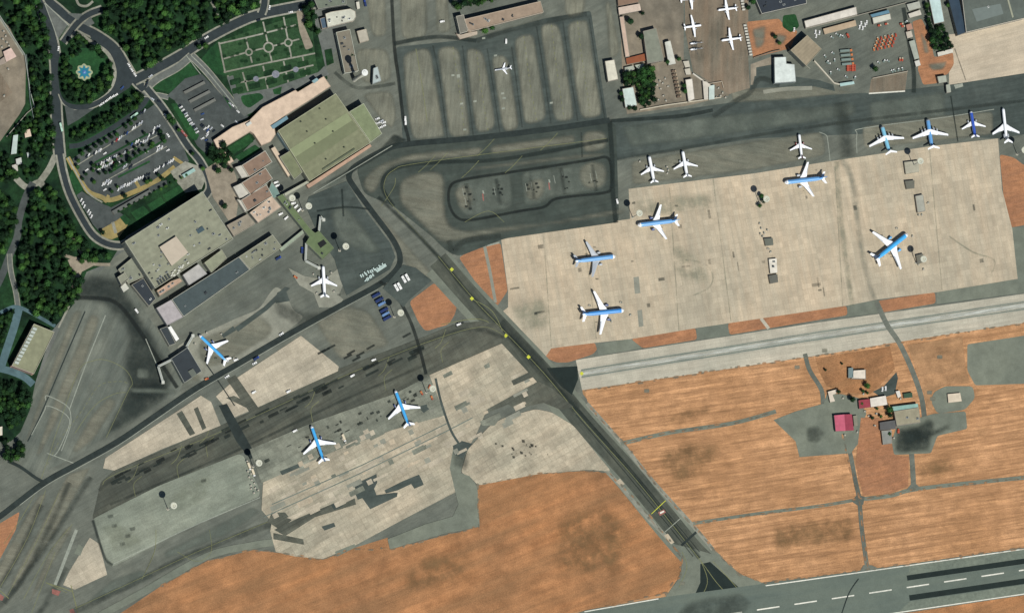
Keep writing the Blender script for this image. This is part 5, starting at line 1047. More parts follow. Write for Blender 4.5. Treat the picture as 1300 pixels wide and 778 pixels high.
# --- west side
b1 = bld('office_block', [(43, 411), (69, 421.5), (43, 474.5), (15, 464)], 12, (132, 134, 106), (196, 160, 140), 'long olive roofed block with white roof equipment on its west edge', par=.8, pc=(176, 172, 150), seed=2)
for k in range(11):
    t = k / 11; x = 42.5 - 25 * t; y = 415 + 47 * t
    roof_box(b1, [(x, y), (x + 5, y + 1.8), (x + 3.4, y + 4.8), (x - 1.6, y + 3)], 12, 1.4, (176, 184, 174), (120, 140, 140), 'roof_unit')
shed([(4, 66), (14, 61), (21, 72), (8, 79)], 5, (204, 178, 164), 'pinkish white roofed hut at the left edge yard', par=0)
shed([(31, 166), (38, 164), (40, 173), (32, 175)], 4, (212, 190, 168), 'small peach roofed house west of the main road', par=0, cat='house', name='house')
shed([(17, 172), (23, 171), (21, 195), (14, 196)], 4, (176, 190, 182), 'long pale blue roofed hut west of the main road', par=0)
shed([(20, 202), (27, 200), (28, 208), (21, 210)], 4, (190, 192, 184), 'small grey white hut west of the main road', par=0, win=False)
shed([(15, 210), (22, 208), (23, 217), (17, 218)], 4, (186, 182, 170), 'tiny cream hut south of the grey white hut', par=0, win=False)
shed([(0, 76), (6, 72), (8, 80), (-2, 84)], 3.5, (150, 138, 124), 'brownish hut at the left frame edge', par=0, win=False)
shed([(34, 194), (38, 193), (39, 199), (35, 200)], 3.5, (186, 196, 190), 'tiny pale booth beside the peach house', par=0, win=False)
shed([(-6, 543), (3, 541), (3, 552), (-6, 553)], 4, (206, 198, 180), 'cream hut at the left edge among the lower trees', par=0, win=False)
for k, ln in enumerate(((233, 116.5, 259, 103), (239.5, 128, 265.5, 114.5), (246, 139, 272.5, 125))):
    x0, y0, x1, y1 = ln
    shed([(x0, y0), (x1, y1), (x1 + 2, y1 + 3), (x0 + 2, y0 + 3)], 3.2, (110, 112, 104), ('northern', 'middle', 'southern')[k] + ' one of three long grey canopies in the car park', cat='canopy', name='canopy', par=0, win=False)
shed([(142, 268), (190, 240.5), (193, 245), (145, 272)], 3.5, (96, 100, 94), 'long grey canopy beside the terminal lawns', cat='canopy', name='canopy', par=0, win=False)
shed([(231, 222), (246, 213.5), (248.5, 217), (234, 226)], 3.5, (152, 186, 176), 'pale mint roofed kiosk inside the ramp curve', cat='kiosk', name='kiosk', par=0, win=False)
# garden of fences and walls
def wall(name, pts, h, th, c, label, cat='wall', zf=None):
    z0 = gz(*pts[0]) - .02; o = P(pts[0][0], pts[0][1], z0); mb = MB()
    for i in range(len(pts) - 1):
        a = P(*pts[i], z0) - o; b = P(*pts[i + 1], z0) - o; ln = math.hypot(b.x - a.x, b.y - a.y)
        mb.box(0, ln, -th / 2, th / 2, 0, h + i * .004, 0, math.atan2(b.y - a.y, b.x - a.x), (a.x, a.y))
    w_ = mb.build(name, sm(c, var=.1)); w_.location = o; tag(w_, label, cat); return w_
wall('boundary_wall', [(812, 140), (845, 134), (895, 127), (915, 124)], 2, 1.2, (190, 182, 160), 'low cream wall along the south side of the works yard')
wall('boundary_wall', [(786, 22), (783, 6), (782, -20)], 2, .8, (120, 116, 100), 'thin grey wall on the west side of the works yard')
wall('boundary_wall', [(879, 94), (889, 101), (893, 104)], 2.5, 1.4, (206, 200, 184), 'short white wall beside the white roofed store')
wall('boundary_wall', [(898, 107), (916, 104), (918, 112)], 2, .7, (176, 166, 146), 'thin angled wall at the corner of the brown apron')
wall('boundary_wall', [(1033, 78), (1058, 106), (1066, 108)], 3, 1.6, (190, 184, 164), 'pale wall on the south west side of the vehicle yard')
wall('boundary_wall', [(1000, 60), (1004, 68), (1028, 88)], 2, 1, (140, 140, 126), 'grey wall at the foot of the square brown hangar')
wall('boundary_wall', [(1107, 100), (1152, 91)], 2, .9, (170, 160, 140), 'thin wall between the vehicle yard and the soil strip')
wall('boundary_wall', [(1022, 37), (1047, 31), (1150, 4)], 2.2, .8, (150, 146, 130), 'thin grey wall behind the vehicle yard')
wall('boundary_wall', [(-20, -8), (0, 22), (14, 44), (31, 70), (38, 118), (44, 138)], 2.5, .9, (150, 156, 146), 'grey boundary wall down the left edge yard')
wall('boundary_wall', [(33, 70), (38, 130), (44, 160), (44, 200)], 2.2, .7, (110, 124, 118), 'thin greenish wall beside the western trees')
wall('boundary_wall', [(44, 136), (34, 144), (22, 158), (8, 174)], 2.2, .8, (150, 148, 132), 'pale wall around the small houses west of the main road')
wall('boundary_wall', [(956, 74), (980, 66), (990, 64)], 2.2, .8, (130, 118, 100), 'thin brown wall on the south side of the orange soil')
# star fountain in the roundabout
fz = gz(107, 92); fc = P(107, 92, fz); fe = empty('fountain', fc); tag(fe, 'blue star shaped fountain in the middle of the roundabout lawn', 'fountain')
mb = MB(); n = 32
mb.loft([[((10.2 + .9 * math.cos(8 * 2 * math.pi * i / 64)) * math.cos(2 * math.pi * i / 64), (10.2 + .9 * math.cos(8 * 2 * math.pi * i / 64)) * math.sin(2 * math.pi * i / 64), z) for i in range(64)] for z in (0, .25)]); mb.build('rim', sm((150, 158, 124), var=.15), fe)
st = star(0, 0, 5.2, 9.4); mb = MB(); mb.loft([[(x, y, z) for x, y in st] for z in (.24, .5)]); mb.build('basin', M['pool'], fe)
for k in range(8):
    a = math.pi * k / 4 + math.pi / 8; mb = MB(); mb.cyl((7.4 * math.cos(a), 7.4 * math.sin(a)), 1.1, 1.1, .24, .42, 8); mb.build('flower_bed', sm((170, 172, 140)), fe)
mb = MB(); mb.cyl((0, 0), 2.6, 2.6, .5, .9, 16); mb.build('bowl', sm((70, 110, 170)), fe); mb = MB(); mb.cyl((0, 0), 1.2, .5, .9, 2.4, 10); mb.build('jet', sm((150, 190, 200)), fe)
# ================================================================== AIRCRAFT
PW = surf_mat('aircraft_white', (238, 240, 240), rough=.35, var=.04, spec=.5, k=.9)
PG = surf_mat('aircraft_grey', (176, 182, 186), rough=.4, var=.06, spec=.5)
BLUE1 = surf_mat('aircraft_blue', (62, 134, 198), rough=.35, var=.08, spec=.5, k=.95)
BLUE2 = surf_mat('aircraft_sky_blue', (64, 158, 214), rough=.35, var=.08, spec=.5, k=.95)
BLUE3 = surf_mat('aircraft_pale_blue', (118, 178, 200), rough=.4, var=.08, spec=.5, k=.95)
BLUE4 = surf_mat('aircraft_deep_blue', (52, 84, 170), rough=.35, var=.08, spec=.5, k=.95)
STEELB = surf_mat('aircraft_steel_blue', (96, 150, 198), rough=.35, var=.08, spec=.5, k=.95)
REDM = surf_mat('aircraft_red', (140, 60, 52), rough=.4, var=.05)
ENG = surf_mat('engine_blue', (58, 78, 130), rough=.35, var=.06)
TYRE = surf_mat('rubber', (30, 30, 32), rough=.9, var=.1)
def foil(x0, x1, y, z, t):
    c = x1 - x0                          # leading edge x1 (towards the nose), trailing edge x0
    return [(x1, y, z), (x1 - .12 * c, y, z + t * .5), (x1 - .4 * c, y, z + t * .6), (x1 - .75 * c, y, z + t * .25), (x0, y, z), (x1 - .6 * c, y, z - t * .3), (x1 - .2 * c, y, z - t * .4)]
def plane(kind, L, span, top, label, group, eng=None, belly=PW, fin=None, wingm=PW, tailm=None):
    e = empty('airliner' if kind != 'prop' else 'propeller_plane', (0, 0, 0)); tag(e, label, 'aeroplane', group)
    wide = L > 50
    r = {'il76': 2.7, 'prop': 1.5, 'bizjet': .95}.get(kind, 2.9 if wide else (2.0 if L > 34 else 1.7)) * (1.0 if kind != 'jet2' else 1.05)
    zc = {'il76': 4.0, 'prop': 2.7, 'bizjet': 1.7}.get(kind, r + (2.3 if wide else 1.8))
    h = L / 2
    # fuselage
    prof = [(1.0, .05, -.28), (.985, .32, -.2), (.955, .62, -.12), (.915, .84, -.05), (.85, .98, 0), (.7, 1, 0), (.4, 1, 0), (0, 1, 0), (-.35, 1, 0), (-.55, .96, .04), (-.72, .78, .2), (-.86, .52, .42), (-.95, .3, .56), (-1, .1, .62)]
    n = 16; mb = MB(); vv = []; rings = []
    for u, rr_, dz in prof:
        rings.append([(u * h, r * rr_ * math.sin(2 * math.pi * i / n), zc + r * dz + r * rr_ * math.cos(2 * math.pi * i / n)) for i in range(n)])
    mb.loft(rings)
    mi = []
    for f in mb.f:
        c = [sum(mb.v[i][k] for i in f) / len(f) for k in range(3)]
        s = min(range(len(prof)), key=lambda q: abs(prof[q][0] * h - c[0]))
        up = (c[2] - (zc + r * prof[s][2])) / max(.1, r * prof[s][1])
        mi.append(1 if (up > .25 and -.9 < c[0] / h < .8) else 0)
    mb.m = mi; fu = mb.build('fuselage', [belly, top], e, smooth=True)
    mb = MB()
    for sy in (-1, 1): mb.box(.918 * h - .5, .918 * h + .4, sy * r * .25 - r * .2, sy * r * .25 + r * .2, zc + r * .42, zc + r * .7)
    mb.build('cockpit_window', GLASS, fu)
    for sy in (-1, 1):
        mb = MB(); mb.box(-.7 * h, .82 * h, sy * r * 1.0 - .03, sy * r * 1.0 + .03, zc + r * .12, zc + r * .12 + .35); mb.build('cabin_window_row', GLASS, fu)
    s2 = span / 2
    P_ = {'jet2': (.17, .115, -.16, .115, .042, .36), 'tri': (-.02, .12, -.26, .10, .05, .36), 'il76': (.2, .13, -.08, .10, .055, .42),
          'prop': (.14, .115, .06, .10, .06, .4), 'bizjet': (.0, .14, -.26, .12, .05, .3)}[kind]
    le_root = P_[0] * h + L * .06
    if kind == 'jet2': le_r, cr, le_k, ck, le_t, ct = .30 * h, .20 * L, .08 * h, .125 * L, -.24 * h, .045 * L
    elif kind == 'tri': le_r, cr, le_k, ck, le_t, ct = .12 * h, .21 * L, -.1 * h, .14 * L, -.45 * h, .06 * L
    elif kind == 'il76': le_r, cr, le_k, ck, le_t, ct = .30 * h, .19 * L, .12 * h, .145 * L, -.16 * h, .065 * L
    elif kind == 'prop': le_r, cr, le_k, ck, le_t, ct = .22 * h, .14 * L, .21 * h, .135 * L, .10 * h, .07 * L
    else: le_r, cr, le_k, ck, le_t, ct = .06 * h, .2 * L, -.12 * h, .14 * L, -.42 * h, .06 * L
    high = kind in ('il76', 'prop'); zw = zc + r * .85 if high else zc - r * .45
    di = -.05 if kind == 'il76' else (0.0 if kind == 'prop' else .1)
    for sy in (-1, 1):
        mb = MB(); t = cr * .1
        mb.loft([foil(le_r - cr, le_r, 0 if high else sy * r * .4, zw, t), foil(le_k - ck, le_k, sy * s2 * .36, zw + s2 * .36 * di, t * .7), foil(le_t - ct, le_t, sy * s2, zw + s2 * di, t * .3)])
        wg = mb.build('wing', wingm, e)
        mb = MB(); mb.loft([foil(le_k - ck - .1, le_k - ck + ck * .2, sy * s2 * .4, zw + s2 * .4 * di + .1 * t, t * .2), foil(le_t - ct + .1, le_t - ct + ct * .2, sy * s2 * .95, zw + s2 * .95 * di + .05, t * .1)]); mb.build('flap', PG, wg)
        # tailplane
        ts = {'jet2': .34, 'tri': .31, 'il76': .33, 'prop': .30, 'bizjet': .36}[kind] * span / 2 * 1.0
        Tt = kind in ('tri', 'il76', 'bizjet')
        fh = {'jet2': .14, 'tri': .12, 'il76': .14, 'prop': .15, 'bizjet': .13}[kind] * L
        zt = zc + r * .5 + fh if Tt else zc + r * .45
        xr = -.86 * h if Tt else -.74 * h
        mb = MB(); mb.loft([foil(xr - .09 * L, xr, 0, zt, .35), foil(xr - .13 * L - (.02 * L if kind != 'prop' else -.03 * L), xr - .1 * L + (.05 * L if kind == 'prop' else 0), sy * ts, zt + (0 if Tt else .4), .15)])
        mb.build('tailplane', tailm or wingm, e)
    # fin
    mb = MB(); zb = zc + r * .55; xf = -.62 * h
    a = [(xf, -.18, zb), (xf - .19 * L, -.18, zb), (xf - .19 * L, .18, zb), (xf, .18, zb)]
    b = [(xf - .14 * L, -.08, zb + fh), (xf - .205 * L, -.08, zb + fh), (xf - .205 * L, .08, zb + fh), (xf - .14 * L, .08, zb + fh)]
    mb.loft([a, b]); mb.build('fin', fin or top, e)
    # engines
    def nac(x, y, z, l, rad, m, pyl=None):
        mb = MB(); k = 12; mb.loft([[(x + u * l, y + rad * q * math.cos(2 * math.pi * i / k), z + rad * q * math.sin(2 * math.pi * i / k)) for i in range(k)] for u, q in ((.5, .85), (.42, 1), (0, 1), (-.3, .8), (-.5, .5))])
        o = mb.build('engine', m, e, smooth=True)
        mb = MB(); mb.loft([[(x + u * l, y + rad * q * math.cos(2 * math.pi * i / k), z + rad * q * math.sin(2 * math.pi * i / k)) for i in range(k)] for u, q in ((.5, .7), (.51, .7))]); mb.build('fan', DARKM, o)
        if pyl:
            mb = MB(); mb.box(x - l * .45, x + l * .2, y - .15, y + .15, min(z, pyl), max(z, pyl)); mb.build('pylon', wingm, o)
        return o
    em = eng or PG
    if kind == 'jet2':
        ye = s2 * .33; er = 1.55 if wide else 1.05
        for sy in (-1, 1): nac(.24 * h + (.0), sy * ye, zw - er * .75, L * .085, er, em, zw + .6)
    elif kind == 'il76':
        for sy in (-1, 1):
            for yy, xx in ((.25, .27), (.42, .18)): nac(xx * h, sy * s2 * yy, zw - 1.5, L * .1, .95, em, zw)
    elif kind == 'tri':
        for sy in (-1, 1): nac(-.66 * h, sy * (r + .9), zc + r * .4, L * .11, .85, em)
        nac(-.82 * h, 0, zc + r * 1.2, L * .1, .8, em)
    elif kind == 'bizjet':
        for sy in (-1, 1): nac(-.5 * h, sy * (r + .5), zc + r * .4, L * .13, .5, em)
    elif kind == 'prop':
        for sy in (-1, 1):
            o = nac(.2 * h, sy * s2 * .26, zw - .2, L * .17, .55, em)
            for bl in range(4):
                a_ = math.pi / 2 * bl + .4; mb = MB(); xx = .2 * h + L * .088
                mb.loft([[(xx - .04, sy * s2 * .26 + math.cos(a_) * q - math.sin(a_) * w2, zw - .2 + math.sin(a_) * q + math.cos(a_) * w2) for q, w2 in ((.2, -.12), (1.9, -.16), (1.9, .16), (.2, .12))], [(xx + .04, sy * s2 * .26 + math.cos(a_) * q - math.sin(a_) * w2, zw - .2 + math.sin(a_) * q + math.cos(a_) * w2) for q, w2 in ((.2, -.12), (1.9, -.16), (1.9, .16), (.2, .12))]])
                mb.build('propeller_blade', DARKM, o)
    # landing gear
    wr = .3 if kind in ('prop', 'bizjet') else .6
    for x, y in ((.78 * h, 0), (-.02 * h, r * 1.3), (-.02 * h, -r * 1.3)):
        mb = MB(); mb.box(x - .12, x + .12, y - .12, y + .12, wr, zc - r * .3)
        g_ = mb.build('landing_gear', METAL, e)
        mb = MB()
        for dy in (-.3, .3):
            k = 10; mb.loft([[(x + wr * math.cos(2 * math.pi * i / k), y + dy + q, wr + wr * math.sin(2 * math.pi * i / k)) for i in range(k)] for q in (-.14, .14)])
        mb.build('wheel', TYRE, g_)
    return e, zc
GSTAND = 'airliners parked on the aprons'
def put(kind, nose, tail, span, top, label, group=GSTAND, **k):
    z = 4; a = P(*nose, z); b = P(*tail, z); L = math.hypot(a.x - b.x, a.y - b.y)
    e, zc = plane(kind, L, span, top, label, group, **k)
    c = cen([nose, tail]); e.location = ((a.x + b.x) / 2, (a.y + b.y) / 2, gz(*c)); e.rotation_euler = (0, 0, math.atan2(a.y - b.y, a.x - b.x)); return e
put('jet2', (792, 394), (738, 399.5), 56, BLUE1, 'large deep blue backed airliner nearest the dry grass strip on the concrete apron', eng=ENG, fin=BLUE1)
put('jet2', (781, 325.5), (729, 332), 46, STEELB, 'blue backed airliner, nose to the right, just above a larger deep blue one', eng=PG, fin=STEELB, wingm=PG)
put('jet2', (809, 286), (860, 280), 45, STEELB, 'blue backed airliner with its nose to the left beside the dark taxiway edge', eng=ENG, fin=STEELB)
put('jet2', (995.5, 232), (1047, 226), 45, STEELB, 'blue backed airliner with its nose to the left below a small white and red jet', eng=PG, fin=BLUE1)
put('jet2', (1152, 297), (1110, 330.5), 60, BLUE2, 'bright blue airliner parked diagonally on the far right of the concrete apron', eng=BLUE2, fin=PW)
put('il76', (1119.5, 160), (1129, 194), 49, BLUE3, 'left one of two high winged freighters with four engines and a pale blue back', 'freighters in the row along the taxiway', fin=BLUE1, belly=PG, tailm=PW)
put('il76', (1177.5, 151), (1183, 188), 49, STEELB, 'right one of two high winged freighters with four engines and a steel blue back', 'freighters in the row along the taxiway', fin=BLUE4, belly=PG)
put('jet2', (1232.5, 141), (1238, 174.5), 33, BLUE4, 'narrow royal blue backed airliner beside the white jet at the right end of the row', fin=BLUE4)
put('tri', (1273.5, 137), (1278, 180), 37, PW, 'all white airliner with rear engines at the right end of the taxiway row', eng=PG, fin=PW)
put('jet2', (824, 198), (830.5, 232), 31.5, PW, 'white airliner, left of two standing side by side on the grey strip', fin=PW)
put('jet2', (866.5, 191.5), (872.5, 225), 33, PW, 'white airliner, right of two standing side by side on the grey strip', fin=PW)
put('jet2', (1014.5, 170), (1018, 201.5), 30, PW, 'small white airliner with red engines and tail beside the wide dark taxiway', eng=REDM, fin=REDM)
put('jet2', (410, 337), (412, 377.5), 34, PW, 'all white airliner docked at the green roofed pier', fin=PW)
put('jet2', (252.6, 425), (288.5, 459.5), 41, BLUE2, 'sky blue airliner beside the black roofed gate lounge', eng=ENG, fin=PW)
put('jet2', (395, 540), (411, 586), 45, BLUE2, 'sky blue airliner on the lower apron, nearer the dark crossing road', eng=ENG, fin=BLUE1)
put('jet2', (501.5, 495), (519, 541), 45, BLUE2, 'sky blue airliner on the lower apron, beside the reddish equipment', eng=ENG, fin=BLUE1)
put('bizjet', (628.5, 88.8), (648, 86.2), 15, PG, 'tiny white jet alone on the striped parking stands', fin=PW)
GP = 'propeller planes in the north yard'
put('prop', (891, 32), (868, 35), 29, PW, 'white propeller plane with its nose to the right above two helicopters', GP)
put('prop', (889, -3), (863, 0), 29, PW, 'white propeller plane cut by the top edge of the picture', GP)
put('prop', (911.5, 13), (936, 10), 29, PW, 'white propeller plane with its nose to the left, upper one of the right column', GP)
put('prop', (916, 51.5), (941.5, 48), 29, PW, 'white propeller plane with its nose to the left, lower one beside the long white sheds', GP)
# helicopters
def heli(px, py, label):
    e = empty('helicopter', P(px, py, gz(px, py)), R(186)); tag(e, label, 'helicopter', 'helicopters under the propeller plane')
    mb = MB(); n = 12
    mb.loft([[(x, r * math.cos(2 * math.pi * i / n), 1.9 + dz + r * math.sin(2 * math.pi * i / n)) for i in range(n)] for x, r, dz in ((7.2, .2, -.3), (6.6, .8, -.1), (5, 1.25, 0), (0, 1.3, 0), (-1.5, .9, .4), (-3, .45, .8), (-9, .25, 1.1), (-9.6, .1, 1.2))]); b_ = mb.build('body', PW, e, smooth=True)
    mb = MB(); mb.box(-2.5, 3, -.6, .6, 3.0, 4.0); mb.build('engine_housing', PG, e)
    mb = MB(); mb.box(5.4, 6.6, -.7, .7, 1.9, 2.6); mb.build('cockpit_window', GLASS, b_)
    mb = MB(); mb.loft([[(-8.6, -.1, 2.8), (-9.8, -.1, 2.8), (-9.8, .1, 2.8), (-8.6, .1, 2.8)], [(-9.6, -.06, 5), (-10.4, -.06, 5), (-10.4, .06, 5), (-9.6, .06, 5)]]); mb.build('fin', PG, e)
    for k in range(5):
        a = 2 * math.pi * k / 5 + .5; mb = MB(); mb.box(.3, 8.6, -.2, .2, 4.25, 4.33, 0, a); mb.build('rotor_blade', DARKM, e)
    mb = MB(); mb.cyl((0, 0), .4, .3, 3.9, 4.5, 8); mb.build('rotor_hub', DARKM, e)
    for x, y in ((4.5, 0), (-1, 1.8), (-1, -1.8)):
        mb = MB(); mb.box(x - .3, x + .3, y - .12, y + .12, 0, .6); mb.box(x - .08, x + .08, min(y, 0), max(y, .05), .5, 1.1); mb.build('wheel', TYRE, e)
heli(882, 55.5, 'white helicopter, upper of two side by side'); heli(882, 63, 'white helicopter, lower of two side by side')
# ================================================================== LIGHT MASTS
def mast_proto():
    e = empty('floodlight_mast', (0, 0, 0)); H = 30; n = 16
    mb = MB(); mb.cyl((0, 0), .55, .28, 0, H, 10); mb.build('pole', METAL, e)
    mb = MB(); m_ = [(3.6, .0), (4.3, .0), (4.3, .8), (3.6, .8)]
    vs = []; 
    for i in range(24):
        a = 2 * math.pi * i / 24
        for r_, z in m_: vs.append((r_ * math.cos(a), r_ * math.sin(a), H - .6 + z))
    mb.add(vs, [[i * 4 + j, ((i + 1) % 24) * 4 + j, ((i + 1) % 24) * 4 + (j + 1) % 4, i * 4 + (j + 1) % 4] for i in range(24) for j in range(4)])
    for i in range(6): mb.box(0, 3.7, -.15, .15, H - .4, H - .15, 0, 2 * math.pi * i / 6)
    mb.cyl((0, 0), 2.5, 2.5, H - .5, H - .35, 14)
    hd = mb.build('head_frame', sm((196, 196, 176)), e)
    for i in range(12):
        a = 2 * math.pi * i / 12; mb = MB(); mb.box(2.4, 3.5, -.75, .75, H - .3, H + .35, 0, a); mb.build('floodlight', sm((206, 208, 190)), hd)
    mb = MB(); mb.box(-1.6, 1.6, -1.6, 1.6, 0, .5); mb.build('base', sm((170, 166, 148)), e)
    return e
mast0 = mast_proto()
ml = [((431, 318), 'beside the boarding pier head'), ((384, 267), 'between the pier and the pink canopy'), ((500.5, 402), 'beside the row of dark blue trucks'), ((213, 646), 'on the pale box shaped apron'), ((541, 498), 'beside red tugs on the lower apron'),
      ((363, 257), 'closest to the pier root'), ((1159, 210), 'at the beige roofed equipment store'), ((964, 258), 'and a bush at its foot'), ((1163, 334), 'right of the diagonal blue airliner'), ((321, 592), 'at the equipment yard on the dark crossing road'), ((803, 276), 'at the corner of the concrete apron'), ((1291, 196), 'by the grass strip at the right edge')]
for i, ((x, y), t) in enumerate(ml):
    lab = 'tall pole with a ring of floodlights ' + t
    if i == 0: mast0.location = G(x, y); tag(mast0, lab, 'floodlight mast', 'floodlight masts on the aprons')
    else: copy_tree(mast0, G(x, y), i * .7, None, lab)
# ================================================================== VEHICLES
CARC = {'white': (232, 232, 226), 'silver': (186, 190, 192), 'dark': (34, 38, 44), 'blue': (54, 78, 128), 'red': (160, 44, 40)}
CM = {k: surf_mat(k + '_car_paint', v, rough=.3, var=.02, spec=.5) for k, v in CARC.items()}
def loftbox(mb, x0, x1, y, z0, z1, mi, tx=0.0, ty=0.0):
    mb.loft([[(x0, -y, z0), (x1, -y, z0), (x1, y, z0), (x0, y, z0)], [(x0 + tx, -y + ty, z1), (x1 - tx, -y + ty, z1), (x1 - tx, y - ty, z1), (x0 + tx, y - ty, z1)]], mi)
def car_mesh(c, name='parked_car'):
    mb = MB(); loftbox(mb, -2.2, 2.2, .88, .3, .85, 0, .12, .06); loftbox(mb, -1.5, 1.0, .8, .85, 1.3, 1, .4, .12); loftbox(mb, -1.05, .55, .66, 1.3, 1.38, 0, .05, .03)
    for x in (-1.35, 1.35):
        for y in (-.85, .85):
            k = 8; mb.loft([[(x + .33 * math.cos(2 * math.pi * i / k), y + q, .33 + .33 * math.sin(2 * math.pi * i / k)) for i in range(k)] for q in (-.1, .1)], 2)
    o = mb.build(name, [CM[c], GLASS, TYRE]); return o
cars = {}
rc_ = random.Random(21)
def car(px, py, ang, group, where, c=None, s=1.03):
    c = c or rc_.choices(['white', 'silver', 'dark', 'blue', 'red'], [50, 26, 18, 4, 2])[0]
    loc = G(px, py)
    if c not in cars: cars[c] = car_mesh(c); o = cars[c]; tag(o, None, 'car')
    else: o = cars[c].copy(); COL.objects.link(o)
    o.location = loc; o.rotation_euler = (0, 0, R(ang + rc_.uniform(-3, 3))); o.scale = (s * 1.05, s * 1.15, s)
    o['label'] = {'white': 'small white car ', 'silver': 'small silver grey car ', 'dark': 'small black car ', 'blue': 'small blue car ', 'red': 'small red car '}[c] + where
    o['group'] = c + ' ' + group
def carrow(a, b, ang, fill, group, where, step=3.1):
    d = math.hypot(b[0] - a[0], b[1] - a[1]); n = int(d / step)
    occ = rc_.random() < fill
    for i in range(n):
        if rc_.random() < .35: occ = rc_.random() < fill
        if occ and rc_.random() < .88: car(a[0] + (b[0] - a[0]) * i / n + rc_.uniform(-.5, .5), a[1] + (b[1] - a[1]) * i / n + rc_.uniform(-.8, .8), ang, group, where)
gA, wA = 'cars in the main car park', 'in the rows of the main car park'
for a, b, f in (((110, 199), (140, 184), .6), ((143, 182), (182, 153), .8), ((98, 212), (104, 204), .5), ((120, 212), (150, 197), .9), ((122, 216), (150, 202), .7), ((156, 190), (200, 166), .8), ((158, 193), (196, 173), .6),
                ((130, 234), (146, 224), .95), ((128, 238), (144, 229), .7), ((148, 216), (172, 205), .6), ((176, 204), (208, 186), .4), ((150, 240), (195, 218), .85), ((196, 217), (222, 202), .4), ((100, 222), (112, 240), .55), ((176, 146), (186, 138), .8), ((196, 164), (208, 158), .5), ((150, 221), (170, 210), .5)):
    carrow(a, b, 62, f, gA, wA)
for x, y in ((133, 195), (150, 207), (110, 216), (133, 241), (170, 196), (186, 193), (201, 186), (213, 191)): car(x, y, 30, gA, wA, 'white')
gB, wB = 'cars in the upper car park', 'in the upper car park before the concourse'
carrow((228, 134), (252, 170), 30, .8, gB, wB); carrow((259, 156), (270, 172), 32, .7, gB, wB); carrow((264, 162), (262, 182), 50, .9, gB, wB); carrow((268, 164), (274, 170), 40, .9, gB, wB); carrow((256, 158), (262, 166), 40, .8, gB, wB)
for x, y in ((257, 145), (256, 152), (292, 132), (295, 134), (302, 142), (300, 155), (288, 126), (282, 160), (257, 176), (262, 178)): car(x, y, -40 if x > 280 else 20, gB, wB)
for x, y, a in ((163, 83), (166, 89), (172, 95)) and ((163.5, 83, -55), (167, 89, -55), (171, 95, -55), (191, 97, 32), (187, 104, 70), (185.5, 108, 70), (193, 126, -30), (202, 129, -20), (210, 147, -50), (262, 48, 30), (342, 10, 75), (312, 17, 20), (382, 13, 10), (387, 12, 10), (369, 16, 12), (328, 26, 18), (74, 62, 80), (155, 112, 45), (213, 172, -55)):
    car(x, y, a, 'cars driving on the approach roads', 'driving on an approach road beside the park', s=1.25)
for x, y, a in ((128, 133, 35), (131, 131, 35), (134, 129, 35), (139, 125, 35), (143, 123, 35), (147, 121, 35)): car(x, y, a, 'cars along the roundabout', 'queued along the lower side of the roundabout', 'white', 1.25)
for x, y, a in ((103, 254, 60), (105, 258, 60), (107, 262, 60), (112, 268, 60), (114, 271, 60), (116, 275, 60)): car(x, y, a, 'cars on the forecourt', 'on the forecourt beside the curved ramp', 'white')
for x, y in ((142, 8), (475, 158), (481, 156), (487, 160), (484, 154), (479, 151), (483, 162), (487, 156)): car(x, y, 20, 'cars by the green hall', 'beside the east wing of the green roofed hall' if x > 200 else 'by the top edge woods', 'white' if x % 2 else 'silver', 1.3)
for x, y in ((1120, 494), (1124, 493)): car(x, y, 85, 'white cars in the hamlet', 'parked on the dark paving of the hamlet', 'white', 1.3)
for x, y in ((1008, 38), (1093, 30), (1098, 32), (1091, 35), (1095, 36), (1100, 29), (1035, 41), (1040, 42), (1036, 46)): car(x, y, 80, 'cars in the works yard', 'between the sheds of the vehicle yard', 'white', 1.2)
for x, y, a in ((357, 424, 30), (323, 461, 30), (288, 478, 30)): car(x, y, a, 'cars on the apron road', 'driving along the dark apron road', 'white', 1.4)
# trucks, buses, trailers
def truck_proto(name, L, cabc, boxc, w_=1.3, h=3.0, cab=2.2):
    e = empty(name, (0, 0, 0)); x0 = -L / 2
    mb = MB(); loftbox(mb, x0, L / 2 - cab - .3, w_, 1.0, h, 0, .03, .05); mb.box(x0 + .4, L / 2 - cab - .8, -w_ * .5, w_ * .5, h - .02, h + .12, 0); mb.build('cargo_box', boxc, e)
    mb = MB(); loftbox(mb, L / 2 - cab, L / 2, w_ * .95, .6, h * .85, 0, .25, .1); c_ = mb.build('cab', cabc, e)
    mb = MB(); mb.box(L / 2 - .35, L / 2 + .02, -w_ * .8, w_ * .8, h * .45, h * .7); mb.build('windscreen', GLASS, c_)
    for x in (x0 + 1.3, L / 2 - 1.1):
        for y in (-w_ * .9, w_ * .9):
            mb = MB(); k = 8; mb.loft([[(x + .5 * math.cos(2 * math.pi * i / k), y + q, .5 + .5 * math.sin(2 * math.pi * i / k)) for i in range(k)] for q in (-.15, .15)]); mb.build('wheel', TYRE, e)
    return e
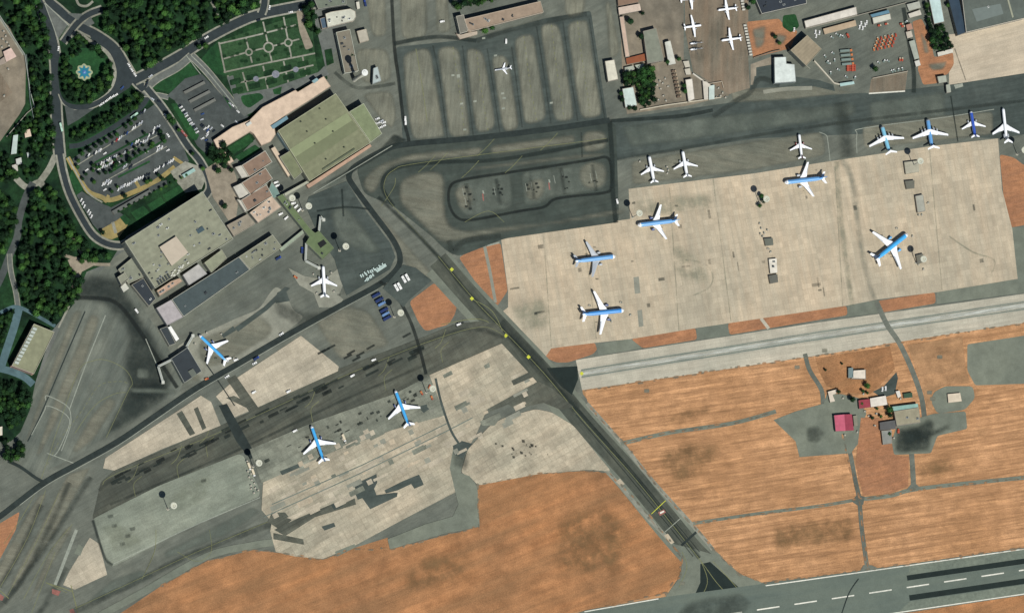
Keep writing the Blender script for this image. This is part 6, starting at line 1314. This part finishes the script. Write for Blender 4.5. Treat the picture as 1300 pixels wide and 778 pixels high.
def bus_proto(name, L, c, w_=1.3, h=3.1):
    e = empty(name, (0, 0, 0)); mb = MB(); loftbox(mb, -L / 2, L / 2, w_, .5, h, 0, .1, .08); b_ = mb.build('body', c, e)
    for s in (-1, 1):
        mb = MB(); mb.box(-L / 2 + .6, L / 2 - .6, s * (w_ + .0) - .03, s * (w_ + .0) + .03, 1.5, 2.4); mb.build('window', GLASS, b_)
    mb = MB(); mb.box(-1, 1, -.5, .5, h, h + .25); mb.build('roof_hatch', METAL, e)
    for x in (-L / 3, L / 3):
        for y in (-w_ * .9, w_ * .9):
            mb = MB(); k = 8; mb.loft([[(x + .5 * math.cos(2 * math.pi * i / k), y + q, .5 + .5 * math.sin(2 * math.pi * i / k)) for i in range(k)] for q in (-.15, .15)]); mb.build('wheel', TYRE, e)
    return e
def fleet(proto, items, group, cat, sc_=None):
    for i, (x, y, a, lab) in enumerate(items):
        if i == 0: e = proto; e.location = G(x, y); e.rotation_euler = (0, 0, R(a)); tag(e, lab, cat, group); e.scale = (sc_ or 1,) * 3
        else: copy_tree(proto, G(x, y), R(a), sc_, lab)
WB = CM['white']; VB = surf_mat('navy_paint', (40, 56, 98), rough=.35, var=.06); VB2 = surf_mat('steel_blue_paint', (104, 136, 176), rough=.35, var=.06)
OR = surf_mat('orange_paint', (190, 118, 72), rough=.5, var=.12); RE = surf_mat('red_orange_paint', (172, 78, 56), rough=.5, var=.12); CR = surf_mat('cream_paint', (212, 200, 172), rough=.5, var=.1); GR = surf_mat('grey_green_paint', (120, 136, 128), rough=.5, var=.12)
fleet(bus_proto('apron_bus', 9.5, WB, 1.7), [(512, 355, -62, 'white apron bus, left of the upper pair'), (516.5, 352.5, -62, 'white apron bus, right of the upper pair'), (502.5, 365.5, -62, 'white apron bus, left of the lower pair'), (506.5, 363.5, -62, 'white apron bus, right of the lower pair')], 'white buses beside the hexagonal grass island', 'bus')
fleet(truck_proto('apron_truck', 12, VB, VB, 1.8, 3.4), [(477, 375, 28, 'dark blue truck, topmost of the row by the mast'), (481, 381, 28, 'dark blue truck, second from the top of the row by the mast'), (487, 394, 28, 'dark blue truck, third of the row by the mast'), (491, 404, 28, 'dark blue truck, lowest of the row by the mast')], 'dark blue trucks beside the floodlight mast', 'truck')
fleet(truck_proto('apron_truck', 11, VB2, VB2, 1.6, 3.4), [(484, 386, 28, 'pale blue truck under the second dark blue one'), (489, 399, 28, 'pale blue truck between the two lowest dark blue ones')], 'pale blue trucks beside the floodlight mast', 'truck')
lab = 'pale green grey baggage cart in the tight cluster near the apron road bend'
def cart_proto():
    e = empty('baggage_cart', (0, 0, 0)); mb = MB(); mb.box(-2.2, 2.2, -.8, .8, .5, .7); mb.build('deck', GR, e)
    mb = MB(); mb.loft([[(-2.1, -.75, .7), (2.1, -.75, .7), (2.1, .75, .7), (-2.1, .75, .7)], [(-2, -.7, 2), (2, -.7, 2), (2, .7, 2), (-2, .7, 2)]]); mb.build('cover', surf_mat('pale_tarpaulin', (188, 206, 198), rough=.6, var=.15), e)
    mb = MB(); mb.box(2.2, 3.2, -.06, .06, .45, .6); mb.build('tow_bar', DARKM, e)
    return e
its = []
rr = random.Random(3)
for k in range(13):
    t = k / 13; its.append((458 + 30 * t + rr.uniform(-.5, .5), 351 - 14 * t + rr.uniform(-2, 1), 118, lab))
for k in range(9): its.append((478 + k * 1.35, 344 - k * .9, 118, lab))
for k in range(8): its.append((464 + k * 1.3, 356 - k * 1.0, 118 if k % 3 else 40, lab))
fleet(cart_proto(), its, 'baggage carts parked in a cluster', 'baggage cart')
w1 = [(x, y, a, 'white van ' + l) for x, y, a, l in ((372, 258.5, 15, 'topmost of the three beside the pier'), (375.5, 262.5, 40, 'middle one of the three beside the pier'), (379.5, 267, 42, 'lowest of the three beside the pier'), (356, 272, 25, 'upper one west of the pier'), (363, 277, 40, 'lower one west of the pier'),
      (350, 232, 20, 'upper one in the yard of the brown wings'), (352, 236, 20, 'lower one in the yard of the brown wings'), (514, 151, 85, 'on the apron road next to the parking stands'), (514.5, 156, 85, 'just below another on the apron road next to the parking stands'), (642, 53, 85, 'beside the long brown roofed block'),
      (561, 28, 12, 'left of the long brown roofed block'), (783, 256, 100, 'at the edge of the dark taxiway'), (374, 547, 25, 'in front of a sky blue airliner'), (299, 457, 20, 'on the road below the gate lounge'), (173, 395, -55, 'on the road beside the southern lilac roof'), (447, 477, 28, 'on the old taxiway above the lower apron'), (366, 497, 28, 'at the edge of the pale stand concrete'),
      (474, 457, 20, 'beside the black patches on the old taxiway'), (582, 412, 20, 'at the foot of the hexagonal island'), (322, 498, 28, 'on the pale stand concrete'))]
fleet(truck_proto('van', 6.5, WB, WB, 1.25, 2.5, 1.7), w1, 'white vans about the aprons', 'van')
fleet(bus_proto('bus', 11, surf_mat('mint_bus_paint', (176, 212, 190), rough=.4, var=.05)), [(77, 162, 102, 'pale green bus on the main road south of the roundabout'), (170, 147, 35, 'pale green bus at the top of the car park')], 'green buses near the car park', 'bus')
fleet(bus_proto('bus', 11, surf_mat('rust_bus_paint', (150, 84, 78), rough=.4, var=.05)), [(233, 170, -50, 'reddish bus climbing the curved ramp')], 'red bus on the ramp', 'bus')
fleet(truck_proto('van', 8, surf_mat('blue_van_paint', (44, 70, 150), rough=.4, var=.05), VB, 1.4, 2.8), [(353, 328, 30, 'blue truck at the end of the cluttered hall roof'), (325, 455, 30, 'blue truck driving on the apron road'), (383, 318, 85, 'navy truck beside the pier jet bridge'), (463, 5, 100, 'blue truck near the top edge')], 'blue trucks at the terminals', 'truck')
# vehicle yard rows
red = []
for r_ in range(4):
    for k in range(6):
        red.append((1109 + k * 4.6 + r_ * 1.6, 63 - k * 1.0 - r_ * 4.4 + (k % 2) * .4, 98, 'small orange lorry in the tight block of the vehicle yard'))
fleet(truck_proto('lorry', 4.6, CR, OR, 1.15, 2.2, 1.3), red[::2], 'orange lorries in the yard block', 'lorry')
fleet(truck_proto('lorry', 4.6, RE, RE, 1.15, 2.2, 1.3), [(a, b, c, 'small red lorry in the tight block of the vehicle yard') for a, b, c, d in red[1::2]], 'red lorries in the yard block', 'lorry')
ml_ = [(1073.5 + k * .8, 65 + k * 5.6, 5, l + ' of four long grey lorries with orange ends in the vehicle yard') for k, l in enumerate(('topmost', 'second', 'third', 'lowest'))]
fleet(truck_proto('lorry', 17, OR, GR, 1.5, 3.0, 3.4), ml_, 'long lorries in the vehicle yard', 'lorry')
fleet(truck_proto('lorry', 6, RE, RE, 1.4, 2.6, 1.8), [(1077 + (k % 2) * 6, 84 + (k // 2) * 2.8, 5, 'bright red lorry packed below the long grey lorries') for k in range(6)] + [(1076, 46, -65, 'bright red lorry standing alone near the sandy lean-to'), (1140, 547, 85, 'bright red lorry beside the tan garage in the hamlet')], 'bright red lorries', 'lorry')
fleet(truck_proto('lorry', 5, CR, RE, 1.2, 2.4, 1.6), [(1144, 31, 12, 'cream and red lorry upper one beside the eastern huts'), (1146, 34, 12, 'cream and red lorry lower one beside the eastern huts'), (1142, 76, 80, 'cream and red lorry, left one above the soil strip'), (1145, 76, 80, 'cream and red lorry, right one above the soil strip'), (1116, 33, 12, 'orange striped lorry left of two below the white garage'), (1125, 31, 12, 'orange striped lorry right of two below the white garage')], 'cream and red lorries', 'lorry')
rr = random.Random(6); wl = 'white machine in the cluttered corners of the vehicle yard'
fleet(truck_proto('machine', 4.5, WB, GR, 1.1, 2.2, 1.6), [(x, y, rr.uniform(0, 180), wl) for x, y in ((1057, 68), (1064, 89), (1059, 77), (1050, 79), (1052, 81), (1047, 72), (1054, 93), (1074, 98), (1085, 99), (1115, 80), (1122, 78), (1127, 78), (1135, 90), (1140, 89), (1145, 88), (1132, 91), (1150, 28), (1108, 25), (1062, 44), (1066, 46), (1056, 48), (1070, 47))], 'white machines in the vehicle yard', 'machine')
fleet(truck_proto('lorry', 6.5, surf_mat('sand_paint', (168, 150, 122), rough=.6, var=.15), surf_mat('brown_tarpaulin', (108, 92, 76), rough=.8, var=.15), 1.3, 2.8), [(855 + k * .95, 91 + k * 4.6, 8, 'brown covered lorry, %s from the top of the file beside the white store' % n_) for k, n_ in enumerate(('first', 'second', 'third', 'fourth', 'fifth', 'sixth', 'seventh', 'eighth'))], 'brown lorries in single file', 'lorry')
# stacked trailers north yard
fleet(truck_proto('container', 5, sm((190, 190, 176)), sm((196, 194, 180)), 1.2, 2.6, .8), [(945.5 + k * .75, 33 + k * 3.7, 6, 'white container in the north to south stack beside the orange soil') for k in range(11)] + [(942 + k * .6, 2 + k * 3.6, 6, 'white container in the short stack at the top edge') for k in range(4)], 'white containers beside the orange soil', 'container')
# equipment clusters
eq = [(x, y, rr.uniform(0, 180), 'small grey equipment trolley ' + t) for t, pts in (
    ('at the south end of the dark crossing road', [(313, 585), (315, 589), (317, 594), (314, 598), (318, 601), (316, 605), (320, 609), (323, 613), (318, 616), (324, 619), (327, 622), (322, 625), (319, 620)]),
    ('on the lower apron between the two sky blue airliners', [(434, 553), (436, 558), (438, 562), (434, 557)]),
    ('in the service strip on the concrete apron', [(964, 284), (966, 290), (970, 296), (974, 292), (968, 300), (975, 316), (978, 320), (965, 297), (982, 335)]),
    ('around the diagonal bright blue airliner', [(1142, 318), (1138, 290), (1120, 300), (1158, 300)]),
    ('around the all white airliner at the pier', [(398, 348), (420, 346), (402, 372), (424, 370)]),
    ('around the sky blue airliner by the black roofed gate lounge', [(262, 422), (281, 424), (262, 452), (247, 436), (296, 455)]),
    ('around the largest deep blue airliner', [(788, 384), (776, 408), (748, 388), (800, 400)]),
    ('beside the two white airliners on the grey strip', [(846, 212), (848, 216), (847, 220), (812, 205)]),
    ('among the sheds of the hamlet', [(1070, 505), (1098, 522), (1112, 525), (1103, 528), (1088, 548), (1127, 560), (1143, 506), (1058, 508), (1096, 500), (1134, 556), (1110, 540), (1072, 552)]),
    ('in the pale yard at the left edge', [(4, 40), (7, 46), (3, 50), (8, 54), (11, 58), (2, 60), (10, 88), (5, 122), (-3, 128)]),
    ('left of the white store in the works yard', [(837, 103), (841, 106), (844, 100), (838, 113), (842, 122), (836, 127), (848, 110), (845, 128), (834, 108)]),
    ('beside the taxiway fence corner', [(912, 112), (917, 118), (914, 122), (921, 124), (909, 124)]),
    ('under the container store on the concrete apron', [(1166, 273), (1170, 273), (1178, 258), (1172, 342), (1166, 336)])) for x, y in pts]
g_eq = truck_proto('equipment_trolley', 3.2, GR, sm((178, 172, 156)), 1.0, 1.6, .9)
for i, (x, y, a, l) in enumerate(eq):
    if i == 0: g_eq.location = G(x, y); g_eq.rotation_euler = (0, 0, R(a)); tag(g_eq, l, 'trolley', 'trolleys ' + l[29:])
    else: copy_tree(g_eq, G(x, y), R(a), 1, l, 'trolleys ' + l[29:])
fleet(truck_proto('tug', 5.5, RE, OR, 1.2, 2, 1.8), [(535, 499, -60, 'red tug left of the mast beside a sky blue airliner'), (545, 491, 70, 'red tug above the mast beside a sky blue airliner'), (548, 505, -70, 'red tug below the mast beside a sky blue airliner'), (262, 481, 20, 'red tug below the black roofed gate lounge'), (375, 352, -30, 'red tug left of the white airliner at the pier')], 'red tugs on the stands', 'tug')
fleet(truck_proto('fuel_truck', 10, WB, CR, 1.5, 3.0, 2.2), [(436, 556, -70, 'cream fuel truck between the two sky blue airliners'), (316, 592, -72, 'cream fuel truck, upper one on the dark crossing road'), (321, 600, -72, 'cream fuel truck, lower one on the dark crossing road')], 'cream fuel trucks', 'fuel truck')
# ================================================================== TREES
def leaf_mat(name, c1, c2):
    m, n, l, b, out = nodes(name)
    tc = n.new('ShaderNodeTexCoord'); oi = n.new('ShaderNodeObjectInfo')
    A = noise(n, l, tc.outputs['Object'], .5, 4, .7, .3, .7)
    col_ = mixc(n, l, A, alb(c1), alb(c2))
    f = n.new('ShaderNodeMapRange'); f.inputs[3].default_value = .65; f.inputs[4].default_value = 1.3; l.new(oi.outputs['Random'], f.inputs[0])
    cc = n.new('ShaderNodeCombineColor')
    for i in range(3): l.new(f.outputs[0], cc.inputs[i])
    l.new(mixc(n, l, 1.0, col_, cc.outputs[0], 'MULTIPLY'), b.inputs['Base Color']); b.inputs['Roughness'].default_value = .8; b.inputs['Specular IOR Level'].default_value = .15
    return m
LEAF = [leaf_mat('dark_leaves', (32, 62, 32), (18, 42, 25)), leaf_mat('mid_leaves', (54, 92, 42), (30, 62, 32)), leaf_mat('bright_leaves', (78, 116, 50), (42, 80, 38))]
BARK = surf_mat('bark', (84, 72, 58), rough=.9, var=.2)
import bmesh
tr = random.Random(77)
def crown_data(seed, n_leaf=150):
    q = random.Random(seed); bm = bmesh.new(); bmesh.ops.create_icosphere(bm, subdivisions=2, radius=1.0)
    ph = [q.uniform(0, 6.28) for _ in range(6)]
    for v in bm.verts:
        c = v.co; k = .74 + .16 * math.sin(3.1 * c.x + ph[0]) * math.cos(2.7 * c.y + ph[1]) + .12 * math.sin(5.3 * c.z + ph[2] + 4 * c.x) + q.uniform(-.09, .09)
        v.co = Vector((c.x * k, c.y * k, c.z * k * .85))
    V = [tuple(v.co) for v in bm.verts]; F = [[v.index for v in f.verts] for f in bm.faces]; bm.free()
    for _ in range(n_leaf):
        d = Vector((q.gauss(0, 1), q.gauss(0, 1), q.gauss(.25, 1))).normalized(); rad = q.uniform(.68, 1.08); c = Vector((d.x * rad, d.y * rad, d.z * rad * .85))
        s = q.uniform(.09, .2); u = Vector((q.gauss(0, 1), q.gauss(0, 1), q.gauss(0, .5))).normalized(); w2 = u.cross(d + Vector((q.uniform(-.6, .6),) * 3)).normalized()
        o = len(V); V += [tuple(c + u * s), tuple(c + w2 * s), tuple(c - u * s * .8), tuple(c - w2 * s)]; F.append([o, o + 1, o + 2, o + 3])
    return V, F
CR_ = [crown_data(s) for s in range(5)]
def trunk_mesh():
    mb = MB(); mb.cyl((0, 0), .07, .04, 0, 1.0, 7)
    for k in range(3):
        a = 2.1 * k; d = Vector((math.cos(a), math.sin(a), 0)); p0 = Vector((0, 0, .7)); p1 = p0 + d * .5 + Vector((0, 0, .7))
        mb.loft([[tuple(p0 + Vector((.03 * math.cos(t), .03 * math.sin(t), 0))) for t in (0, 2.1, 4.2)], [tuple(p1 + Vector((.012 * math.cos(t), .012 * math.sin(t), 0))) for t in (0, 2.1, 4.2)]])
    return mb
protos = {}
tree_meshes = []
for vi in range(5):
    for li in range(3):
        me = bpy.data.meshes.new('crown'); me.from_pydata([(x, y, z + 1.55) for x, y, z in CR_[vi][0]], [], CR_[vi][1]); me.materials.append(LEAF[li]); protos[(vi, li)] = me
tmb = trunk_mesh(); tme = bpy.data.meshes.new('trunk'); tme.from_pydata(tmb.v, [], tmb.f); tme.materials.append(BARK)
def inpoly(x, y, p):
    ins = False; n = len(p)
    for i in range(n):
        xa, ya = p[i]; xb, yb = p[(i + 1) % n]
        if (ya > y) != (yb > y) and x < (xb - xa) * (y - ya) / (yb - ya) + xa: ins = not ins
    return ins
def solo(px, py, r, label, group, li=None, name='tree', hz=1.0):
    e = empty(name, G(px, py), tr.uniform(0, 6.28)); e.scale = (r, r, r * 1.15 * hz); tag(e, label, 'tree' if name == 'tree' else 'bush', group)
    c = bpy.data.objects.new('crown', protos[(tr.randrange(5), li if li is not None else tr.choices([0, 1, 2], [5, 4, 2])[0])]); COL.objects.link(c); c.parent = e
    t = bpy.data.objects.new('trunk', tme); COL.objects.link(t); t.parent = e
AREAS = [ # polygon, spacing, radius range, clear spots, label
 ([(-40, -60), (42, -60), (48, 0), (58, 40), (61, 70), (62, 110), (65, 150), (68, 196), (48, 205), (46, 150), (36, 76), (18, 40), (0, 16), (-40, 0)], 6.4, (3.4, 5.2), 'leafy tree in the strip between the boundary wall and the main road', 'trees west of the main road'),
 ([(132, -60), (324, -60), (326, 10), (300, 22), (262, 40), (228, 60), (200, 78), (180, 92), (166, 76), (150, 52), (128, 36), (132, 14)], 6.2, (3.3, 5.4), 'leafy tree in the wood above the approach road', 'trees in the wood above the approach road'),
 ([(40, 245), (62, 240), (80, 262), (96, 298), (116, 320), (140, 326), (104, 334), (98, 330), (76, 322), (92, 345), (98, 358), (104, 350), (100, 375), (82, 392), (66, 412), (40, 398), (26, 375), (22, 330), (30, 290)], 6.0, (3.2, 5.2), 'leafy tree in the wood inside the bend of the curved ramp', 'trees west of the curved ramp'),
 ([(-60, 230), (0, 245), (16, 262), (20, 280), (14, 300), (0, 322), (-40, 345)], 6.2, (3.4, 5.4), 'leafy tree at the left edge beside the grey lane', 'trees at the left edge'),
 ([(-60, 480), (10, 484), (34, 495), (36, 512), (28, 532), (10, 545), (4, 530), (-60, 560)], 6.2, (3.6, 5.4), 'leafy tree at the left edge below the olive roofed block', 'trees below the olive roofed block'),
 ([(88, 168), (110, 160), (140, 142), (165, 122), (180, 116), (176, 134), (150, 152), (112, 174), (92, 180)], 5.6, (3.0, 4.4), 'leafy tree in the strip between the roundabout and the car park', 'trees below the roundabout'),
 ([(268, 186), (282, 182), (290, 196), (288, 206), (272, 206), (264, 198)], 6, (3.4, 4.6), 'dark leafy tree beside the pinkish concourse', 'trees beside the concourse'),
 ([(790, 92), (800, 94), (812, 92), (822, 84), (829, 90), (828, 128), (818, 138), (810, 134), (808, 112), (792, 108)], 5.4, (3.4, 5.0), 'dark leafy tree between the sheds at the west end of the works yard', 'trees in the works yard'),
 ([(1180, 34), (1198, 34), (1200, 45), (1206, 60), (1190, 66), (1182, 62), (1176, 20), (1172, 10), (1178, 4)], 5.6, (2.8, 4.6), 'leafy tree beside the orange soil and the pale cyan store', 'trees beside the pale cyan store'),
 ([(572, 6), (600, 0), (626, -6), (626, 2), (600, 8), (580, 13)], 5.6, (3.2, 4.4), 'dark leafy tree in the row above the long brown roofed block', 'trees above the brown roofed block'),
 ([(384, 10), (396, 4), (400, 30), (402, 44), (392, 40), (386, 26)], 6, (3.4, 5), 'dark leafy tree between the garden and the cream building', 'trees east of the garden'),
 ([(3, 560), (26, 560), (30, 576), (16, 586), (4, 582)], 6, (3.6, 4.8), 'dark leafy tree in the small clump left of the dark apron road', 'trees in the small clump'),
 ([(0, 196), (10, 200), (14, 216), (22, 222), (10, 232), (-40, 225), (-40, 196)], 6.5, (3.2, 4.6), 'leafy tree among the small huts west of the main road', 'trees among the western huts'),
 ([(8, 177), (24, 160), (44, 142), (46, 225), (34, 230), (27, 214), (33, 201), (41, 190), (41, 164), (30, 164), (26, 200), (24, 168), (16, 172)], 6.4, (2.4, 4.4), 'leafy tree between the small huts and the thin greenish wall', 'trees by the greenish wall'),
 ([(-60, 400), (0, 402), (16, 396), (8, 424), (0, 440), (-60, 450)], 7, (3.2, 4.6), 'leafy tree left of the blue grey lane', 'trees left of the blue grey lane'),
]
sam = []
for poly, sp, rr2, lab, grp in AREAS:
    xs = [p[0] for p in poly]; ys = [p[1] for p in poly]; pts = []
    for _ in range(6000):
        x, y = tr.uniform(min(xs), max(xs)), tr.uniform(min(ys), max(ys))
        if not inpoly(x, y, poly): continue
        if any((x - a) ** 2 + (y - b) ** 2 < (sp * .82) ** 2 for a, b, _r in pts): continue
        if lab.startswith('leafy tree in the wood above') and ((abs(x - 268) < 5 and y < 40) or tr.random() < .12): continue
        if math.sin(x * .11 + y * .05) * math.sin(y * .13 - x * .04 + 1) > .62 and sp > 5.7: continue
        pts.append((x, y, tr.uniform(*rr2) * tr.choice([.62, .85, 1, 1, 1.08])))
    sam += [(r, x, y, lab, grp) for x, y, r in pts if -12 < x < 1312 and -12 < y < 790]
# ring of trees round the roundabout island
for _ in range(900):
    x, y = tr.uniform(74, 148), tr.uniform(40, 132)
    if not inpoly(x, y, [(107 + (a - 110) * .9, 92 + (b - 90) * .92) for a, b in isl]): continue
    d = math.hypot(x - 110, y - 86)
    if d < 21 or (d < 28 and y < 86 and tr.random() < .6): continue
    if any((x - a) ** 2 + (y - b) ** 2 < 22 for r, a, b, *_ in sam if abs(a - x) < 8): continue
    sam.append((tr.uniform(2.6, 4.8), x, y, 'small round tree on the roundabout lawn', 'trees on the roundabout'))
GT = 'trees scattered in the car parks and streets'
extra_trees = [(125 + k * 7.5, 221 - k * 4.2 + (k % 3) * 3, 2.2 + (k % 2) * .8) for k in range(10)] + [(108 + k * 9, 222 - k * 4.6, 2.4) for k in range(9)]
single = [(x, y, r, 'round dark tree standing among the rows of the main car park', 'trees in the car park') for x, y, r in ((103, 196, 3.4), (112, 192, 3.6), (120, 187, 3), (127, 183, 3.2), (134, 180, 3), (140, 175, 3), (147, 172, 3), (158, 162, 3), (165, 158, 3.2), (170, 152, 3), (117, 211, 3), (122, 213, 2.6), (144, 215, 3), (146, 211, 2.6), (163, 203, 3.6), (171, 199, 3), (146, 203, 2), (162, 183, 2.4), (191, 187, 3), (202, 168, 3.2), (205, 175, 4), (207, 180, 3.4), (118, 232, 3), (141, 244, 2.6), (148, 238, 2.4), (98, 205, 3), (97, 213, 3), (104, 228, 2.4), (157, 250, 3.4), (185, 232, 3.2), (190, 230, 2.6), (200, 223, 2.6), (205, 228, 2.8), (182, 170, 2.4), *extra_trees)]
single += [(x, y, r, l, 'single trees') for x, y, r, l in ((1093, 513, 2.2, 'small dark bush just under the dark red roof'), (1112, 519, 2.2, 'dark bush below the white shed of the hamlet'), (1106, 531, 2.6, 'bush on the orange soil east of the barn'), (1047, 470, 1.8, 'tiny dark bush beside the lane north of the hamlet'), (1068, 462, 1.6, 'tiny dark bush left of the lone white hut'), (1128, 551, 2.4, 'dark bush right of the grey shed'), (1090, 545, 2.0, 'dark bush beside the narrow grey lean-to'),(217, 156, 5.2, 'large dark tree between the car park and the ramp'), (213, 150, 4.4, 'dark tree just above the large one beside the ramp'), (226, 166, 2.8, 'small dark tree beside the reddish bus'), (243, 196, 2.8, 'small tree on the inner side of the curved ramp'), (283, 263, 4.2, 'lone round tree on the forecourt beside the terminal corner'), (275, 218, 4.4, 'dark tree on the pale forecourt under the concourse'), (283, 212, 4.2, 'second dark tree on the pale forecourt under the concourse'),
   (292, 217, 3.4, 'third tree on the pale forecourt beside the brown wing'), (256, 215, 3.0, 'small tree at the outer side of the ramp curve'), (251, 61, 3.6, 'dark tree at the garden corner by the road'), (259, 60, 4.2, 'larger dark tree at the garden corner by the road'), (129, 296, 3.2, 'yellowish tree on the yellow plaza'), (445, 72, 3.6, 'dark tree in the court of the long grey block'), (446, 79, 3.0, 'dark tree lower in the court of the long grey block'),  # the two dark crowns by the grey block imitate the control tower's shadow
   (965, 250, 3.2, 'dark bush at the mast on the concrete apron'), (968, 256, 3.6, 'green bush at the mast on the concrete apron'), (963, 262, 3.0, 'small green bush below the mast on the concrete apron'), (1099, 491, 4.0, 'dark tree north of the dark red roof'), (1094, 497, 2.6, 'small tree beside the dark tree north of the red roof'), (1100, 499, 2.0, 'small bush near the dark red roof'), (1080, 508, 4.0, 'round dark tree left of the dark red roof'), (1127, 521, 4.6, 'large green tree at the corner of the mint strip'),
   (1128, 528, 3.6, 'green tree right under the large one by the tan garage'), (1117, 529, 2.4, 'small dark tree above the dark grey shed'), (1063, 498, 3, 'dark tree behind the cream angular hut'), (1109, 89, 4, 'dark tree at the soil corner of the vehicle yard'), (798, 29, 4.4, 'green tree beside the long thin pink shed'), (812, 48, 4.0, 'sparse tree left of the grey green workshop'), (814, 18, 3, 'small green tree right of the pinkish white shed'), (846, 80, 3, 'bush at the foot of the white vaulted shed'), (860, 76, 3.2, 'bush right of the white vaulted shed'),
   (868, 117, 3.2, 'dark tree left of the white roofed store'), (867, 110, 3, 'small dark tree left of the white roofed store'), (788, 128, 3.4, 'dark tree on the west side of the mint block'), (787, 120, 3, 'second dark tree on the west side of the mint block'), (797, 138, 3.4, 'leafy tree under the mint block'), (804, 139, 3.6, 'leafy tree under the right corner of the mint block'), (982, 48, 3.4, 'dark tree in the orange soil'), (988, 56, 2.8, 'small tree in the orange soil'), (614, 41, 4.2, 'yellow green tree under the long brown roofed block'), (623, 37, 3.6, 'dark green tree under the long brown roofed block'),
   (954, 4, 4, 'dark tree left of the navy depot'), (948, 11, 3.4, 'small dark tree beside the containers at the top edge'), (1202, 8, 3, 'tree between the cyan store and the blue annex'), (55, 472, 3, 'dark bush beside the pinkish end of the olive roofed block')) if not (l.startswith('dark bush beside'))]
for x, y, r, l, g_ in single: solo(x, y, r, l, g_, name='tree' if 'bush' not in l else 'bush')
budget = 298 - len([s for s in single if 'bush' not in s[3]])
sam.sort(key=lambda s: -s[0])
for r, x, y, lab, grp in sam[:budget]: solo(x, y, r, lab, grp)
rest = sam[budget:]
mbs = [MB() for _ in range(3)]
for r, x, y, lab, grp in rest:
    li = tr.choices([0, 1, 2], [5, 4, 2])[0]; mb = mbs[0]; V, F = CR_[tr.randrange(5)]; a = tr.uniform(0, 6.28); ca, sa = math.cos(a), math.sin(a); o = G(x, y)
    mb.add([(o.x + (vx * ca - vy * sa) * r, o.y + (vx * sa + vy * ca) * r, o.z + (vz + 1.55) * r * 1.15) for vx, vy, vz in V], F, li)
if rest: tag(mbs[0].build('tree_canopy', LEAF), 'smaller leafy crowns filling the woods between the larger trees', 'trees', None, 'stuff')
# hedges and shrubs on the terminal lawns
hedge_pts = [((150, 272), (236, 226)), ((218, 134), (246, 176)), ((96, 218), (110, 244)), ((92, 184), (112, 178)), ((413, 64), (416, 84))]
for (x0, y0), (x1, y1) in hedge_pts[:1]:
    for k in range(14):
        t = k / 13; solo(x0 + (x1 - x0) * t, y0 + (y1 - y0) * t - 3, tr.uniform(1.6, 2.6), 'round clipped shrub in the row beside the long grey canopy', 'shrubs along the grey canopy', name='bush')
hd = bld('hedge', [(414, 63.5), (420.5, 62.5), (423, 81), (417, 84)], 3, (36, 62, 36), (30, 52, 32), 'dark clipped hedge block beside the long grey block', 'hedge', par=0, win=False) if False else None
sheet('lawn', [(412, 64), (421, 62), (424, 80), (415, 84)], M['wood'])
